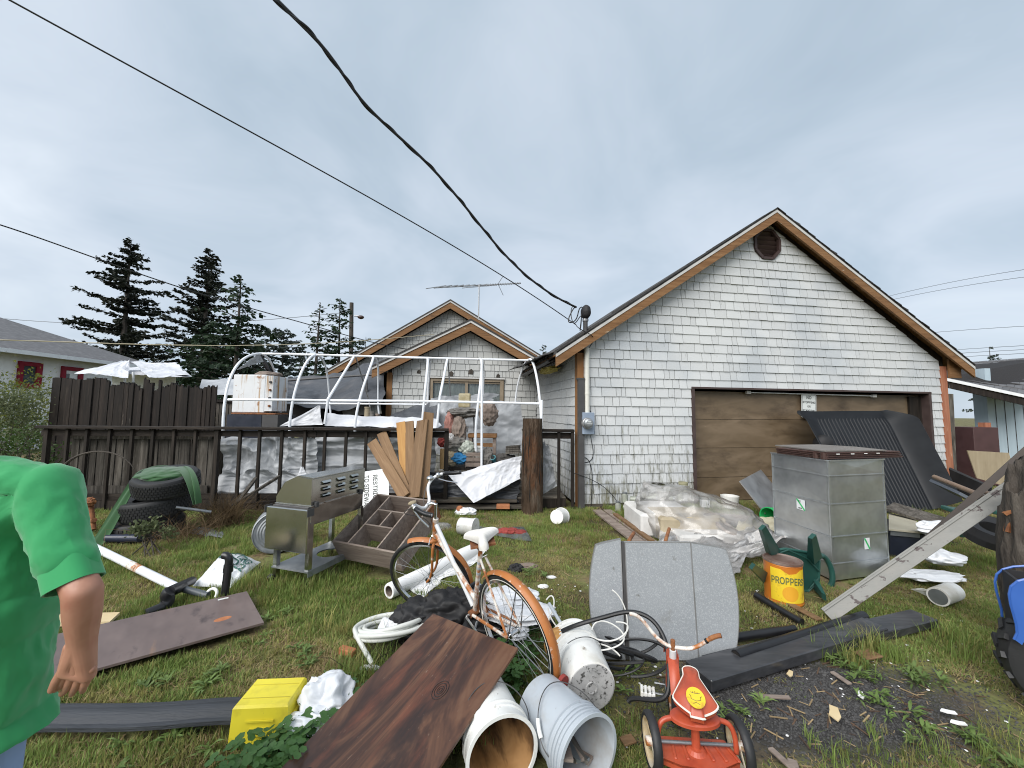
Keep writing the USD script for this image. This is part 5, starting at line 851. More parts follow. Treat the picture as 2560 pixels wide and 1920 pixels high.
obj('cross_brace', cat(bx(.04, BL - .04, BW - .01, BW - .004, .42, .46)), M_grayst, bq); obj('wheel', cyl((.0, BW - .01, .035), (.0, BW + .03, .035), .035), M_black, bq)
ex(N0 + gb * .35 + ge * .2, .12)
# ================================================================ compartment tray
cF = [G(829, 1353, .30), G(989, 1383, .30), G(1117, 1261, .66), G(964, 1236, .66)]
o_ = cF[0]; ux = norm(cF[1] - o_); vy = norm((cF[3] - o_) - ux * np.dot(cF[3] - o_, ux)); CM = np.eye(4); CM[:3, 0], CM[:3, 1], CM[:3, 2], CM[:3, 3] = ux, vy, np.cross(ux, vy), o_
CWd = np.linalg.norm(cF[1] - o_); CLn = np.dot(cF[3] - o_, vy)
ct = thing('compartment_tray', 'greyed wooden tray with many compartments propped by leaning planks', 'tray', M=CM); dp, tk = -.24, .02
obj('end_board', bx(0, CWd, 0, tk, dp, 0, .002), W_crate, ct); obj('end_board', bx(0, CWd, CLn - tk, CLn, dp, 0, .002), W_crate, ct)
for x_ in (0, CWd - tk): obj('side_board', bx(x_, x_ + tk, tk, CLn - tk, dp, 0, .002), W_crate, ct)
x1_, x2_, x3_ = CWd * .24, CWd * .48, CWd * .70
for x_ in (x1_, x3_): obj('divider', bx(x_ - .008, x_ + .008, tk, CLn - tk, dp + .01, -.006), W_crate, ct)
obj('divider', bx(x2_ - .008, x2_ + .008, CLn * .38, CLn * .68, dp + .01, -.006), W_crate, ct)
for a_, b_, y_ in ((x1_, x3_, .38), (x1_, x3_, .68)): obj('cross_divider', bx(a_ + .0085, b_ - .0085, CLn * y_ - .008, CLn * y_ + .008, dp + .01, -.004), W_crate, ct)
obj('back_slat', cat(*[bx(0.02, CWd - .02, CLn * k / 5 + .02, CLn * (k + .8) / 5, dp - .012, dp + .002) for k in range(5) if k != 1]), W_crate, ct)
obj('rusty_corner', bx(CWd + .001, CWd + .006, CLn - .16, CLn, dp, -.005), M_rust, ct)
for p in cF[:2]: ex(p, .12)
ex((cF[0] + cF[2]) / 2, .25)
# ================================================================ small things by the step
tl_ = thing('plaster_tub', 'white tub with teal printed label lying by the deck step', 'tub', M=mtx(G(1168, 1338) + A_([0, 0, .11]), X=(0, 0, 1), Z=(.93, -.35, .1))); TMz = tl_.M
obj('body', lathe([(0, -.115), (.098, -.115), (.105, -.11), (.115, .10), (.122, .10), (.122, .12), (.112, .122), (0, .118)], 30), M_wplas, tl_, smooth=35)
ar = lambda r_, a0, a1, z0_, z1_: grid(lambda u, v: np.stack([r_ * np.cos(a0 + (a1 - a0) * u), r_ * np.sin(a0 + (a1 - a0) * u), z0_ + (z1_ - z0_) * v], -1), 20, 3)
obj('label', ar(.1125, -2.6, -.4, -.06, .06), M_sign, tl_); obj('label_band', ar(.1135, -2.1, -1.0, -.06, .055), M_teal, tl_); ex(G(1168, 1338), .13)
pb_('clear_bag', 'clear crumpled plastic bag beside the white and teal tub', 1107, 1322, 5.6, (.12, .1, .07), M_clear, 3); pb_('trash_bag', 'small white plastic trash with orange packet on the step', 1164, 1280, 6.3, (.15, .1, .06), M_wbag, 4); pb_('orange_packet', 'orange packet on the step beside white trash', 1150, 1272, 6.3, (.05, .05, .04), M_brick, 5, 'packet')
obj('brick', bx(*(lambda p: (p[0] - .11, p[0] + .11, p[1] - .05, p[1] + .05, p[2] - .035, p[2] + .035, .006))(D(1258, 1266, 6.5))), M_brick, label='orange brick lying on the step left of the log', cat='brick')
obj('plastic_film', crumple(G(1180, 1330), G(1330, 1355), G(1310, 1320), G(1190, 1318), 30, 20, .04, 4, 6, .002), film('grey_film', (.2, .22, .21), op=.4), label='grey see-through plastic film lying on grass behind bicycle saddle', cat='plastic film')
for k, (px, py) in enumerate(((1278, 1328), (1262, 1328), (1298, 1332))): pb_('red_rag', ['middle', 'left', 'right'][k] + ' piece of dark red rag on grass near the deck step', px, py, 5.35, (.09, .07, .035), M_cloth[7], 6 + k, 'rag')
wb = tub('white_bucket', 'white bucket tipped over in front of the grey corner post', G(1400, 1290, .1), .10, .12, .22, M_wplas, M=mtx(G(1400, 1290, .1) + A_([-.06, -.09, .01]), X=(.8, -.3, .5), Z=(.35, .9, -.25))); ex(G(1400, 1290), .15)
for k, (a_, b_, w_) in enumerate((((1492, 1276), (1618, 1372), .15), ((1518, 1276), (1648, 1368), .13), ((1538, 1285), (1630, 1352), .07))): obj('old_board', bar(G(*a_, .03 + .03 * (k == 2)), G(*b_, .03 + .035 * (k == 2)), w_, .03, b=.003), W_crate if k < 2 else W_ced, label=['left grey board lying on grass toward the table top', 'right grey board lying on grass by the wrapped pile', 'thin brown lath lying on the two grey boards'][k], cat='board')
for a_, b_ in (((1492, 1276), (1618, 1372)), ((1518, 1276), (1648, 1368))):
    for t_ in np.linspace(0, 1, 8): ex(G(*a_) * (1 - t_) + G(*b_) * t_, .07)
# jars along the wall
jr = random.Random(4); M_jar = film('dirty_jar_glass', (.40, .42, .36), op=.75, rough=.2)
JP = [(1545 + k * 13, 1247 - (k % 3), 6.55 + .03 * (k % 2)) for k in range(12)] + [(1562, 1226, 6.6), (1575, 1222, 6.62), (1700, 1222, 6.8), (1618, 1232, 6.65), (1640, 1231, 6.66), (1660, 1231, 6.7)]
j0 = None
for k, (px, py, y_) in enumerate(JP):
    p = D(px, py, y_); M = mtx((p[0], y_, .0 if k < 12 else .13), X=(0, 0, 1) if k % 3 else (0, .4, 1), Z=(.9, -.4, 0)) if k % 2 else mtx((p[0], y_, 0.0 if k < 12 else .14))
    M[:3, 3] += (0, 0, .06) if k % 2 else (0, 0, 0)
    lab = 'dirty glass jar in the row along the white garage wall'
    if j0 is None: j0 = thing('glass_jar', lab, 'jar', M=M, group='jars along the garage wall'); obj('glass', lathe([(0, 0), (.045, .0), (.05, .01), (.05, .11), (.038, .13), (.038, .15), (.035, .15), (.035, .128), (.046, .108), (.046, .012), (0, .008)], 16), M_jar, j0, smooth=40); obj('lid', lathe([(0, .165), (.041, .165), (.041, .145)], 14), M_zinc, j0)
    else: copy(j0, lab, M=M)
# ================================================================ bicycle
def rotx(a): M = np.eye(4); c, s = math.cos(a), math.sin(a); M[1, 1], M[1, 2], M[2, 1], M[2, 2] = c, -s, s, c; return M
def rotax(ax, a, o=(0, 0, 0)): return trimesh.transformations.rotation_matrix(a, ax, o)
BK = mtx((.071, 2.463, -.02), 2.2665) @ rotx(-.1765)
bk = thing('bicycle', 'old white step through bicycle with rusty fenders and turned white saddle', 'bicycle', M=BK)
RW = .328
def wheel_parts(parent, M, rad, nm='wheel', spokes=24, hubw=.05):
    """A spoked wheel in the xz plane of M."""
    Q = M @ A_([[1, 0, 0, 0], [0, 0, -1, 0], [0, 1, 0, 0], [0, 0, 0, 1.]])   # lathe axis (z) -> y
    w = obj(nm, tube([(rad * math.cos(a), 0, rad * math.sin(a)) for a in np.linspace(0, 2 * np.pi, 64, endpoint=False)], .017, 10, closed=True), M_rubber, parent, M=M, smooth=True)
    I = np.linalg.inv(M)
    obj('rim', lathe([(rad - .030, -.012), (rad - .014, -.013), (rad - .012, 0), (rad - .014, .013), (rad - .030, .012), (rad - .030, -.012)], 56, I @ Q), M_chrome, w, smooth=35)
    obj('hub', lathe([(0, -hubw), (.008, -hubw), (.008, -.035), (.022, -.034), (.022, -.028), (.014, -.026), (.014, .026), (.022, .028), (.022, .034), (.008, .035), (.008, hubw), (0, hubw)], 14, I @ Q), M_chrome, w)
    sp = []
    for k in range(spokes):
        a = 2 * math.pi * k / spokes; sgn = 1 if k % 2 else -1; b_ = a + .9 * (1 if (k // 2) % 2 else -1); sp.append(cyl((.02 * math.cos(b_), .03 * sgn, .02 * math.sin(b_)), ((rad - .03) * math.cos(a), 0, (rad - .03) * math.sin(a)), .0013, n=4))
    obj('spokes', cat(*sp), M_zinc, w, kind='stuff'); return w
wheel_parts(bk, mtx((0, 0, .33)), RW)
obj('whitewall', cat(*[tube([((RW - .012) * math.cos(a), s * .012, .33 + (RW - .012) * math.sin(a)) for a in np.linspace(0, 2 * np.pi, 64, endpoint=False)], .004, 4, closed=True) for s in (-1, 1)]), M_cream, bk)
HT, HB, AX, BBp = A_([.83, 0, .83]), A_([.872, 0, .70]), norm([-.34, 0, 1.]), A_([.43, 0, .28])
ST = A_([.245, 0, .78])
fr_ = obj('frame', cat(tube([HT - AX * .02, BBp + (.01, 0, .04)], .0165, 12)), M_white, bk, smooth=40, label='clean white upper frame tube')
obj('frame', cat(tube([HB + (0, 0, .03), BBp + (-.04, 0, .10)], .0165, 12), tube([BBp, ST], .0155, 12), tube([HB - AX * .01, HT + AX * .02], .021, 12)), M_brust, bk, smooth=40, label='rusty lower frame tube, seat tube and head tube')
for s in (-1, 1): obj('stay', cat(tube([BBp + (-.02, s * .03, 0), (0, s * .055, .33)], .010, 8), tube([ST + (-.01, s * .02, -.06), (0, s * .055, .33)], .008, 8)), M_brust, bk, smooth=40)
obj('bottom_bracket', cyl(BBp + (0, -.04, 0), BBp + (0, .04, 0), .024), M_rust, bk); obj('seat_band', cat(*[cyl(BBp + (ST - BBp) * t, BBp + (ST - BBp) * (t + .035), .0165) for t in (.62, .70, .78)]), M_gplas, bk)
obj('seat_post', cyl(ST - (ST - BBp) * .02, ST + (-.02, 0, .06), .0125), M_chrome, bk)
# saddle, turned back to front
sd_c = A_([.215, 0, .845]); sd_pts = []
for x_, hw, z_ in ((.10, .10, .03), (.06, .115, .045), (-.02, .085, .03), (-.10, .045, .02), (-.17, .026, .015)): 
    for a_ in np.linspace(0, np.pi, 9): sd_pts.append((x_, hw * math.cos(a_), z_ * math.sin(a_) + .012))
    sd_pts += [(x_ * .97, hw * .8, -.02), (x_ * .97, -hw * .8, -.02)]
SR = mtx(sd_c, -.55) @ rotax((0, 1, 0), .10)
g_ = lambda u, v: np.stack([.13 - .33 * u, (.118 * (1 - np.clip((u - .12) / .45, 0, 1) ** .8 * .74) * np.clip(np.sin(np.pi * np.clip(u * 4, 0, .5)) * 1.0 + .02, 0, 1) * np.where(u > .9, np.sqrt(np.clip(1 - ((u - .9) / .1) ** 2, 0.02, 1)), 1)) * np.cos(np.pi * v), (.052 * np.sin(np.pi * v) ** .6 * np.where(u > .9, np.sqrt(np.clip(1 - ((u - .9) / .1) ** 2, 0, 1)), 1) * np.clip(np.sin(np.pi * np.clip(u * 4, 0, .5)) + .05, 0, 1) + .004 * np.sin(u * 75) * np.sin(np.pi * v) - .018 * (1 - np.abs(np.cos(np.pi * v))) * np.clip(1 - u * 2.5, 0, 1))], -1)
sdl = obj('saddle', grid(g_, 60, 26, .012), pm('white_saddle_vinyl', ((.56, .54, .50), (.66, .64, .61)), rough=.4, bump=.05, rnd=0), bk, smooth=60, M=SR)
obj('saddle_springs', cat(*[cyl((x_, y_, -.055), (x_, y_, .0), .016) for x_ in (.07,) for y_ in (-.06, .06)], tube([(.07, .05, -.055), (-.05, .02, -.05), (-.14, 0, -.01)], .005), tube([(.07, -.05, -.055), (-.05, -.02, -.05), (-.14, 0, -.01)], .005), bx(-.05, .09, -.08, .08, -.03, -.018)), M_rust, sdl)
# rear fender: an arc with curved section
def fender(parent, M, rad, a0, a1, w, mat, nm='fender'):
    return obj(nm, grid(lambda u, v: np.stack([(rad + .012 * np.sin(np.pi * v)) * np.cos(a0 + (a1 - a0) * u), (v - .5) * w, (rad + .016 * np.sin(np.pi * v)) * np.sin(a0 + (a1 - a0) * u)], -1), 60, 9, .002), mat, parent, smooth=60, M=M)
fender(bk, mtx((0, 0, .33)), .352, math.radians(48), math.radians(206), .056, M_frust); 
for s in (-1, 1): obj('fender_strut', cat(tube([(-.03, s * .05, .33), (-.33, s * .03, .22)], .0035, 6), tube([(-.01, s * .05, .34), (-.12, s * .03, .66)], .0035, 6)), M_zinc, bk)
rp_ = A_([-.372, 0, .235]); obj('reflector', cyl(rp_, rp_ + (-.02, 0, -.002), .036, n=20), M_cloth[7], bk)
obj('chain_guard', tube([BBp + (.02, -.07, .0), (0.0, -.062, .345)], .008, 6), M_rust, bk)
cr_ = [BBp + (0, -.07, 0), BBp + (.15, -.075, .06)]; obj('crank', cat(cyl(cr_[0] + (0, .0, 0), cr_[0] + (0, .14, 0), .01), tube(cr_, .008, 6), tube([BBp + (0, .07, 0), BBp + (-.15, .075, -.06)], .008, 6)), M_chrome, bk)
pdl = obj('pedal', cat(bx(BBp[0] + .10, BBp[0] + .20, .08 - .26, .17 - .26, BBp[2] + .045, BBp[2] + .055)), M_chrome, bk)
obj('pedal_block', cat(bx(BBp[0] + .10, BBp[0] + .125, .085 - .26, .165 - .26, BBp[2] + .056, BBp[2] + .078, .004), bx(BBp[0] + .175, BBp[0] + .20, .085 - .26, .165 - .26, BBp[2] + .056, BBp[2] + .078, .004)), M_black, pdl)
pd2 = obj('pedal', bx(BBp[0] - .2, BBp[0] - .10, .09, .18, BBp[2] - .065, BBp[2] - .055), M_chrome, bk); obj('pedal_block', cat(bx(BBp[0] - .2, BBp[0] - .175, .095, .175, BBp[2] - .054, BBp[2] - .03, .004), bx(BBp[0] - .125, BBp[0] - .10, .095, .175, BBp[2] - .054, BBp[2] - .03, .004)), M_black, pd2)
obj('chainring', lathe([(.02, -.004), (.085, -.004), (.09, 0), (.085, .004), (.02, .004)], 30, mtx(BBp + (0, -.055, 0), X=(1, 0, 0), Z=(0, 1, 0))), M_rust, bk); obj('kickstand', tube([BBp + (-.07, .03, -.02), BBp + (-.10, .20, -.25)], .008, 6), M_zinc, bk)
# steered front end
FM = rotax(AX, math.radians(38), HB)
fk = lambda P: (A_(P) @ FM[:3, :3].T + FM[:3, 3])
fh_ = A_([1.035, 0, .33]); cwn = HB + A_([.012, 0, -.035])
FW = FM @ mtx(fh_); wheel_parts(bk, FW, RW)
for s in (-1, 1): obj('fork', tube([fk(p) for p in spl([cwn + (0, s * .02, 0), cwn + (.015, s * .045, -.05), (.935, s * .055, .50), (.975, s * .055, .40), (1.035, s * .052, .33)], 14)], np.linspace(.013, .009, 14), 8), M_frust, bk, smooth=True)
obj('fork_crown', blob(fk(cwn), (.028, .05, .022), 3, .05), M_frust, bk)
fender(bk, FW, .352, math.radians(78), math.radians(128), .058, M_frust); fender(bk, FW, .352, math.radians(128), math.radians(215), .056, M_frust)
obj('front_brake', cat(*[tube([fk(cwn + A_([.02, s * .01, .035])), fk(cwn + A_([.03, s * .05, .0])), fk(cwn + A_([.03, s * .03, -.045]))], .006, 6) for s in (-1, 1)]), M_chrome, bk)
stt = HT + AX * .15; stem = obj('stem', cat(tube([fk(HT), fk(stt), fk(stt + A_([.03, 0, .01])), fk(stt + A_([.075, 0, .0]))], .012, 10)), M_chrome, bk, smooth=40)
bar_c = stt + A_([.075, 0, 0]); hb_ = lambda s: spl([bar_c, bar_c + (.005, s * .06, .012), bar_c + (.02, s * .13, .09), bar_c + (-.03, s * .22, .125), bar_c + (-.10, s * .27, .11), bar_c + (-.20, s * .30, .09)], 26)
for s in (-1, 1):
    H_ = [fk(p) for p in hb_(s)]; obj('handlebar', tube(H_, .0115, 10), M_white if s < 0 else M_white, bk, smooth=True); obj('grip', tube(H_[-9:], .0165, 10), M_black, bk, smooth=True)
    q_ = H_[-11]; lv = obj('brake_lever', cat(tube([q_, q_ + (0, 0, -.03), (H_[-4] + q_) / 2 + (.01, 0, -.06), H_[-3] + (.01, .0, -.085)], .006, 6), blob(q_, (.02, .02, .022), 4, .05)), M_chrome, bk)
    obj('brake_cable', tube(spl([q_, q_ + (.05, .04, -.03), fk(HT + A_([.07, s * .03, .05])), fk(cwn + A_([.03, 0, .05])) if s > 0 else fk(HT + A_([.02, -.03, -.02]))], 20), .003, 5), M_grayst, bk)
obj('bell', blob([fk(p) for p in hb_(-1)][11] + A_([0, 0, .025]), (.028, .028, .02), 2, .02), M_chrome, bk); obj('bell_block', blob([fk(p) for p in hb_(1)][14] + A_([0, 0, .02]), (.02, .03, .015), 2, .05), M_cloth[3], bk)
# ================================================================ tricycle
TK = mtx((.862, 1.892, 0), math.radians(87)); TK[:3, :3] *= .92; tk_ = thing('tricycle', 'faded red child tricycle with white pedals and yellow crest on the saddle', 'tricycle', M=TK)   # local x = forward
M_tanrim = pm('tan_wheel_paint', ((.30, .20, .08), (.45, .36, .22), (.52, .48, .40)), scale=9, rough=.5, rnd=0)
for s in (-1, 1):
    M = mtx((0, s * .215, .125)); Q = A_([[1, 0, 0, 0], [0, 0, -1, 0], [0, 1, 0, 0], [0, 0, 0, 1.]])
    w_ = obj('wheel', lathe([(.098, -.020), (.112, -.022), (.122, -.014), (.125, 0), (.122, .014), (.112, .022), (.098, .020)], 36, Q), M_rubber, tk_, M=M, smooth=40)
    obj('rim', lathe([(.099, -.018), (.090, -.014), (.086, 0), (.090, .014), (.099, .018)], 36, Q), M_tanrim, w_, smooth=40); obj('hub', lathe([(0, -.03), (.02, -.028), (.022, 0), (.02, .028), (0, .03)], 14, Q), M_brust, w_)
    for k in range(5): a = k * 2 * math.pi / 5 + .3; obj('spoke', bar((.018 * math.cos(a), 0, .018 * math.sin(a)), (.09 * math.cos(a), 0, .09 * math.sin(a)), .012, .005, up=(0, 1, 0)), M_tanrim, w_)
obj('axle', cyl((0, -.235, .125), (0, .235, .125), .008), M_zinc, tk_)
stp = Polygon([(.05, -.16), (.055, .16), (-.05, .178), (-.085, .10), (-.098, 0), (-.085, -.10), (-.05, -.178)]).buffer(.012); sp_ = obj('step_plate', prism(stp, .012, mtx((0, 0, .088))), M_red, tk_); obj('step_lip', prism(stp.difference(stp.buffer(-.008)), .03, mtx((0, 0, .068))), M_red, sp_)
for k in range(7): 
    y_ = (k - 3) * .047 * (1.15 if k != 3 else 1); 
    if k != 3: obj('tread_rib', bar((-.07, y_ * 1.12, .103), (.045, y_ * .95, .103), .014, .009, b=.003), M_red, sp_)
obj('step_hub', lathe([(.05, 0), (.035, .014), (.0, .016)], 20, mtx((-.01, 0, .1))), M_red, sp_)
obj('frame_hoop', tube(spl([(-.02, -.19, .105), (-.015, -.188, .17), (-.005, -.165, .225), (.0, -.10, .242), (.0, .10, .242), (-.005, .165, .225), (-.015, .188, .17), (-.02, .19, .105)], 40), .0125, 10), M_red, tk_, smooth=True)
obj('deck_oval', lathe([(0, .008), (.085, .008), (.094, .002), (.096, -.012), (.09, -.014), (0, -.004)], 36, A_([[.75, 0, 0, .0], [0, 1.28, 0, 0], [0, 0, 1, .25], [0, 0, 0, 1.]])), M_red, tk_, smooth=40)
obj('post', cyl((-.01, 0, .1), (0, 0, .245), .022, .017), M_red, tk_); obj('backbone', tube([(0, 0, .246), (.13, 0, .265), (.28, 0, .30)], .017, 10), M_red, tk_)
# saddle: pear shape, tilted, white piping, yellow crest
u_ = np.linspace(0, 1, 40); half = .102 * np.sin(np.pi * np.clip(u_ * 1.6, 0, .5)) * (1 - np.clip((u_ - .28) / .5, 0, 1) ** 1.0 * .66) ; half[-1] = .0; half[-2] *= .7; half[-3] *= .9; half[0] = .03
pear = Polygon([(x_, h_) for x_, h_ in zip(u_ * .29 - .075, half)] + [(x_, -h_) for x_, h_ in zip(u_[::-1] * .29 - .075, half[::-1])]).buffer(.004)
SM_ = mtx((.0, -.005, .318), math.radians(-15)) @ rotax((0, 1, 0), math.radians(-13))
def pillow(poly, h, n=64):
    xs0, ys0, xs1, ys1 = poly.bounds; P = []; c = A_(poly.centroid.coords[0]); ring = A_([poly.exterior.interpolate(t, normalized=True).coords[0] for t in np.linspace(0, 1, n, endpoint=False)])
    V = []; K = 9
    for k in range(K): s = 1 - k / (K - 1); V.append(np.column_stack([c + (ring - c) * (s ** .8), np.full(n, h * (1 - s ** 2.6))]))
    V = np.vstack(V); F = []
    for k in range(K - 1):
        for j_ in range(n): a_, b_ = k * n + j_, k * n + (j_ + 1) % n; F += [[a_, b_, b_ + n], [a_, b_ + n, a_ + n]]
    return V, A_(F), ring
pv, pf, ring = pillow(pear, .042); sdt = obj('saddle', (pv, pf), M_red, tk_, smooth=True, M=SM_)
obj('saddle_skirt', prism(pear.buffer(-.004), .03, mtx((0, 0, -.031))), M_red, sdt); obj('piping', tube(np.column_stack([ring, np.full(len(ring), -.002)]), .005, 6, closed=True), M_cream, sdt)
ov = [(.0 + .058 * math.cos(a), .044 * math.sin(a)) for a in np.linspace(0, 2 * np.pi, 30, endpoint=False)]
zt_ = lambda x_, y_: .0405 - 3.2 * (x_ ** 2 * .35 + y_ ** 2 * .55); ovp = prism(Polygon(ov), .003); vv = ovp[0].copy(); vv[:, 2] += .040; vv[:, 0] -= .012; obj('crest', (vv, ovp[1]), M_yels, sdt)
tk2 = lambda P: tube(np.column_stack([A_(P) + [-.012, 0], np.full(len(P), .0435)]), .0014, 4)
obj('crest_mark', cat(tk2([(.01, .028), (.004, .022), (-.012, .022), (-.020, 0), (-.012, -.022), (.004, -.022), (.01, -.028)]), tk2([(.025, -.022), (.021, 0), (.025, .022)]), tk2([(.030, -.010), (.024, -.010)]), tk2([(.033, .0), (.024, .0)]), tk2([(.030, .010), (.024, .010)]), tk2([(-.036, -.016), (-.028, 0), (-.036, .016)])), M_ink, sdt)
# front fork, wheel, pedals and bars, turned a little
TF = mtx((.30, 0, 0)) @ rotax((0, 0, 1), math.radians(-14)); tf = lambda P: [(TF @ np.append(p, 1))[:3] for p in A_(P, float)]
fw_ = obj('front_wheel', lathe([(.142, -.020), (.158, -.022), (.168, -.014), (.172, 0), (.168, .014), (.158, .022), (.142, .020)], 40, A_([[1, 0, 0, 0], [0, 0, -1, 0], [0, 1, 0, 0], [0, 0, 0, 1.]])), M_rubber, tk_, M=TF @ mtx((.035, 0, .172)), smooth=40)
Q = A_([[1, 0, 0, 0], [0, 0, -1, 0], [0, 1, 0, 0], [0, 0, 0, 1.]]); obj('rim', lathe([(.143, -.018), (.13, -.014), (.128, 0), (.13, .014), (.143, .018)], 40, Q), M_brust, fw_, smooth=40)
for k in range(6): a = k * math.pi / 3; obj('spoke', bar((.0, 0, .0), (.13 * math.cos(a), 0, .13 * math.sin(a)), .012, .006, up=(0, 1, 0)), M_brust, fw_)
obj('crank', tube([(0.0, .10, 0), (0, .04, 0), (-.06, .035, -.02), (-.06, .12, -.02)], .006, 6), M_zinc, fw_); obj('pedal', cat(*[bx(-.095, -.025, .10 + .022 * k, .115 + .022 * k, -.034, -.006, .003) for k in range(4)], bx(-.09, -.085, .10, .18, -.028, -.012), bx(-.035, -.03, .10, .18, -.028, -.012)), M_wplas, fw_)
obj('front_fender', grid(lambda u, v: np.stack([.035 + .19 * np.cos(.5 + 2.3 * u), (v - .5) * .07 * (1 - .35 * u), .172 + .19 * np.sin(.5 + 2.3 * u) + .012 * np.sin(np.pi * v)], -1), 30, 9, .003), M_red, tk_, M=TF, smooth=60)
for s in (-1, 1): obj('fork_blade', bar((.035, s * .034, .15), (.0, s * .03, .37), .028, .006, up=(0, 1, 0)), M_red, tk_, M=TF)
obj('head', cat(cyl((-.0, 0, .30), (-.03, 0, .415), .02, .018)), M_white, tk_, M=TF); obj('head_post', cyl((-.03, 0, .416), (-.036, 0, .47), .013), M_rust, tk_, M=TF)
hbt = spl([(-.05, .235, .585), (-.02, .17, .55), (-.02, .10, .475), (-.03, .03, .435), (-.03, -.03, .43), (-.03, -.10, .44), (-.035, -.17, .49), (-.05, -.25, .545)], 50); obj('handlebar', tube(hbt, .0105, 10), M_brust, tk_, M=TF, smooth=True); obj('bar_end', tube(hbt[-7:], .0125, 10), M_rust, tk_, M=TF); obj('grip_scrap', tube([hbt[-9], hbt[-8]], .0135, 10), M_black, tk_, M=TF)
ex(TK[:3, 3], .1)
# ================================================================ buckets in front
def bucket_lay(c0, c1, label, M_, r0=.132, r1=.152, grime=None, ribs=3):
    c0, c1 = A_(c0), A_(c1); X = norm(c1 - c0); L = .37; M = np.eye(4); M[:3, 2] = X; M[:3, 0] = norm(np.cross([0, 0, 1.], X)); M[:3, 1] = np.cross(X, M[:3, 0]); M[:3, 3] = c0
    t = thing('bucket', label, 'bucket', M=M); rr2 = lambda z: r0 + (r1 - r0) * z / L
    p = [(0, .006), (r0 - .03, .006), (r0 - .012, 0), (r0, .006)] + [(rr2(z) + d, z) for z, d in ((.10, 0), (.2, 0), (.262, 0), (.263, .010), (.270, .011), (.272, .002))] + sum([[(rr2(z) + .002, z - .008), (rr2(z) + .009, z - .007), (rr2(z) + .009, z), (rr2(z) + .002, z + .001)] for z in np.linspace(.298, .338, ribs)], []) + [(rr2(L) + .002, L - .008), (rr2(L) + .011, L - .006), (rr2(L) + .011, L), (rr2(L) - .004, L + .001), (rr2(.2) - .005, .2), (r0 - .005, .012)]
    obj('body', lathe(p, 44), M_, t, smooth=30); return t, rr2
bt1, r1f = bucket_lay((-.145, 2.12, .150), (-.03, 1.79, .155), 'white bucket with tan stained inside, lying left of the grey one', M_wplas, ribs=1)
obj('stained_lining', lathe([(r1f(.364) - .006, .364), (r1f(.2) - .007, .2), (.124, .014), (0, .014)], 40), pm('tan_stain', ((.20, .095, .03), (.34, .19, .08), (.14, .06, .02)), scale=3, rough=.45, rnd=0, dirt=(((.05, .025, .012), 1.8, .46, .56, (3, 1, .6)),)), bt1, smooth=True)
obj('handle', tube(spl([(-.155, .02, .285), (-.12, .13, .20), (0, .165, .15), (.12, .13, .20), (.155, .02, .285)], 30), .0025, 5), M_grayst, bt1)
bt2, r2f = bucket_lay((.16, 2.09, .150), (.352, 1.77, .155), 'grey bucket with scrap inside, between the two white ones', M_gplas)
obj('handle', tube(spl([(-.155, .0, .285), (-.13, .10, .17), (-.02, .16, .12), (.10, .13, .18), (.155, .02, .285)], 30), .0025, 5), M_grayst, bt2); hg = spl([(-.155, .0, .285), (-.13, .10, .17), (-.02, .16, .12)], 30); obj('handle_grip', tube(hg[6:14], .010, 8), M_wplas, bt2)
for k in range(7): obj('scrap_piece', bar(((-1) ** k * .03 * (k % 3), -.11 + .018 * k, .10 + .03 * (k % 4)), (.07 - .03 * k, -.10 + .02 * k, .30 + .01 * k), .045, .012, up=(.3 * (k % 3), 1, .2)), [W_crate, M_zinc, W_fence][k % 3], label=f'{["first", "second", "third", "fourth", "fifth", "sixth", "seventh"][k]} grey scrap slat inside the lying grey bucket, counted from its bottom', cat='scrap', M=bt2.M)
bt3, r3f = bucket_lay((.445, 2.185, .155), (.40, 2.53, .165), 'white bucket showing its scuffed round base beside the tricycle', M_wplas)
obj('base_disc', lathe([(0, -.002), (.025, -.002), (.026, -.006), (.032, -.006), (.033, -.002), (.122, -.002), (.1255, .0)], 36), pm('scuffed_bucket_base', ((.34, .335, .33), (.44, .435, .43)), scale=5, rough=.6, bump=.3, rnd=0, dirt=(((.07, .068, .065), 45., .54, .60, (1, 1, 1)), ((.2, .2, .195), 6., .5, .7, (1, 1, 1)))), bt3)
obj('handle', tube(spl([(-.155, .0, .285), (-.12, .10, .22), (0, .165, .17), (.10, .14, .15), (.15, .05, .12)], 30), .0025, 5), M_grayst, bt3); obj('handle_grip', tube(spl([(-.155, .0, .285), (-.12, .10, .22), (0, .165, .17), (.10, .14, .15), (.15, .05, .12)], 30)[22:], .010, 8), M_wplas, bt3)
for p in ((-.03, 1.95), (.25, 1.93), (.42, 2.35), (0, 2.0), (.2, 2.02), (.3, 1.8), (.02, 1.8)): ex(p, .15)
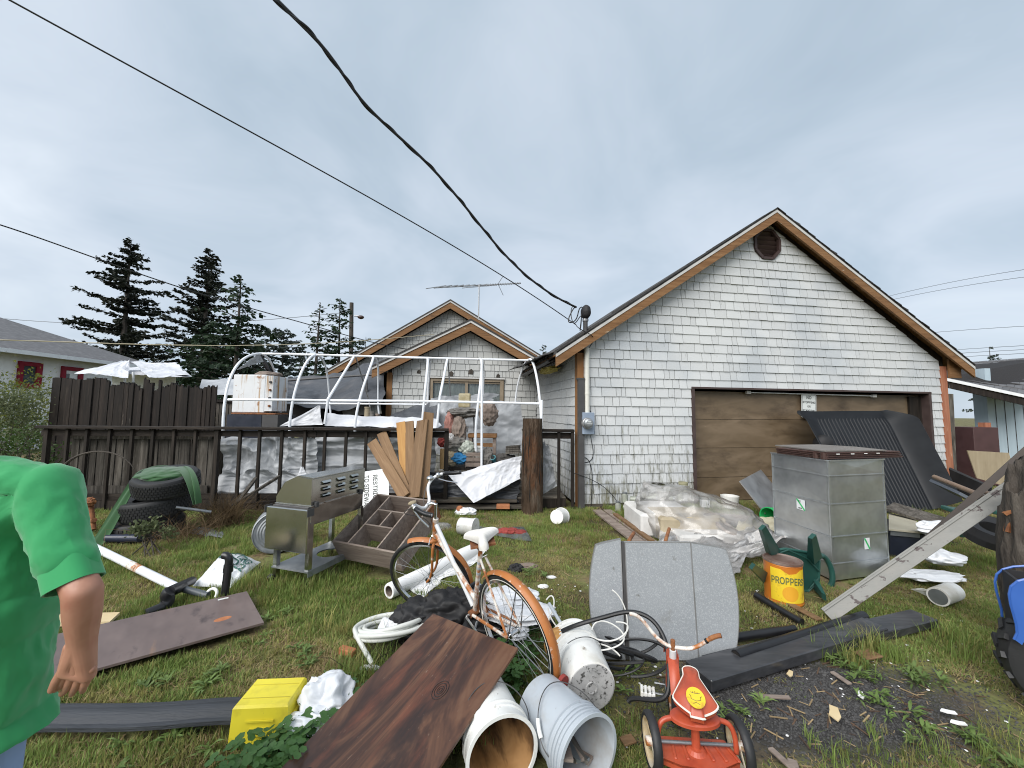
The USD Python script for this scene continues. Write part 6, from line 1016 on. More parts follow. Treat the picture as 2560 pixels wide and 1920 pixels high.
# ================================================================ plywood boards
Tp, Rp = A_([-.475, 2.48, .385]), A_([.043, 2.13, .385]); xd = norm(A_([-.55, -.83, -.30])); PM_ = mtx(Tp, X=xd, Z=(0, -.3, 1)); PM_[:3, 1] = norm((Rp - Tp) - xd * np.dot(Rp - Tp, xd)); PM_[:3, 2] = np.cross(PM_[:3, 0], PM_[:3, 1]); sgnz = np.sign(PM_[2, 2])
pw = np.linalg.norm(Rp - Tp); plyb = obj('plywood_board', bx(0, 1.22, 0, pw, *((-.016, 0) if sgnz > 0 else (0, .016)), .002), W_ply, label='large red brown stained plywood board with knots in the foreground', cat='plywood board', M=PM_)
zs_ = .0012 if sgnz > 0 else -.0012
for kx, ky, kr in ((.36, .40, .036), (.90, .13, .03)):
    for k, rr_ in enumerate((kr, kr * .72, kr * .42, kr * .2)): obj('knot', tube([(kx + rr_ * 1.35 * math.cos(a), ky + rr_ * math.sin(a), zs_) for a in np.linspace(0, 2 * np.pi, 26, endpoint=False)], .0016, 4, closed=True), M_blackm, plyb)
for t_ in np.linspace(.35, 1, 6):
    for w_ in (.1, .3, .5): ex(PM_[:3, 3] + PM_[:3, 0] * 1.22 * t_ + PM_[:3, 1] * w_, .16)
obj('prop_block', bx(-.30, -.1, 2.28, 2.42, -.02, .27, .01), W_crate, label='wooden block propping the plywood board from below', cat='block')
c4 = [G(118, 1706, .07), G(128, 1588, .07), G(617, 1478, .07), G(660, 1556, .07)]
bP = Polygon([(p[0], p[1]) for p in c4]); o_ = c4[0]; bxd = norm(c4[3] - c4[0]); B2 = mtx(o_, X=bxd); I2 = np.linalg.inv(B2); b2l = [(I2 @ np.append(p, 1))[:2] for p in c4]
pb2 = obj('plywood_board', prism(b2l, .015, mtx((0, 0, -.015))), W_ply2, label='long purple brown plywood board with orange knot lying left', cat='plywood board', M=B2)
kn = (I2 @ np.append(G(557, 1547, .07), 1))[:3]; obj('knot', lathe([(0, .0012), (.03, .001), (.034, -.001)], 20, A_([[1.7, 0, 0, kn[0]], [0, 1.0, 0, kn[1]], [0, 0, 1, 0], [0, 0, 0, 1.]])), M_brick, pb2); lb = (I2 @ np.append(G(558, 1497, .07), 1))[:3]; obj('price_label', bx(lb[0] - .035, lb[0] + .035, lb[1] - .012, lb[1] + .012, .0003, .0012), M_sign, pb2)
for u in np.linspace(0, 1, 14):
    for v in (0.15, .5, .85): ex((c4[0] * (1 - v) + c4[1] * v) * (1 - u) + (c4[3] * (1 - v) + c4[2] * v) * u, .115)
obj('pale_plank', prism([(p[0], p[1]) for p in (G(60, 1552, .05), G(130, 1560, .05), G(275, 1553, .05), G(300, 1530, .05), G(200, 1533, .05), G(130, 1535, .05), G(60, 1538, .05))], .02, mtx((0, 0, .03))), _mats['pale_new_wood'], label='pale yellow broken plank lying behind the purple brown board', cat='plank')
for px in range(70, 300, 25): ex(G(px, 1545), .06)
ed = [G(-40, 1818, .03), G(240, 1812, .04), G(420, 1806, .05), G(560, 1795, .05), G(640, 1797, .05)]
edl = spl(ed, 30); obj('edging_strip', grid(lambda u, v: edl[np.round(u * 29).astype(int)] + (v - .5)[..., None] * A_([.03, -.145, 0]) + A_([0, 0, 1.]) * (.05 - .03 * np.abs(v - .42) * 2 + .006 * np.sin(v * 14))[..., None], 30, 14, .02), pm('charcoal_timber', ((.022, .025, .03), (.042, .046, .054)), scale=3, stretch=(1, 12, 12), rough=.7, bump=.6, rnd=0), smooth=40, label='charcoal landscape timber lying along bottom left beside the yellow box', cat='timber')
for p in edl: ex(p, .085)
# yellow box
YM = np.eye(4); yx = norm([.27, .02, 0]); YM[:3, 0], YM[:3, 1], YM[:3, 3] = yx, (-yx[1], yx[0], 0), (-1.345, 1.975, 0); yb = thing('yellow_box', 'bright yellow plastic box upside down on the charcoal timber', 'box', M=YM)
yw, yd, yh = .268, .21, .19; ins = .012
obj('body', hull([(x_ , y_, z_) for (x_, y_, z_) in [(ins, ins, yh), (yw - ins, ins, yh), (yw - ins, yd - ins, yh), (ins, yd - ins, yh), (.004, .004, yh - .012), (yw - .004, .004, yh - .012), (yw - .004, yd - .004, yh - .012), (.004, yd - .004, yh - .012), (-.004, -.004, .02), (yw + .004, -.004, .02), (yw + .004, yd + .004, .02), (-.004, yd + .004, .02)]]), M_yel, yb)
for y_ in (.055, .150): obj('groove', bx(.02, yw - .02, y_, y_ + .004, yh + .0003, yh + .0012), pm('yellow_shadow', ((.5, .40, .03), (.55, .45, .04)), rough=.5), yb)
obj('moulding', cat(bx(.07, .20, -.0065, -.003, .12, .128), bx(.09, .18, -.007, -.003, .09, .095), bx(.115, .15, -.0075, -.003, .055, .075)), M_yel, yb); obj('latch', cat(bx(yw - .002, yw + .012, .05, .16, .05, .125, .004), bx(yw + .004, yw + .018, .07, .14, .03, .06, .003)), M_yel, yb)
for p in ((-1.2, 2.06), (-1.12, 2.08), (-1.26, 2.06)): ex(p, .13)
pb_('white_bag', 'white plastic bag slumped between yellow box and large plywood board', 818, 1765, 2.13, (.115, .10, .12), M_wbag, 31, 'bag', .42, 3.5); pb_('white_bag', 'loose white bag end lying in front of the slumped white bag', 800, 1812, 2.0, (.13, .07, .05), M_wbag, 33, 'bag', .45, 4)
obj('white_bag', crumple(D(790, 1722, 2.2), D(885, 1735, 2.2), D(890, 1760, 2.1), D(800, 1770, 2.1), 24, 16, .05, 9, 3, .003), M_wbag, smooth=60, label='thin white bag flap standing behind the slumped white bag', cat='bag')
obj('brick_piece', bx(-.06, .06, -.025, .025, -.02, .02, .005), M_brick, label='orange brick piece lying in grass left of the white hose coil', cat='brick', M=mtx(G(868, 1628, .03), -.35))
# ================================================================ coil of hose, black bag, paper roll
hc_ = G(965, 1612, .05); HP = []
for t in np.linspace(0, 1, 260): a = t * 2 * math.pi * 5.2 + 2.2; rr_ = .21 + .035 * math.sin(a * .37 + 1) ; HP.append((hc_[0] + rr_ * math.cos(a) * 1.0, hc_[1] + .10 + rr_ * math.sin(a) * .75, .05 + .085 * (.5 + .5 * math.sin(a + 2.4)) * 1.0 + .018 * t * 3 + .006 * math.sin(a * 2.3)))
HP += [(hc_[0] - .10, hc_[1] - .10, .06), (hc_[0] - .03, hc_[1] - .17, .03)]
hs_ = thing('hose_coil', 'coil of thick white hose lying beside the plywood board top', 'hose', loc=(hc_[0], hc_[1], 0)); obj('hose', tube(spl(HP, 320), .0155, 9), pm('white_hose', ((.56, .57, .53), (.66, .67, .63)), rough=.4, bump=.04, rnd=0), hs_, world=True, smooth=True); obj('inner_sheet', crumple(hc_ + A_([-.10, .06, .03]), hc_ + A_([.12, .04, .03]), hc_ + A_([.10, .20, .06]), hc_ + A_([-.09, .20, .06]), 14, 12, .03, 6, 3, .003), M_wbag, hs_, world=True); ex(hc_ + A_([0, .1, 0]), .2)
pb_('black_bag', 'torn black plastic bag lying between hose coil and bicycle', 1055, 1552, 2.95, (.17, .14, .12), M_blackm, 41, 'bag', .45, 4); pb_('black_bag', 'second black bag lump under the bicycle front wheel', 1125, 1535, 2.95, (.20, .16, .13), M_blackm, 43, 'bag', .45, 4)
pb_('dark_debris', 'heap of dark twigs and plastic under bicycle pedals', 1190, 1580, 2.85, (.25, .2, .12), M_blackm, 44, 'debris', .5, 5)
stalks('dark_twigs', 'dark bare twigs sticking up around the black bags', G(1130, 1570), 160, .4, .5, M_bark, 9, .0022, 'twigs', 1.2); stalks('dark_twigs', 'dark bare twigs growing in front of the white hose coil', G(985, 1640), 70, .25, .35, M_bark, 10, .0018, 'twigs', 1.0)
ra, rb_ = G(972, 1478, .06), G(1195, 1372, .06); rl_ = thing('paper_roll', 'roll of white paper or cloth lying behind the bicycle front wheel', 'roll', loc=(ra[0], ra[1], 0)); rx = norm(rb_ - ra); rL = np.linalg.norm(rb_ - ra)
RM = np.eye(4); RM[:3, 2] = rx; RM[:3, 0] = norm(np.cross([0, 0, 1.], rx)); RM[:3, 1] = np.cross(rx, RM[:3, 0]); RM[:3, 3] = ra
obj('roll', xf(lathe([(.045, .0), (.062, 0), (.066, .01), (.066, rL * .5), (.08, rL * .8), (.075, rL), (0, rL)], 24), RM), M_paper, rl_, world=True, smooth=35); obj('core', xf(lathe([(.045, 0), (.04, .002), (.04, .2), (0, .2)], 20), RM), W_crate, rl_, world=True)
obj('loose_sheet', crumple(ra + rx * .25 + A_([0, -.06, -.02]), rb_ + A_([.02, -.05, 0]), rb_ + A_([.06, -.14, -.04]), ra + rx * .3 + A_([.1, -.2, -.045]), 40, 16, .05, 6, 5, .003, edge=.5), M_paper, rl_, world=True)
for t in np.linspace(0, 1, 9): ex(ra + (rb_ - ra) * t, .09)
# behind the rear wheel: white and brown rubbish
for k, (px, py, y_, r_, m, lab) in enumerate(((1280, 1490, 2.95, (.16, .12, .03), M_wbag, 'white plastic sheet seen through upper rear wheel spokes'), (1300, 1530, 2.8, (.20, .12, .04), M_wbag, 'white plastic sheet seen through middle of rear wheel'), (1290, 1580, 2.65, (.07, .06, .03), M_wbag, 'small white plastic piece behind lower rear wheel'))): pb_('white_sheet', lab, px, py, y_, r_, m, 50 + k, 'plastic sheet', .4, 4)
obj('black_tray', bx(-.15, .15, -.1, .1, 0, .05, .01), M_black, label='black plastic tray lying behind the rear wheel spokes', cat='tray', M=mtx(G(1330, 1560), .4))
# ================================================================ cables and tubes by the tricycle
def gp_(*q_): return [G(a, b, z) for a, b, z in q_]
cable('black_hose', [D(a, b, y) for a, b, y in ((1405, 1578, 2.45), (1450, 1560, 2.42), (1520, 1540, 2.4), (1580, 1530, 2.38), (1630, 1550, 2.33), (1665, 1610, 2.25), (1672, 1680, 2.15), (1665, 1740, 2.1), (1640, 1750, 2.12), (1570, 1755, 2.2))], .0125, M_cable, 'thick black hose arching over to the tricycle handlebar and back', 80, sides=9, cat_='hose')
rr7 = random.Random(9)
for k in range(7):
    c = G(1480 + 18 * k, 1625 + (k % 3) * 20, .04); a0 = rr7.uniform(0, 6); R1, R2 = rr7.uniform(.14, .26), rr7.uniform(.07, .15); dirn = rr7.uniform(-.9, -.2)
    P = [(c[0] + R1 * math.cos(t + a0) * math.cos(dirn) - R2 * math.sin(t + a0) * math.sin(dirn), c[1] + R1 * math.cos(t + a0) * math.sin(dirn) + R2 * math.sin(t + a0) * math.cos(dirn), .03 + .05 * (1 + math.sin(t * 1.3 + k)) + .006 * k) for t in np.linspace(0, rr7.uniform(5, 9), 16)]
    cable('black_cable', P, rr7.choice([.006, .009, .011]), M_cable, f'{["first", "second", "third", "fourth", "fifth", "sixth", "seventh"][k]} black cable loop from the left in tangle below the grey table top', 70, group=None)
for k, P in enumerate((((1480, 1575, 2.5), (1530, 1560, 2.5), (1560, 1590, 2.45), (1510, 1625, 2.4), (1450, 1610, 2.45)), ((1366, 1500, 2.7), (1380, 1490, 2.7), (1385, 1510, 2.65), (1370, 1560, 2.6), (1400, 1590, 2.5), (1470, 1600, 2.45)), ((1370, 1520, 2.65), (1395, 1570, 2.55), (1440, 1600, 2.5), (1500, 1610, 2.45), (1550, 1640, 2.4)), ((1530, 1475, 2.62), (1560, 1515, 2.6), (1566, 1580, 2.55), (1550, 1600, 2.5)), ((1430, 1555, 2.5), (1460, 1580, 2.45), (1500, 1600, 2.42), (1556, 1590, 2.42), (1570, 1570, 2.45), (1540, 1555, 2.5)))):
    cable('white_cable', [D(*p) for p in P], .0045, M_wcable, ['white cable loop above tangle before left table panel', 'white cable loop standing next to rear fender', 'long white cable running across tangle', 'white cable end rising against left table panel', 'white cable loop at right of tangle'][k], 60)
obj('conduit_tube', cyl(D(1372, 1508, 2.65), D(1415, 1580, 2.5), .011, n=8), M_gplas, label='short grey conduit tube leaning right of rear fender', cat='tube')
obj('brown_pot', blob(D(1400, 1610, 2.5), (.10, .09, .09), 3, .05, 2, 3), W_cedo, label='tan rounded shape behind rear fender and white bucket', cat='pot')
# ================================================================ grey table top on edge
tm = thing('table_top', 'grey flecked drop leaf table top standing on its edge', 'table top', M=mtx((.80, 2.70, .0), math.radians(1)) @ rotax((1, 0, 0), math.radians(-6)))
def panel(parent, nm, x0, x1, z0, z1, rl, M, mat=M_form):
    P = sbox(x0, z0, x1, z1); r_ = .07
    if rl: cxs = x0 if rl < 0 else x1; P = unary_union([sbox(x0, z0 + .0, x1, z1)]).intersection(Polygon([(x0, z0), (x1, z0), (x1, z1), (x0, z1)])); 
    if rl:
        e = []; sgn = rl; xo, xi = (x0, x1) if rl < 0 else (x1, x0); zz_ = np.linspace(0, 1, 20); bulge = [(xo - sgn * (.05 * (2 * t - 1) ** 2), z0 + .03 + (z1 - z0 - .075) * t) for t in zz_]
        P = Polygon([(xi, z0)] + [(xo - sgn * .09, z0 + .0)] + bulge + [(xo - sgn * .09, z1 - .03)] + [(xi, z1)]).buffer(.012).buffer(-.012)
    m_ = mtx(); m_[:3, 0], m_[:3, 1], m_[:3, 2] = (1, 0, 0), (0, 0, 1), (0, -1, 0)
    p_ = obj(nm, prism(P, .024, m_), mat, parent, M=M); obj('edge_band', prism(P.buffer(.004).difference(P.buffer(-.0005)), .028, m_ @ mtx((0, 0, -.002))), M_alum, p_); return p_
panel(tm, 'centre_panel', .0, .455, .0, .735, 0, mtx((0, 0, 0))); panel(tm, 'leaf', .462, .755, .0, .735, 1, mtx((0, -.002, 0))); panel(tm, 'leaf', -.25, -.03, .0, .755, -1, mtx((0, 0, 0), math.radians(-6)))
obj('gap_slide', bx(-.024, -.004, -.02, .02, .0, .735), M_grayst, tm)
for a_, b_ in (((1572, 1352), (1585, 1332)), ((1662, 1358), (1673, 1322))): obj('table_leg', cyl(D(*a_, 2.85), D(*b_, 3.05), .013, n=10), M_rust, tm, world=True)
for x_ in np.linspace(.55, 1.55, 9): ex((x_, 2.7), .08)
# ================================================================ wrapped pile and right yard
wp = thing('wrapped_pile', 'heap of boxes wrapped in clear plastic sheeting before the garage door', 'wrapped pile', loc=G(1690, 1340))
wc = G(1680, 1350); 
for (px, py, y_, sx, sy, sz, m) in ((1710, 1305, 5.3, .42, .3, .22, M_cloth[3]), (1755, 1345, 5.0, .38, .26, .18, M_cloth[6]), (1715, 1345, 5.05, .22, .22, .15, M_cloth[2]), (1650, 1300, 5.6, .4, .4, .3, M_cloth[6])):
    c = D(px, py, y_); obj('box', bx(c[0] - sx, c[0] + sx, c[1] - sy, c[1] + sy, max(.0, c[2] - sz), c[2] + sz * .6, .03), m, wp, world=True)
def shroud(u, v):
    a = u * 2 * np.pi; top = D(1672, 1232, 5.5); c0 = A_([wc[0] + .42, wc[1] + .3, 0]); R1 = .82 + .16 * np.cos(a - .3); px_, py_ = c0[0] + R1 * np.cos(a) * (1 - v ** 1.6 * .98), c0[1] + .85 * R1 * np.sin(a) * (1 - v ** 1.6 * .98); z_ = (top[2] + .04) * np.sin(v * np.pi / 2) ** .8
    p = np.stack([px_ - .35 * v, py_ + .3 * v, z_], -1); n = meshkit.fbm(p * 2.6, 3, 5) - .5; rdg = ridged(p * 2.2, 7) - .5; d = np.stack([np.cos(a), np.sin(a), 0 * a + .5], -1); return p + d * (.34 * n + .22 * rdg)[..., None]
obj('plastic_sheet', grid(shroud, 90, 36), M_clear, wp, world=True, smooth=60)
for k, (c_, am) in enumerate((((G(1690, 1420, .05), G(1850, 1440, .05), D(1900, 1340, 4.9), D(1740, 1345, 4.9)), .16), ((G(1800, 1420, .04), G(1905, 1400, .04), D(1990, 1330, 4.6), D(1850, 1330, 5.0)), .14), ((G(1640, 1400, .04), G(1760, 1415, .04), D(1790, 1330, 5.1), D(1650, 1340, 5.1)), .16))): obj('plastic_fold', crumple(*c_, 44, 34, am, 3.0, 60 + k, .002, edge=.2), M_clear, wp, world=True, smooth=60)
for dx in np.linspace(-.9, 1.2, 9):
    for dy in (-.5, 0, .5): ex((wc[0] + .35 + dx, wc[1] + .25 + dy), .2)
obj('dark_board', bar(D(1770, 1285, 5.2), D(1845, 1340, 4.8), .16, .04, b=.004), W_crate, label='brown board poking out of the plastic wrapped pile', cat='board')
for k, (a_, b_) in enumerate((((1790, 1288), (1880, 1296)), ((1800, 1298), (1885, 1308)))): obj('flat_board', bar(G(*a_, .03 + .03 * k), G(*b_, .03 + .03 * k), .2, .03), W_crate, label=['back', 'front'][k] + ' grey flat board lying behind the wrapped pile', cat='board')
obj('cream_sheet', crumple(G(1830, 1345, .1), G(1960, 1330, .1), G(1975, 1290, .16), G(1850, 1305, .14), 30, 16, .10, 4, 8, .004, edge=.2), pm('cream_sheet', ((.48, .42, .28), (.6, .55, .40)), rough=.5), smooth=60, label='cream plastic sheet crumpled below the green bucket', cat='plastic sheet')
gbk = tub('green_bucket', 'bright green bucket lying on its side left of the duct box', G(1925, 1300, .14), .115, .13, .27, M_green, M=mtx(G(1952, 1288, .14), X=(0, 0, 1), Z=(-.92, -.38, .05))); 
obj('grey_board', bar(D(1880, 1243, 6.0), D(1930, 1210, 6.7), .55, .02, up=(.2, -1, .6)), M_alum, label='grey flat panel leaning behind the green bucket', cat='board')
obj('white_bin', lathe([(0, 0), (.13, 0), (.15, .2), (.14, .2), (.12, .02), (0, .02)], 24), M_wplas, label='white tub in long grass by garage door', cat='tub', M=mtx(G(1825, 1268)))
wbx = thing('white_box', 'small white plastic box standing at left end of garage door', 'box', loc=G(1762, 1258)); q_ = D(1762, 1243, 6.9); obj('body', bx(q_[0] - .07, q_[0] + .07, q_[1] - .05, q_[1] + .05, 0, q_[2] + .04, .01), M_white, wbx, world=True); obj('slot', bx(q_[0] - .045, q_[0] + .045, q_[1] - .053, q_[1] - .0505, q_[2] - .0, q_[2] + .02), M_blackm, wbx, world=True)
bag_jar = tub('yellow_jar', 'dirty tan jar on top of wall ledge behind the wrapped pile', D(1708, 1226, 6.75), .08, .07, .14, pm('tan_jar', ((.28, .27, .17), (.36, .34, .22)), rough=.3), 'jar')
# NO STOPPING sign on the door
s0 = GL(2003, 986, .08); s1 = GL(2040, 990, .08); SW = s1[0] - s0[0]; SgM = GM @ mtx((s0[0] + SW / 2, .10, s0[2] - .46)); sn = thing('parking_sign', 'white NO STOPPING OR STANDING sign hung on the plywood garage door', 'sign', M=SgM @ rotax((0, 1, 0), math.radians(3)))
m_ = mtx(); m_[:3, 0], m_[:3, 1], m_[:3, 2] = (1, 0, 0), (0, 0, 1), (0, -1, 0)
obj('plate', prism(sbox(-SW / 2, 0, SW / 2, .46).buffer(-.02).buffer(.02), .004, m_), M_sign, sn); ib = sbox(-SW / 2 + .012, .012, SW / 2 - .012, .448); obj('border', prism(ib.difference(ib.buffer(-.006)), .002, m_ @ mtx((0, 0, .0041))), M_ink, sn)
for s_, h_, z_, w_ in (('NO', .062, .372, .11), ('STOPPING', .040, .285, SW * .84), ('OR', .036, .205, .07), ('STANDING', .040, .12, SW * .84)): v, f = ctext(s_, h_, .002, True, w_); obj('lettering', (v + [0, z_, .0042], f), M_ink, sn, M=m_)
# truck bed liner leaning on the door
lq = [D(1958, 1032, 7.45), D(2232, 1030, 7.75), D(2352, 1272, 6.8), D(2090, 1290, 6.35)]   # TL TR BR BL
tlv = lambda u, v: bil(lq[3], lq[2], lq[1], lq[0])(u, v)
ln_ = norm(np.cross(lq[2] - lq[3], lq[0] - lq[3])); ln_ = ln_ if ln_[1] < 0 else -ln_
def liner(u, v):
    p = tlv(u, v); wall_ = np.where(u < .26, (.26 - u) / .26, np.where(u > .92, (u - .92) / .08, 0)); lip = np.clip((v - .90) / .1, 0, 1); bump_ = np.exp(-((v - .56) / .11) ** 4) * np.where(u < .35, np.clip((.22 - u) / .08, 0, 1), np.clip((u - .80) / .08, 0, 1)) * .07
    rib = np.where((u > .27) & (u < .90) & (v < .93), .006 * np.clip(2 * np.sin(u * 2 * np.pi * 30), -1, 1), 0 * u)
    d = .36 * wall_ ** 1.3 + .05 * lip ** 1.5 + rib * (1 - lip); cor = np.where((v > .8), (v - .8) / .2, 0); d = d - .36 * wall_ ** 1.3 * cor ** 1.5 * .85; sc = 1 - .20 * cor ** 2.5 * (np.abs(u - .5) * 2) ** 1.5
    p = p + ln_ * d[..., None]; mid = tlv(0 * u + .5, v); return mid + (p - mid) * sc[..., None]
bl_ = thing('bed_liner', 'black ribbed plastic truck bed liner leaning against the garage door', 'bed liner', loc=(lq[3] + lq[2]) / 2 * [1, 1, 0]); obj('liner', grid(liner, 300, 60, .006), pm('bedliner_black', ((.009, .010, .012), (.016, .018, .021)), rough=.5, spec=.2, bump=.06, rnd=0), bl_, world=True)
obj('wheel_well', blob(tlv(A_([.15]), A_([.62]))[0] + ln_ * .12, (.17, .13, .17), 5, .05, 2), M_blackm, bl_, world=True, smooth=True)
pt = [tlv(A_([u_]), A_([v_]))[0] + ln_ * .03 for u_, v_ in ((.22, .20), (.25, .16), (.27, .10), (.28, .06))]; obj('paint_mark', cat(*[blob(p, (.02, .012, .03), k, .3) for k, p in enumerate(pt)]), M_wplas, bl_, world=True)
# galvanized duct box
C0, L0, Rr0 = G(2084, 1452), G(1940, 1384), None; Rr0 = A_([3.93, 4.12, 0]); ux, uy = Rr0 - C0, L0 - C0; DH = 1.175
db = thing('duct_box', 'tall galvanized sheet metal duct box with white stickers', 'duct box', loc=C0)
def dpt(a, b, z): return C0 + ux * a + uy * b + A_([0, 0, z])
zsm = [.0, .16, .42, .74, 1.02, DH]
for (fa_, nm) in (((lambda s, e: dpt(0 - e, s, 0)), 'left'), ((lambda s, e: dpt(s, 0 - e, 0)), 'right')):
    for za, zb in zip(zsm[:-1], zsm[1:]):
        nrm = norm(np.cross(fa_(1, 0) - fa_(0, 0), [0, 0, 1.])); nrm = nrm if np.dot(nrm, C0 - CPOS) < 0 else -nrm
        mid = A_([0, 0, 1.]); p0, p1 = fa_(0.0, 0), fa_(1.0, 0); e = nrm * .002
        Pn = [p0 + [0, 0, za], p1 + [0, 0, za], p1 + [0, 0, zb], p0 + [0, 0, zb]]; cen = sum(Pn) / 4 + nrm * .008
        V = A_(Pn + [p * .94 + cen * .06 + nrm * .004 for p in Pn] + [cen]); F = [[0, 1, 5], [0, 5, 4], [1, 2, 6], [1, 6, 5], [2, 3, 7], [2, 7, 6], [3, 0, 4], [3, 4, 7], [4, 5, 8], [5, 6, 8], [6, 7, 8], [7, 4, 8]]
        obj('panel', (V, A_(F)), M_galv, db, world=True)
    for z_ in zsm[1:-1]: obj('seam', bar(fa_(0, 0) + [0, 0, z_] + nrm * .006, fa_(1, 0) + [0, 0, z_] + nrm * .006, .012, .01), M_galv, db, world=True)
for a_, b_ in ((0, 0), (1, 0), (0, 1)): p = dpt(a_, b_, 0); obj('corner_seam', bx(p[0] - .006, p[0] + .006, p[1] - .006, p[1] + .006, 0, DH), M_galv, db, world=True)
obj('back_panel', cat(hull([dpt(1, 0.01, 0), dpt(1, 1, 0), dpt(1, 0.01, DH), dpt(1, 1, DH), dpt(.99, 1, 0), dpt(.99, 0.01, DH)]), hull([dpt(0.01, 1, 0), dpt(1, 1, 0), dpt(0.01, 1, DH), dpt(1, 1, DH), dpt(.01, .99, 0), dpt(1, .99, DH)])), M_galv, db, world=True)
obj('top_flange', cat(bar(dpt(0, 0, DH), dpt(0, 1, DH), .05, .012), bar(dpt(0, 0, DH), dpt(1, 0, DH), .05, .012)), M_galv, db, world=True)
def sticker(u, z, left, w, h):
    p = dpt(0, u, z) if left else dpt(u, 0, z); x_ = norm(uy if left else ux) * (1 if not left else -1); n_ = np.cross(x_, [0, 0, 1.]); M = np.eye(4); M[:3, 0], M[:3, 1], M[:3, 2], M[:3, 3] = x_, -n_, (0, 0, 1), p + n_ * .012
    I = np.linalg.inv(db.M) @ M; s_ = obj('sticker', bx(-w / 2, w / 2, -.001, .0, -h / 2, h / 2), M_white, db, M=I); obj('green_stripe', prism([(-w / 2, h / 2 - .01), (-w / 2, h / 2), (-w / 2 + .015, h / 2), (w / 2, -h / 2 + .01), (w / 2, -h / 2), (w / 2 - .015, -h / 2)], .0008, mtx((0, -.0012, 0)) @ XZ @ mtx()), M_green, s_)
    if left: obj('print', cat(bx(-.025, -.018, -.0022, -.0013, h * .2, h * .42), bx(-.010, -.003, -.0022, -.0013, h * .2, h * .42), bx(-.03, -.012, -.0022, -.0013, -h * .42, -h * .3), bx(-.005, .012, -.0022, -.0013, -h * .42, -h * .3)), M_ink, s_)
sticker(.46, .66, True, .11, .11); sticker(.60, .33, False, .075, .11)
for a_ in np.linspace(0, 1, 4):
    for b_ in np.linspace(0, 1, 4): ex(dpt(a_, b_, 0), .14)
# stack of brown slabs on top
bs = thing('slab_stack', 'stack of thin dark brown metal trays on top of the duct box', 'trays', loc=dpt(.5, .5, DH)); du, dv = norm(ux), norm(uy)
for k in range(4):
    o_ = dpt(.05 - .02 * k, .02 + .0 * k, DH + .012 + .018 * k); M = np.eye(4); M[:3, 0], M[:3, 1], M[:3, 2] = du, np.cross([0, 0, 1.], du), (0, 0, 1); M[:3, 3] = o_
    obj('tray', bx(-.04 + .01 * k, 1.02, -.02, .55, 0, .014, .003), M_brown, bs, M=np.linalg.inv(bs.M) @ M)
for j_ in range(7): p = dpt(-.0, .10 + .12 * j_, DH + .045); obj('round_edge', cyl(p + dv * -.04 + A_([0, 0, -.035]), p + dv * -.04 + A_([0, 0, .035]), .035, n=12), M_brown, bs, world=True)
obj('top_sheet', prism([tuple((np.linalg.inv(mtx(dpt(0, 0, 0)))@np.append(dpt(a_, b_, 0), 1))[:2]) for a_, b_ in ((-.02, .02), (1.06, -.02), (1.12, .5), (.9, .95), (.02, .95))], .012, mtx(dpt(0, 0, DH + .085))), pm('grey_brown_sheet', ((.13, .115, .105), (.18, .165, .15)), rough=.45), bs, world=True)
obj('white_clip', cat(*[bar(dpt(t, -.04, DH + .065), dpt(t + .045, -.04, DH + .065), .01, .008) for t in (.12, .38, .62, .85)]), M_wplas, bs, world=True)
# orange tin with yellow label
tp = G(1960, 1498); tn = thing('orange_tin', 'rusty orange tin drum with yellow printed label beside green chair', 'tin', loc=tp, rz=math.radians(20)); tr2 = .145; thh = .345
obj('body', lathe([(0, .0), (tr2, .0), (tr2 + .003, .01), (tr2, .02), (tr2, thh - .03), (tr2 + .003, thh - .022), (tr2, thh - .015)], 44), M_orange, tn, smooth=30); obj('lid', lathe([(tr2, thh - .014), (tr2 + .006, thh - .012), (tr2 + .006, thh + .004), (tr2 - .006, thh + .004), (tr2 - .012, thh - .004), (.09, thh - .004), (.085, thh - .001), (0, thh - .001)], 44), pm('rusty_tin_lid', ((.10, .05, .035), (.17, .12, .10), (.26, .22, .20)), scale=4, rough=.5), tn, smooth=30)
def wrap(m, r_, a0): v, f = m; v = v.copy(); a = a0 + v[:, 0] / r_; return np.stack([(r_ + v[:, 2]) * np.cos(a), (r_ + v[:, 2]) * np.sin(a), v[:, 1]], 1), f
A0 = math.radians(-90 - 20 - 18); dens_ = lambda poly, z0_: (lambda m: m)(arr(trimesh.Trimesh(*arr(trimesh.creation.extrude_polygon(poly, .0012, engine='earcut')), process=False).subdivide_to_size(.02)))
lab = Polygon([(-.14, .03), (.15, .03), (.15, .30), (.10, .30), (.06, .275), (.0, .265), (-.06, .30), (-.14, .30)]); obj('label', wrap(dens_(lab, 0), tr2 + .0005, A0), M_yels, tn)
obj('label_oval', wrap(dens_(Point(0.01, .105).buffer(.062), 0), tr2 + .0018, A0), pm('orange_print', ((.62, .30, .02), (.70, .36, .03)), rough=.5, rnd=0), tn)
v, f = ctext('PROPPERS', .055, .0012, True, .265); v = v.copy(); v[:, 1] += .165 + .018 * np.cos(v[:, 0] * 9); obj('lettering', wrap((v, f), tr2 + .003, A0), M_olive, tn)
for k in range(5): v, f = ctext(['PURE', 'ONE GALLON', 'PAINT', 'QUALITY', 'NET'][k] if False else 'ililili'[k % 2:], .010, .001, False, .07); 
ex(tp, .16)
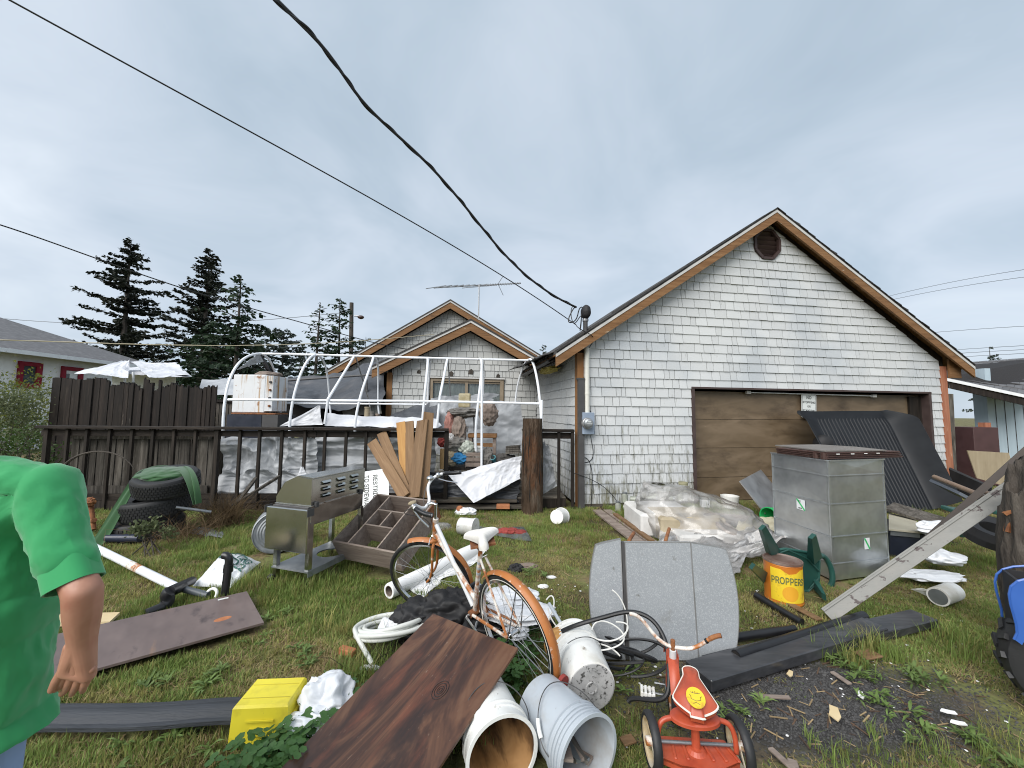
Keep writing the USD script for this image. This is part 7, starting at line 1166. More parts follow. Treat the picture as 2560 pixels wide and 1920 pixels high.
# green chair on its side, legs toward us
gcM = D(2015, 1420, 3.75); gch = thing('green_chair', 'dark green plastic chair tipped on its back with legs up', 'chair', loc=(gcM[0], gcM[1], 0))
fc = lambda px, py, y_=3.72: D(px, py, y_)
seatP = [fc(1916, 1400), fc(1924, 1378), fc(1965, 1372), fc(2026, 1382), fc(2048, 1402), fc(2046, 1452), fc(2020, 1478), fc(1930, 1470)]
obj('seat', hull([p + A_([0, d, 0]) for p in seatP for d in (0, .035)]), M_dgreen, gch, world=True); obj('seat_rim', tube(seatP, .012, 8, closed=True), M_dgreen, gch, world=True)
obj('rib', cat(tube([fc(1922, 1392, 3.70), fc(1970, 1375, 3.69), fc(2020, 1398, 3.69), fc(2048, 1428, 3.70)], .007), tube([fc(2048, 1445, 3.70), fc(2025, 1470, 3.70)], .007)), M_dgreen, gch, world=True)
def cleg(a, b, r0, r1): 
    d = norm(A_(b) - A_(a)); n_ = norm(np.cross(d, [0, 1., 0])); return hull([A_(p) + n_ * s * r + A_([0, q_, 0]) * r for p, r in ((a, r0), (b, r1)) for s in (-1, 1) for q_ in (-.9, .9)])
for a_, b_ in (((1935, 1385, 3.74), (1905, 1318, 3.35)), ((2036, 1398, 3.74), (2030, 1340, 3.35)), ((1925, 1452, 3.74), (1880, 1415, 3.35)), ((2038, 1460, 3.74), (2060, 1492, 3.5))): obj('leg', cleg(fc(*a_), fc(*b_), .052, .026), M_dgreen, gch, world=True)
obj('armrest', tube(spl([fc(2046, 1392, 3.8), fc(2066, 1398, 3.85), (fc(2074, 1412, 3.85)), fc(2072, 1470, 3.85)], 16), .024, 8), M_dgreen, gch, world=True, smooth=True); obj('back', hull([fc(1925, 1480, 3.78), fc(2046, 1490, 3.78), fc(1925, 1500, 4.15), fc(2046, 1500, 4.15), fc(1925, 1470, 3.80), fc(2046, 1480, 3.8)]), M_dgreen, gch, world=True)
for px in range(1920, 2070, 30): ex(G(px, 1490), .12)
# black pipes and charcoal boards
def pipe(a, b, z0, z1, r_, label, hollow=False):
    A1, B1 = G(*a, z0), G(*b, z1); t = thing('black_pipe', label, 'pipe', loc=A1 * [1, 1, 0]); obj('tube', cyl(A1, B1, r_, n=18), M_black, t, world=True, smooth=40); d = norm(A1 - B1); obj('bore', cyl(A1 + d * .001, A1 + d * .0015, r_ * .8, n=16), M_void, t, world=True)
    for s in np.linspace(0, 1, 8): ex(A1 + (B1 - A1) * s, .07)
pipe((1840, 1640), (2160, 1540), .07, .06, .036, 'long black pipe with open end lying over the dark timbers'); pipe((1790, 1602), (1985, 1572), .04, .04, .03, 'shorter black pipe half hidden behind the grey table top'); pipe((1890, 1488), (2005, 1555), .04, .03, .026, 'thin black pipe lying in front of the orange tin')
def plk(a, b, w, t, z, mat, label, nm='dark_timber'):
    A1, B1 = G(*a, z), G(*b, z); obj(nm, bar(A1, B1, w, t, b=.006), mat, label=label, cat='timber')
    for s in np.linspace(0, 1, 12): ex(A1 + (B1 - A1) * s, w * .55)
M_charc = pm('wet_charcoal_board', ((.022, .023, .026), (.040, .041, .045), (.07, .07, .075)), scale=2, stretch=(1, 6, 6), rough=.28, rvar=.12, bump=.2, rnd=.1)
plk((1745, 1690), (2180, 1565), .20, .07, .045, M_charc, 'long wet charcoal timber in front of the black pipe'); plk((2120, 1590), (2310, 1545), .17, .06, .035, M_charc, 'short grey board end lying past the charcoal timber'); plk((1760, 1655), (2165, 1552), .05, .06, .04, M_charc, 'narrow dark rail lying between charcoal timber and black pipe'); plk((1955, 1500), (2050, 1550), .06, .02, .02, W_ced, 'thin tan lath lying right of the thin black pipe', 'lath')
# slanted white beam, dark rail and poles
b0_, b1_ = G(2068, 1538, .05), D(2580, 1185, 3.0); b2_ = b0_ + (b1_ - b0_) * 1.5; bm = thing('beam', 'long chipped white metal channel beam slanting up to the right', 'beam', loc=b0_ * [1, 1, 0]); Zb = (-.35, -.75, .55)
obj('web', bar(b0_, b2_, .092, .012, up=Zb), M_beam, bm, world=True)
Mb = mtx(b0_, X=b2_ - b0_, Z=Zb); Lb = np.linalg.norm(b2_ - b0_)
for s in (-1, 1): obj('flange', xf(bx(0, Lb, s * .047 - .006, s * .047 + .006, -.045, .0065, .002), Mb), M_beam, bm, world=True)
obj('flange_lip', xf(bx(0.0, Lb, .026, .0405, .0066, .016, .002), Mb), M_beam, bm, world=True)
r0_, r1_ = D(2170, 1480, 3.75), D(2580, 1112, 3.4); obj('dark_rail', bar(r0_, r0_ + (r1_ - r0_) * 1.4, .05, .06, up=Zb), pm('rusty_dark_steel', ((.025, .018, .015), (.07, .055, .045)), rough=.7, bump=.4), label='dark rusty rail running behind the white slanted beam', cat='rail')
for k, (a_, b_, r_) in enumerate((((2336, 1192, 4.2), (2600, 1298, 3.0), .022), ((2455, 1227, 3.7), (2600, 1280, 3.1), .019))): obj('brown_pole', cyl(D(*a_), D(*b_), r_, n=12), pm('brown_pole', ((.13, .085, .06), (.20, .14, .10)), scale=6, rough=.55), label=['longer brown pole crossing over the white slanted beam', 'shorter brown pole crossing behind the longer pole'][k], cat='pole')
# rubbish right of the duct
def lying(nm, pts, z, t, mat, label, cat_): return obj(nm, prism([tuple(G(a, b, z)[:2]) for a, b in pts], t, mtx((0, 0, z - t))), mat, label=label, cat=cat_)
ptb = thing('black_box', 'black box with cream board on it right of the duct box', 'box', loc=G(2270, 1420)); bbx = [D(a, b, y_) for a, b, y_ in ((2224, 1330, 4.6), (2333, 1340, 4.5), (2333, 1412, 4.5), (2224, 1408, 4.6))]; obj('body', hull(bbx + [p + A_([.2, .8, 0]) for p in bbx]), pm('navy_black', None) if False else _mats['navy_black'], ptb, world=True)
obj('grey_strip', hull([D(2226, 1322, 4.58), D(2300, 1328, 4.52), D(2300, 1345, 4.52), D(2226, 1338, 4.58), D(2226, 1322, 4.62), D(2300, 1328, 4.56)]), M_zinc, ptb, world=True); obj('cream_board', hull([D(2222, 1322, 4.55), D(2322, 1332, 4.5), D(2284, 1296, 5.2), D(2222, 1282, 5.4), D(2222, 1326, 4.55), D(2322, 1336, 4.5)]), pm('cream_board', ((.36, .33, .25), (.43, .40, .31)), rough=.5), ptb, world=True)
obj('grey_plank', bar(D(2222, 1265, 5.4), D(2370, 1310, 4.9), .3, .03, up=(0, -.4, 1)), W_fence, label='long grey plank lying between bed liner foot and black box', cat='plank')
obj('grey_gutter', bar(D(2352, 1215, 6.2), D(2430, 1250, 5.5), .3, .04, up=(.1, -.8, .6)), pm('slate_metal', ((.11, .13, .16), (.15, .17, .205)), rough=.4, metal=.3), label='blue grey metal panel lying right of bed liner', cat='panel')
obj('black_sheet', hull([D(2372, 1172, 7.2), D(2480, 1220, 6.2), D(2470, 1262, 6.2), D(2380, 1222, 7.0), D(2374, 1168, 7.3), D(2482, 1216, 6.3)]), M_blackm, label='black sheet leaning beside reddish garage corner', cat='sheet')
obj('plywood_offcut', prism([(p[0], p[2]) for p in [D(a, b, 7.2) for a, b in ((2416, 1126), (2520, 1132), (2530, 1170), (2500, 1212), (2440, 1195))]], .015, mtx((0, 7.2, 0)) @ A_([[1, 0, 0, 0], [0, 0, -1, 0], [0, 1, 0, 0], [0, 0, 0, 1.]])), pm('raw_plywood', ((.24, .19, .12), (.33, .27, .18)), scale=2, stretch=(6, 1, 1), rough=.7, rnd=0), label='tan plywood offcut leaning at the blue grey house', cat='plywood')
mb = thing('maroon_cabinet', 'dark maroon cabinet standing against the blue grey house', 'cabinet', loc=D(2470, 1150, 9.4)); q0_, q1_ = D(2433, 1068, 9.3), D(2505, 1180, 9.3); obj('body', bx(q0_[0], q1_[0], 9.3, 9.8, 0, q0_[2], .01), pm('maroon_paint', ((.045, .02, .02), (.065, .03, .03)), rough=.5), mb, world=True); q2_ = D(2463, 1058, 9.4); obj('knob_block', bx(q2_[0], q2_[0] + .14, 9.4, 9.55, q0_[2] + .001, q0_[2] + .11), W_trimr, mb, world=True)
for k, (a_, b_, m) in enumerate((((2370, 1270, 5.0), (2440, 1295, 4.6), M_dgreen), ((2430, 1290, 4.6), (2560, 1322, 3.9), M_dgreen), ((2440, 1265, 4.8), (2520, 1285, 4.5), M_dgreen))): obj('green_bar', bar(D(*a_), D(*b_), .16, .05, up=(0, -.5, 1), b=.01), m, label=['left', 'middle', 'upper right'][k] + ' dark green plastic bar in scrap right of black box', cat='plastic bar')
obj('green_crate', hull([D(a, b, y_) for a, b, y_ in ((2395, 1330, 4.3), (2440, 1325, 4.3), (2436, 1345, 4.3), (2400, 1343, 4.3), (2395, 1325, 4.8), (2445, 1320, 4.8), (2440, 1342, 4.8))]), M_dgreen, label='small dark green crate low in scrap at right', cat='crate')
obj('rubber_ring', lathe([(.10, -.06), (.2, -.08), (.22, 0), (.2, .08), (.10, .06), (.1, -.06)], 28), M_blackm, label='small black rubber ring lying in scrap behind the white beam', cat='rubber ring', M=mtx(D(2480, 1332, 4.0), X=(1, .3, .2), Z=(-.3, -.5, 1)))
for k, (px, py, y_, r_) in enumerate(((2336, 1322, 4.4, (.14, .09, .07)), (2355, 1392, 4.1, (.15, .12, .06)), (2330, 1440, 3.9, (.24, .1, .03)))): pb_('white_cloth', ['upper white rag beside black box', 'middle white rag on dark mat beside beam', 'flat white rag lowest in grass beside beam'][k], px, py, y_, r_, M_wbag, 70 + k, 'rag', .45, 2.4)
wr_ = thing('white_pipe_roll', 'white pipe offcut with torn white sleeve on grass under beam', 'pipe', loc=G(2365, 1480)); p0, p1 = G(2345, 1492, .08), G(2383, 1478, .08); obj('tube', cyl(p0, p1, .075, n=20), M_wplas, wr_, world=True, smooth=40); obj('bore', cyl(p0 + norm(p0 - p1) * .001, p0 + norm(p0 - p1) * .002, .062, n=20), M_zinc, wr_, world=True); obj('sleeve', crumple(G(2278, 1472, .06), G(2340, 1498, .02), G(2345, 1475, .12), G(2300, 1468, .1), 14, 10, .03, 5, 4, .004), M_wplas, wr_, world=True)
# blue vehicle at right edge
vu = norm([.8, -.6, 0]); vv_ = A_([-vu[1], vu[0], 0]); vc = G(2505, 1812); vM = np.eye(4); vM[:3, 0], vM[:3, 1], vM[:3, 3] = vu, vv_, A_([3.10, 2.15, 0])
vh = thing('blue_vehicle', 'small vehicle with blue fender and muddy tyre at right edge', 'vehicle', M=vM)
Qv = A_([[1, 0, 0, 0], [0, 0, -1, 0], [0, 1, 0, 0], [0, 0, 0, 1.]]); vw = obj('wheel', lathe([(.15, -.09), (.24, -.10), (.285, -.085), (.30, -.04), (.30, .04), (.285, .085), (.24, .10), (.15, .09)], 40, Qv), M_rubber, vh, M=mtx((-.03, -.03, .30)), smooth=30); obj('rim', lathe([(.15, -.088), (.155, -.098), (.13, -.10), (.11, -.06), (0, -.05)], 30, Qv), M_brust, vw, smooth=30)
obj('wheel_sidewall', lathe([(.235, -.101), (.265, -.098), (.262, -.095), (.236, -.099)], 40, Qv), M_brust, vw)
obj('lug', cat(*[bar((.298 * math.cos(a), -.07 + .14 * (k % 2), .298 * math.sin(a)), (.298 * math.cos(a + .12), .0, .298 * math.sin(a + .12)), .03, .02, up=(math.cos(a), 0, math.sin(a))) for k, a in enumerate(np.linspace(0, 2 * math.pi, 36, endpoint=False))]), M_rubber, vw)
fpr = spl([(-.30, 0, .42), (-.302, 0, .60), (-.285, 0, .72), (-.22, 0, .765), (0, 0, .772), (.5, 0, .755), (1.2, 0, .74)], 40)
obj('fender', grid(lambda u, v: fpr[np.round(u * 39).astype(int)] * [1, 1, 1] + A_([0, 1., 0]) * (-.165 + .205 * v)[..., None] + A_([0, 0, 1.]) * (.012 * np.sin(np.pi * v) * (u > .35))[..., None], 40, 10, .008)[0:2] if False else grid(lambda u, v: fpr[15 + np.round(u * 24).astype(int)] + A_([0, 1., 0]) * (-.165 + .205 * v)[..., None] + A_([0, 0, 1.]) * (.012 * np.sin(np.pi * v))[..., None], 25, 10, .008), M_blue, vh, smooth=60)
sidep = Polygon([(p[0], p[2]) for p in fpr] + [(1.2, .34), (.42, .34), (-.2, .34)]).difference(Point(.03, .30).buffer(.325, 32)); sidep = max(getattr(sidep, 'geoms', [sidep]), key=lambda g: g.area)
obj('side_panel', prism(sidep, .012, A_([[1, 0, 0, 0], [0, 0, -1, -.165], [0, 1, 0, 0], [0, 0, 0, 1.]])), M_blue, vh); obj('fender_lip', tube([(p[0] - .002, -.170, p[2]) for p in fpr[:26]], .007, 6), M_blue, vh); obj('fender_lip', tube([(p[0], .035, p[2]) for p in fpr[:18]], .006, 6), M_blue, vh)
obj('arch_lining', bx(-.275, -.262, -.16, .03, .43, .735), M_blackm, vh); obj('inner_lining', bx(-.26, .6, .03, .04, .35, .74), M_blackm, vh)
obj('seam', bar((-.24, -.179, .60), (.6, -.179, .57), .004, .008, up=(0, 0, 1)), M_blackm, vh); obj('bolt', cat(*[blob((x_, -.180, .70), (.010, .006, .010), 2, .02, 2, 1) for x_ in (-.2, .0, .2)]), M_grayst, vh, kind='stuff')
obj('body', bx(.62, 1.9, -.15, .16, .32, .72, .05), M_blue, vh); obj('running_board', bx(.36, 1.9, -.22, -.165, .26, .34, .01), M_blackm, vh); obj('light_strip', bx(.36, .62, -.185, -.178, .36, .385), M_bsid, vh); obj('chassis', bx(.2, 1.8, .0, .4, .2, .32), M_blackm, vh)
v2 = obj('wheel', lathe([(.15, -.09), (.24, -.10), (.285, -.085), (.30, -.04), (.30, .04), (.285, .085), (.24, .10), (.15, .09)], 40, Qv), M_rubber, vh, M=mtx((1.5, 0, .30)), smooth=30)
for (x_, y_) in ((1.5, .6),): obj('wheel', lathe([(.15, -.09), (.24, -.10), (.285, -.085), (.30, -.04), (.30, .04), (.285, .085), (.24, .10), (.15, .09)], 32, Qv), M_rubber, vh, M=mtx((x_, y_, .30)), smooth=30)
obj('stump', flat_bottom(blob(D(2572, 1345, 2.78) * [1, 1, 0] + [0, 0, .52], (.12, .12, .66), 8, .35, 5, 4, True), -.02), M_bark, smooth=60, label='dark shaggy tree stump standing behind the blue fender', cat='stump'); obj('rusty_bracket', cat(bar(D(2528, 1262, 2.8), D(2518, 1330, 2.8), .03, .02), bar(D(2560, 1262, 2.75), D(2510, 1285, 2.8), .03, .02)), M_rust, label='rusty bracket hanging beside the dark stump', cat='bracket')
# ================================================================ pipes, bag and rubbish at left
a_, b_ = G(232, 1366, .12), G(440, 1468, .035); wpp = thing('white_pipe', 'long white pipe with a rusty patch lying in grass left', 'pipe', loc=a_ * [1, 1, 0]); obj('tube', cyl(a_, b_, .036, n=18), M_wpipe, wpp, world=True, smooth=40); obj('rust_patch', cyl(a_ + (b_ - a_) * .50, a_ + (b_ - a_) * .62, .0366, n=18), M_brust, wpp, world=True)
bp = thing('black_fitting', 'black plastic waste pipe with elbows and tee lying in grass', 'pipe', loc=G(440, 1480)); zz_ = .045
obj('pipe', tube([G(365, 1535, .03), G(405, 1518, zz_), G(412, 1508, .06)], .036, 14), M_black, bp, world=True, smooth=40); obj('elbow', tube(spl([G(408, 1514, .05), G(420, 1500, .08), G(418, 1488, .12), G(424, 1478, .15)], 14), .045, 14), M_black, bp, world=True, smooth=40); obj('pipe', tube([G(424, 1478, .14), G(480, 1452, .08)], .037, 14), M_black, bp, world=True, smooth=40); obj('tee', tube([G(430, 1477, .12), G(455, 1466, .10)], .045, 14), M_black, bp, world=True, smooth=40); obj('branch', tube([G(448, 1470, .09), G(520, 1488, .05)], .026, 12), pm('slate_pipe', ((.05, .06, .07), (.07, .08, .09)), rough=.4), bp, world=True, smooth=40); obj('white_ring', tube([G(528, 1488, .05) + A_([.045 * math.cos(a), .02 * math.sin(a), .045 * math.sin(a)]) for a in np.linspace(-.3, 3.3, 16)], .012, 8), M_wplas, bp, world=True)
e0 = G(560, 1502, .0); obj('standing_elbow', tube(spl([e0, e0 + A_([.01, .0, .16]), e0 + A_([.02, .0, .31]), e0 + A_([.015, -.0, .36]), e0 + A_([-.03, -.0, .375])], 24), .03, 14), M_black, smooth=40, label='black pipe with an elbow standing upright behind the plywood', cat='pipe'); ct_ = obj('pipe_collar', cyl(e0 + A_([.018, 0, .24]), e0 + A_([.021, 0, .30]), .037), M_black, label='black collar on the upright elbow pipe', cat='collar')
bgc = [G(482, 1465, .03), G(575, 1470, .03), G(652, 1405, .05), G(560, 1385, .12)]
def bagf(u, v):
    p = bil(bgc[0], bgc[1], bgc[2], bgc[3])(u, v); e = (np.sin(np.pi * np.clip(u, 0, 1)) * np.sin(np.pi * np.clip(v, 0, 1))) ** .5; q_ = np.stack([u * 4, v * 4, 0 * u + 2.], -1); p[..., 2] += e * .085 + e * .10 * (ridged(q_, 6, 2) - .5); return p
sb = thing('soil_bag', 'white bag of potting soil with green print lying on grass', 'bag', loc=G(560, 1430)); obj('bag', grid(bagf, 60, 44, .006), M_wbag, sb, world=True, smooth=60)
def onbag(m, u0, v0, du_, dv_):
    v, f = m; v = v.copy(); sx = v[:, 0] / max(abs(v[:, 0]).max(), 1e-6); u = u0 + du_[0] * sx + dv_[0] * v[:, 1] / .04; w = v0 + du_[1] * sx + dv_[1] * v[:, 1] / .04; P = bagf(np.clip(u, 0, 1), np.clip(w, 0, 1)); P[:, 2] += .008 + v[:, 2] * 1.; return P, f
M_gprint = pm('green_print', ((.03, .10, .08), (.05, .13, .11)), rough=.5, bump=0)
for s_, u0, v0 in (('POTTING', .60, .66), ('SOIL', .64, .44)): obj('lettering', onbag(arr(trimesh.Trimesh(*ctext(s_, .04, .002, True), process=False).subdivide_to_size(.012)), u0, v0, (.30, -.06), (.06, .17)), M_gprint, sb, world=True)
obj('logo', onbag(bx(-.02, .02, -.02, .02, 0, .002), .22, .62, (.06, .0), (.0, .12)), M_gprint, sb, world=True)
for t in np.linspace(0, 1, 7): ex(bgc[0] * (1 - t) + bgc[2] * t, .16)
# small litter
lr = random.Random(2); M_chip = _mats['pale_new_wood']
for k, (px, py, lab) in enumerate(((2086, 1784, 'pale jagged wood chip lying on the dark gravel'), (2152, 1738, 'thin white chip at right edge of the dark gravel'), (2370, 1780, 'long white paper scrap in grass near blue vehicle'), (2395, 1808, 'small white scrap below the long paper scrap'), (1975, 1685, 'small tan wood chip at left edge of the gravel'))): c = G(px, py, .02); s = .06 if k == 0 else .035; obj('chip', prism([(-s, -s * .4), (-s * .2, -s * .5), (s, -s * .1), (s * .9, s * .5), (s * .1, s * .35), (-s * .6, s * .3)], .006, mtx(c, lr.uniform(-.6, .8))), M_chip if k in (0, 4) else M_paper, label=lab, cat='chip')
for k, (a_, b_, w_) in enumerate((((2080, 1680), (2125, 1710), .03), ((1895, 1740), (1975, 1744), .025), ((1925, 1870), (1985, 1925), .03), ((1980, 1900), (1990, 1935), .04), ((2150, 1640), (2190, 1632), .09), ((1555, 1855), (1585, 1845), .05))): obj('wood_scrap', bar(G(*a_, .02), G(*b_, .025), w_, .012, b=.003), W_crate if k not in (4, 5) else W_ced, label=['brown stick scrap on upper gravel edge', 'thin grey lath right of the tricycle saddle', 'split wood strip right of tricycle wheel at bottom', 'short wood splinter at bottom right of tricycle', 'reddish wood scrap below the charcoal timber end', 'small red scrap left of the tricycle wheel'][k], cat='wood scrap')
for k, (px, py, r_, m, lab) in enumerate(((1290, 1425, (.07, .05, .05), M_blackm, 'torn black plastic scrap on bare soil behind saddle'), (1318, 1415, (.09, .05, .02), M_cloth[1], 'taupe scrap beside torn black plastic'), (1378, 1443, (.04, .02, .01), M_paper, 'small white scrap on bare soil'), (1358, 1466, (.04, .03, .012), M_paper, 'white paper scrap above the rear fender'), (1585, 1288, (.07, .05, .03), M_wbag, 'white scrap in grass left of wrapped pile'), (925, 1672, (.05, .02, .02), M_wbag, 'white plastic shred left of the large plywood board'))): pb_('scrap', lab, px, py, G(px, py)[1], r_, m, 80 + k, 'scrap', .4, 5)
# ================================================================ man in the green shirt
def skin_of(bones, step, it=8):
    ms = []
    def sph(c, r_): v = trimesh.creation.icosphere(2).vertices * r_ + A_(c); return v
    for (a, ra_), (b, rb_) in bones: ms.append(m3.Manifold.hull_points(np.vstack([sph(a, ra_), sph(b, rb_)])))
    m = m3.Manifold.batch_boolean(ms, m3.OpType.Add).refine_to_length(step); q_ = m.to_mesh(); t = trimesh.Trimesh(q_.vert_properties[:, :3], q_.tri_verts, process=True); trimesh.smoothing.filter_taubin(t, iterations=it); return arr(t)
man = thing('person', 'person in a green t-shirt and light blue jeans walking away at left', 'person', loc=(-1.50, 1.08, 0))
YM_ = 1.03
Sr, Sl = D(118, 1228, YM_ + .03), A_([-1.66, 1.10, 1.45]); El, Wr = D(207, 1480, YM_ - .02), D(206, 1602, YM_ + .01); Kn = D(194, 1682, YM_ + .02)
hip = A_([-1.50, 1.08, .90]); neck = A_([-1.46, 1.0, 1.54]); head = A_([-1.515, .97, 1.71])
Kr, Ar = A_([-1.41, 1.10, .50]), A_([-1.40, 1.02, .09]); Kl, Al = A_([-1.60, 1.24, .50]), A_([-1.61, 1.26, .09])
El2, Wr2, Kn2 = A_([-1.80, 1.14, 1.17]), A_([-1.84, 1.24, .92]), A_([-1.84, 1.28, .83])
hb = lambda p, d, s: A_(p) + A_(d) * s
fdir = norm(D(150, 1762, YM_ + .04) - Kn); hs2 = norm(D(214, 1680, YM_ + .02) - D(175, 1672, YM_ + .01)); md = A_([-1.49, 1.08, 1.32])
SE = D(170, 1402, YM_)
bones = [((hip, .12), (md, .13)), ((md, .12), (neck, .06)), ((Sr, .05), (Sl, .05)), ((neck, .062), (head - (0, 0, .06), .062)), ((head, .098), (head + (0, .025, .03), .092)), ((head + (0, .05, -.06), .055), (head, .08)),
    ((Sr, .03), (SE, .03)), ((SE, .034), (El, .038)), ((El, .038), (hb(El, Wr - El, .4), .037)), ((hb(El, Wr - El, .4), .037), (Wr, .028)), ((Sl, .055), (El2, .043)), ((El2, .043), (Wr2, .031)),
    ((Wr, .028), (Kn + hs2 * .022, .018)), ((Wr, .028), (Kn - hs2 * .024, .017)), ((Kn + hs2 * .022, .018), (Kn - hs2 * .024, .017)), ((Wr2, .03), (Kn2, .033))]
body = skin_of(bones, .018, 6)
fing = []
for k, (o_, L_) in enumerate(((.024, .066), (.008, .082), (-.009, .088), (-.025, .080))):
    b_ = Kn + hs2 * o_; m1 = b_ + fdir * L_ * .42 + A_([0, .004, -.004]); m2 = b_ + fdir * L_ * .74 + A_([-.004, .010, -.004]); e_ = b_ + fdir * L_ + A_([-.012, .018, -.004]) + hs2 * o_ * .2; fing += [((b_ - fdir * .02, .0105), (m1, .0096)), ((m1, .0095), (m2, .0086)), ((m2, .0085), (e_, .0072))]
T0 = hb(Wr, Kn - Wr, .25) - hs2 * .022; T1 = D(160, 1674, YM_ + .01); T2 = D(141, 1703, YM_ + .015); T3 = D(130, 1724, YM_ + .02); fing += [((T0, .015), (T1, .0125)), ((T1, .012), (T2, .0106)), ((T2, .0104), (T3, .0085))]
hand = skin_of(fing + [((Wr, .024), (Kn, .016))], .0035, 4)
f2 = []
for j_ in range(4): b_ = Kn2 + A_([0, -.03 + .02 * j_, -.02]); f2 += [((b_, .0115), (b_ + A_([.005, .005, -.045]), .0102)), ((b_ + A_([.005, .005, -.045]), .0102), (b_ + A_([.02, .01, -.08]), .008))]
f2 += [((Kn2 + A_([.01, .04, .03]), .014), (Kn2 + A_([.03, .06, -.02]), .010))]
obj('body', cat(body, hand, skin_of(f2, .005, 3)), M_skin, man, world=True, smooth=True)
for s in (-1, 1):
    obj('eye', blob(head + A_([s * .034, .104, .012]), (.013, .008, .009), 1, .02), M_sign, man, world=True); obj('ear', blob(head + A_([s * .097, .02, -.005]), (.014, .026, .034), 2, .08), M_skin, man, world=True, smooth=True)
obj('nose', blob(head + A_([0, .125, -.022]), (.015, .022, .026), 3, .05), M_skin, man, world=True, smooth=True); obj('mouth', blob(head + A_([0, .112, -.066]), (.024, .008, .006), 3, .05), M_cloth[7], man, world=True)
hr = blob(head + A_([0, -.012, .03]), (.110, .116, .110), 6, .10, 5, 4); hc3 = hr[0][hr[1]].mean(1); keep = ~((hc3[:, 1] > head[1] + .055) & (hc3[:, 2] < head[2] + .075)) & (hc3[:, 2] > head[2] - .075); obj('hair', (hr[0], hr[1][keep]), M_hair, man, world=True, smooth=True)
obj('jeans', skin_of([((hip + (-.07, 0, -.10), .115), (hip + (.07, 0, -.10), .115)), ((hip + (.075, 0, -.12), .105), (Kr, .072)), ((Kr, .072), (Ar + (0, 0, .03), .056)), ((hip + (-.08, 0, -.12), .105), (Kl, .072)), ((Kl, .072), (Al + (0, 0, .03), .056))], .03, 6), M_jean, man, world=True, smooth=True)
for a__ in (Ar, Al): obj('shoe', skin_of([((a__ + (0, -.03, -.04), .045), (a__ + (-.02, .17, -.05), .038))], .02, 3), M_black, man, world=True, smooth=True)
SE = D(170, 1402, YM_ - .0)
rs, ls = A_([-1.395, 1.06, 1.0]), A_([-1.60, 1.08, 1.0]); zz = lambda p, z: A_([p[0], p[1], z])
tor = [((zz(ls, .88), .14), (zz(rs, .88), .135)), ((zz(ls, .76), .15), (zz(rs, .76), .142)), ((zz(ls, 1.08), .145), (zz(rs, 1.08), .138)), ((zz(rs, .88), .135), (zz(rs, 1.32), .115)), ((zz(ls, .88), .14), (zz(ls, 1.32), .12)), ((zz(rs, 1.32), .115), (zz(ls, 1.32), .12)), ((zz(rs, 1.32), .11), (Sr, .056)), ((zz(ls, 1.32), .115), (Sl, .056)), ((Sr, .054), (neck + (0, -.01, -.075), .058)), ((Sl, .054), (neck + (0, -.01, -.075), .058)), ((Sr, .060), (SE, .050)), ((Sl, .062), (hb(Sl, El2 - Sl, .75), .056))]
sv, sf = skin_of(tor, .012, 8); nn = trimesh.Trimesh(sv, sf, process=False).vertex_normals
fw3 = sv @ A_([[5, 0, -2.5], [0, 5, 0], [1.2, 0, 2.2]]).T
fold = .016 * (ridged(fw3 * 1.2, 3, 2) - .5) + .014 * (meshkit.fbm(sv * A_([8, 8, 4.]), 2, 5) - .5) + .018 * (ridged(fw3 * 2.6, 9, 2) - .5) + .007 * (ridged(fw3 * 6, 12, 1) - .5); sv = sv + nn * fold[:, None]
hz_ = .80 + .012 * np.sin(sv[:, 0] * 11); cut = sv[sf].mean(1)[:, 2] > hz_[sf].mean(1); sv2 = sv.copy(); sv2[:, 2] = np.maximum(sv2[:, 2], hz_ - .012); obj('shirt', (sv2, sf), M_shirt, man, world=True, smooth=True)
sd_ = norm(SE - Sr); e1 = norm(np.cross(sd_, [0, 1., 0])); e2 = np.cross(sd_, e1)
obj('sleeve_hem', grid(lambda u, v: SE + sd_ * (.0 + .066 * v)[..., None] + (.052 + .002 * v + .003 * np.sin(u * 25))[..., None] * (e1 * np.cos(u * 2 * np.pi)[..., None] + e2 * np.sin(u * 2 * np.pi)[..., None]), 48, 8, .004), M_shirt, man, world=True, smooth=60)
# ================================================================ grass, weeds and gravel
def proto_tuft(path, n, h, sp, seed, mat, w=.0022, bend=.5):
    r = np.random.default_rng(seed); V, F, N, k = [], [], [], 0
    for _ in range(n):
        b_ = A_([r.normal(0, sp), r.normal(0, sp), -.01]); a = r.uniform(0, 2 * np.pi); d = A_([math.cos(a), math.sin(a), 0]); L = h * r.uniform(.45, 1.25); e = A_([-d[1], d[0], 0]) * w * r.uniform(.7, 1.4); bd = bend * r.uniform(.2, 1.3)
        p1 = b_ + A_([0, 0, L * .5]) + d * L * bd * .22; p2 = b_ + A_([0, 0, L * (1 - .25 * bd)]) + d * L * bd * .8
        V += [b_ - e, b_ + e, p1 + e * .8, p1 - e * .8, p2]; F += [[k, k + 1, k + 2], [k, k + 2, k + 3], [k + 3, k + 2, k + 4]]; k += 5
    m = usdkit.mesh(stage, path, (A_(V), A_(F)), mat); return m
G_a = leafmat('grass_green', ((.12, .175, .04), (.18, .245, .062), (.25, .31, .095)), scale=1.3, rnd=.28, tr=.35, coord='world'); G_b = leafmat('grass_olive', ((.19, .19, .055), (.25, .24, .078), (.31, .28, .10)), scale=1.3, rnd=.28, tr=.3, coord='world'); G_c = leafmat('grass_straw', ((.22, .16, .08), (.31, .235, .12), (.39, .30, .16)), scale=1.3, rnd=.25, tr=.3, coord='world')
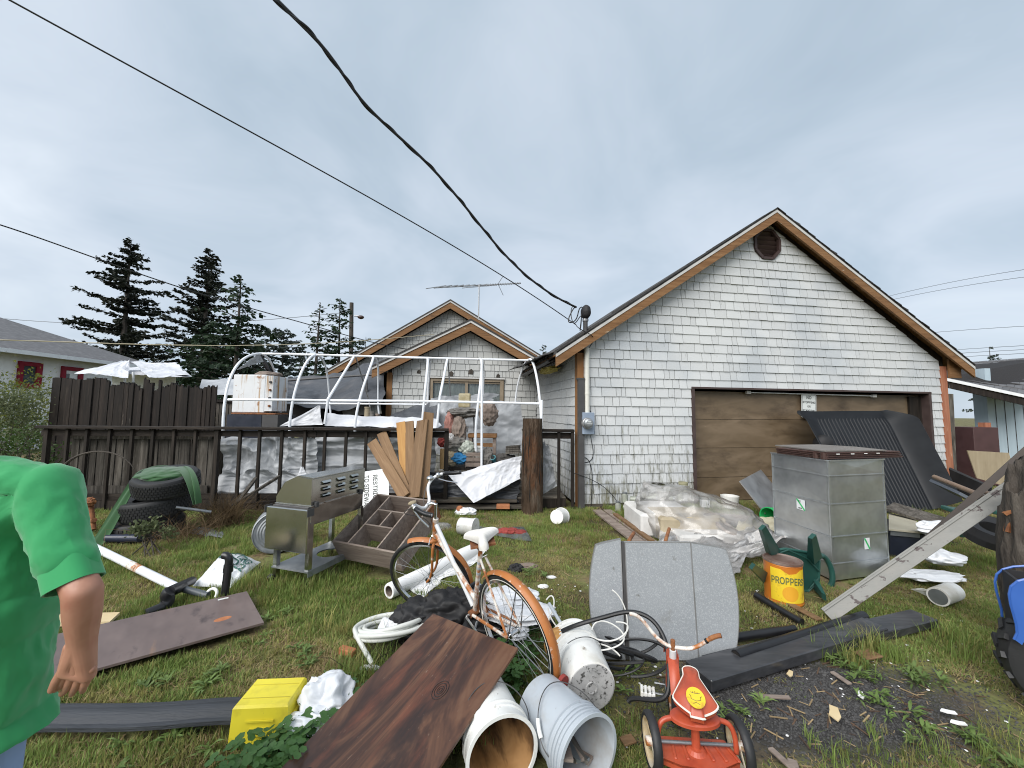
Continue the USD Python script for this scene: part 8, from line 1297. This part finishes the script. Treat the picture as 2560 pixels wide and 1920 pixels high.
def scatter(name, protos, pos, idx, rz, sc, label, cat_, squash=None):
    p = _name('/World', name); pi = UsdGeom.PointInstancer.Define(stage, p); UsdGeom.Scope.Define(stage, p + '/kinds'); rel = pi.CreatePrototypesRel()
    for k, f in enumerate(protos): f(f'{p}/kinds/{name}_{k + 1:03d}'); rel.AddTarget(f'{p}/kinds/{name}_{k + 1:03d}')
    pi.CreatePositionsAttr(Vt.Vec3fArray.FromNumpy(A_(pos, np.float32))); pi.CreateProtoIndicesAttr(Vt.IntArray.FromNumpy(A_(idx, np.int32)))
    q_ = np.zeros((len(pos), 4), np.float32); q_[:, 2] = np.sin(A_(rz) / 2); q_[:, 3] = np.cos(A_(rz) / 2); pi.CreateOrientationsAttr(Vt.QuathArray([Gf.Quath(float(w), float(x), float(y), float(z)) for x, y, z, w in q_])); pi.CreateScalesAttr(Vt.Vec3fArray.FromNumpy(A_(sc, np.float32)))
    _tags(pi.GetPrim(), label, cat_, None, 'stuff')
gr = np.random.default_rng(21)
N_ = 62000; yy = 1.25 + 9.3 * gr.random(N_) ** 1.7; xx = (gr.random(N_) * 2 - 1) * (1.5 * yy + .6); ok = (xx > -9) & (xx < 11.5)
lim = lambda x: np.where(x < 1.0, YR(x) - .02, 6.83 + .158 * (x - 1.18) - .04); ok &= (yy < lim(xx)) | (xx > 9.4); xx, yy = xx[ok], yy[ok]
E_ = A_(EXC)
from scipy.spatial import cKDTree
keep = np.ones(len(xx), bool)
for ex_, ey_, er_ in EXC: keep &= (xx - ex_) ** 2 + (yy - ey_) ** 2 > er_ ** 2
pn = np.stack([xx, yy, 0 * xx], -1); nz = meshkit.fbm(pn * 1.1, 4, 31); nz2 = meshkit.fbm(pn * 2.7, 3, 77)
bare = np.exp(-(((xx - 1.1) / 1.0) ** 2 + ((yy - 4.2) / .9) ** 2)) * .85 + np.exp(-(((xx + .5) / 1.1) ** 2 + ((yy - 5.9) / .35) ** 2)) * .3 + 1.3 * mask_gravel(xx, yy) + np.exp(-(((xx + 2.0) / .9) ** 2 + ((yy - 1.75) / .18) ** 2)) * .7 + np.exp(-(((xx - .75) / .7) ** 2 + ((yy - 2.2) / .4) ** 2)) * .35 + np.exp(-(((xx - 3.4) / 1.2) ** 2 + ((yy - 5.2) / 1.0) ** 2)) * .5 + np.exp(-(((xx + 1.6) / 1.3) ** 2 + ((yy - 2.6) / .35) ** 2)) * .28 + np.exp(-(((xx - 2.2) / 1.5) ** 2 + ((yy - 2.1) / .6) ** 2)) * .5
lush = np.exp(-(((xx + 2.6) / 1.6) ** 2 + ((yy - 4.1) / 1.0) ** 2)) * .25 + np.exp(-(((xx + 1.2) / .9) ** 2 + ((yy - 3.2) / .8) ** 2)) * .12
pr_ = np.clip(1.45 - 1.5 * bare + 2.6 * (nz - .5) + lush, .02, 1); keep &= gr.random(len(xx)) < pr_; xx, yy, nz, nz2, bare, lush = [a[keep] for a in (xx, yy, nz, nz2, bare, lush)]
dry = np.clip((nz2 - .48) * 3.2 + bare * .9 - lush * 1.2 + .34, 0, 1); t_ = gr.random(len(xx)); col = np.where(t_ < dry * .42, 2, np.where(t_ < .25 + dry * .6, 1, 0)); var = gr.integers(0, 3, len(xx)); hgt = (.62 + .85 * np.clip(nz - .38, 0, 1) * 2 + lush * 1.6) * gr.uniform(.6, 1.3, len(xx)) * np.where(col == 2, .75, 1) * np.clip(1.05 - bare * .55, .35, 1) * np.clip(1.25 - yy * .012, .8, 1.2)
pos = np.stack([xx, yy, gz(xx, yy)], -1); wd = gr.uniform(.8, 1.3, len(xx))
protos = []
for c_, mt_ in ((0, G_a), (1, G_b), (2, G_c)):
    for v_ in range(3): protos.append(lambda p, c_=c_, mt_=mt_, v_=v_: proto_tuft(p, 26, (.054, .05, .052)[c_], .034, 100 + c_ * 10 + v_, mt_, .0024, (.55, .7, 1.1)[c_]))
scatter('grass', protos, pos, col * 3 + var, gr.uniform(0, 6.28, len(xx)), np.stack([wd, wd, hgt], -1), 'ragged green and straw coloured grass covering the whole yard', 'grass')
# taller clumps
cl = [G(a, b) for a, b in ((1560, 1290), (1580, 1310), (1540, 1275), (1830, 1262), (1850, 1275), (1800, 1268), (700, 1310), (640, 1440), (610, 1475), (1170, 1245), (2280, 1290), (2300, 1300), (2330, 1295), (960, 1350), (870, 1360), (930, 1345), (900, 1660), (895, 1690), (910, 1700), (930, 1590), (860, 1580), (520, 1370), (580, 1355), (590, 1340), (2200, 1640), (2170, 1630), (2130, 1620), (2080, 1640), (2400, 1600), (2430, 1650), (2350, 1900), (2260, 1880), (2100, 1900), (1650, 1900), (1700, 1905), (1560, 1800), (760, 1480), (800, 1450), (300, 1420), (340, 1430), (2480, 1850), (2500, 1900), (1455, 1300), (1475, 1285), (700, 1475), (1240, 1700), (1220, 1660), (1200, 1760), (1195, 1690))]
P5 = []; 
for c in cl:
    for _ in range(14): P5.append((c[0] + gr.normal(0, .09), c[1] + gr.normal(0, .07), 0))
P5 = A_(P5); s_ = gr.uniform(.5, 1.25, len(P5)) * np.where(P5[:, 1] < 2.3, .62, 1.0); scatter('tall_grass', [lambda p, k=k: proto_tuft(p, 14, .155, .03, 200 + k, (G_a, G_a, G_b)[k], .0022, .75) for k in range(3)], P5, gr.integers(0, 3, len(P5)), gr.uniform(0, 6.28, len(P5)), np.stack([s_, s_, s_], -1), 'taller grass clumps standing along boards and the garage wall', 'grass')
# broad leaf weeds and clover
def proto_weed(path, n, L, w, seed, mat, up, heads=False):
    r = np.random.default_rng(seed); V, F, k = [], [], 0
    for _ in range(n):
        a = r.uniform(0, 2 * np.pi); d = A_([math.cos(a), math.sin(a), r.uniform(.15, up)]); d = norm(d); l_ = L * r.uniform(.5, 1.2); e = norm(np.cross(d, [0, 0, 1.])) * w * r.uniform(.7, 1.2); o_ = A_([r.normal(0, .012), r.normal(0, .012), r.uniform(0, .05) * up]); m_ = o_ + d * l_ * .55; t = o_ + d * l_ - A_([0, 0, l_ * .25]); c = o_ + d * l_ * .25
        V += [o_, c + e * .8, c - e * .8, m_ + e, m_ - e, t, m_ + A_([0, 0, -.004])]; F += [[k, k + 1, k + 2], [k + 1, k + 3, k + 6], [k + 1, k + 6, k + 2], [k + 2, k + 6, k + 4], [k + 3, k + 5, k + 6], [k + 4, k + 6, k + 5]]; k += 7
    return usdkit.mesh(stage, path, (A_(V), A_(F)), mat)
def proto_clover(path, n, seed, mat):
    r = np.random.default_rng(seed); V, F, k = [], [], 0
    for _ in range(n):
        x, y = r.normal(0, .05, 2); z = r.uniform(.04, .13); b0 = A_([x * .5, y * .5, 0]); t0 = A_([x, y, z]); e = A_([.0012, 0, 0]); V += [b0 - e, b0 + e, t0 + e, t0 - e]; F += [[k, k + 1, k + 2], [k, k + 2, k + 3]]; k += 4; a0 = r.uniform(0, 2); tl2 = r.normal(0, .25, 2)
        for j_ in range(3):
            a = a0 + j_ * 2.094; R_f = r.uniform(.013, .022); c = t0 + A_([math.cos(a), math.sin(a), 0]) * R_f * .95; ring = [c + R_f * .85 * A_([math.cos(b), math.sin(b), tl2[0] * math.cos(b) + tl2[1] * math.sin(b)]) for b in np.linspace(0, 2 * np.pi, 7)[:-1]]; V += [c + A_([0, 0, -.002])] + ring; F += [[k, k + 1 + q_, k + 1 + (q_ + 1) % 6] for q_ in range(6)]; k += 7
    return usdkit.mesh(stage, path, (A_(V), A_(F)), mat)
C_ = [G(a, b) for a, b in ((700, 1922), (750, 1912), (800, 1892), (850, 1860), (880, 1830), (905, 1800), (650, 1930), (1290, 1650), (1280, 1720), (1160, 1790))]
Pc = A_([(c[0] + gr.normal(0, .05), c[1] + gr.normal(0, .045), 0) for c in C_ for _ in range(6)]); s_ = gr.uniform(.7, 1.35, len(Pc)); scatter('clover', [lambda p, k=k: proto_clover(p, 9, 300 + k, L_clov) for k in range(3)], Pc, gr.integers(0, 3, len(Pc)), gr.uniform(0, 6.28, len(Pc)), np.stack([s_, s_, s_], -1), 'lush clover leaves growing under the large plywood board', 'clover')
W_ = [G(a, b) for a, b in ((430, 1860), (400, 1870), (460, 1850), (470, 1880), (500, 1720), (540, 1690), (530, 1790), (780, 1655), (760, 1640), (1340, 1438), (1320, 1430), (700, 1540), (1000, 1700), (820, 1690), (2090, 1660), (2120, 1680), (2150, 1690), (2190, 1700), (2060, 1650), (2230, 1790), (2260, 1810), (2300, 1830), (2200, 1770), (2400, 1850), (1890, 1770), (1850, 1790), (2330, 1720), (2280, 1690), (300, 1900), (650, 1600), (1110, 1700), (2450, 1880), (2480, 1910), (380, 1720), (1570, 1700), (860, 1760), (840, 1700))]
Pw = A_([(c[0] + gr.normal(0, .06), c[1] + gr.normal(0, .05), .0) for c in W_ for _ in range(3)]); s_ = gr.uniform(.4, .95, len(Pw)); L_weed = leafmat('weed_leaves', ((.08, .13, .03), (.12, .18, .05), (.16, .22, .07)), rnd=.25, tr=.25, rough=.45, coord='world'); scatter('weeds', [lambda p, k=k: proto_weed(p, 13, .10, .010, 400 + k, L_weed, .8) for k in range(3)], Pw, gr.integers(0, 3, len(Pw)), gr.uniform(0, 6.28, len(Pw)), np.stack([s_, s_, s_], -1), 'broad leaved weeds scattered through the grass', 'weeds')
# gravel, wood bits and straw on bare soil
def proto_stone(path, seed, mat): v, f = blob((0, 0, 0), (1, .8, .6), seed, .3, 3, 1); return usdkit.mesh(stage, path, (v, f), mat)
M_grav = pm('dark_gravel', ((.026, .025, .025), (.048, .046, .045), (.085, .081, .078)), scale=30, rough=.7, rnd=.45)
n_ = 14000; gx_ = 1.75 + gr.normal(0, .50, n_); gy_ = 2.35 + gr.normal(0, .22, n_); s_ = gr.uniform(.0025, .0065, n_) * np.where(gr.random(n_) < .06, 1.9, 1); k_ = np.ones(n_, bool)
scatter('gravel', [lambda p, k=k: proto_stone(p, 500 + k, M_grav) for k in range(3)], np.stack([gx_, gy_, gz(gx_, gy_) + .002], -1), gr.integers(0, 3, n_), gr.uniform(0, 6.28, n_), np.stack([s_, s_, s_], -1), 'dark wet gravel patch right of the tricycle', 'gravel')
def proto_stick(path, seed, mat): return usdkit.mesh(stage, path, bx(-.5, .5, -.035, .035, -.02, .02), mat)
n_ = 5200; yy = 1.5 + 5.2 * gr.random(n_) ** 1.6; xx = (gr.random(n_) * 2 - 1) * (1.35 * yy + .4); b2 = np.exp(-(((xx - 1.1) / 1.1) ** 2 + ((yy - 4.2) / .9) ** 2)) + .7 * np.exp(-(((xx - 2.2) / 1.2) ** 2 + ((yy - 2.2) / .6) ** 2)) + np.exp(-(((xx + 2.0) / .9) ** 2 + ((yy - 1.75) / .2) ** 2)) + .22; kk = (gr.random(n_) < b2) & (yy < lim(xx) - .1); xx, yy = xx[kk], yy[kk]; s_ = gr.uniform(.02, .09, len(xx))
scatter('straw', [lambda p, m=m: proto_stick(p, 1, m) for m in (pm('straw_stick', ((.20, .14, .07), (.30, .22, .12)), rough=.8, rnd=.3), pm('bark_chip', ((.06, .035, .02), (.11, .065, .04)), rough=.85, rnd=.3))], np.stack([xx, yy, gz(xx, yy) + .008], -1), gr.integers(0, 2, len(xx)), gr.uniform(0, 6.28, len(xx)), np.stack([s_, s_ * .9 + .02, s_], -1), 'dry straw and bark bits lying on bare soil', 'straw')
n_ = 260; yy = 1.7 + 2.2 * gr.random(n_); xx = .3 + 3.4 * gr.random(n_); s_ = gr.uniform(.003, .011, n_); scatter('white_bits', [lambda p, k=k: proto_stone(p, 520 + k, M_paper) for k in range(2)], np.stack([xx, yy, gz(xx, yy) + .006], -1), gr.integers(0, 2, n_), gr.uniform(0, 6.28, n_), np.stack([s_, s_, s_ * .5], -1), 'tiny white flakes sprinkled over soil at right', 'flakes')
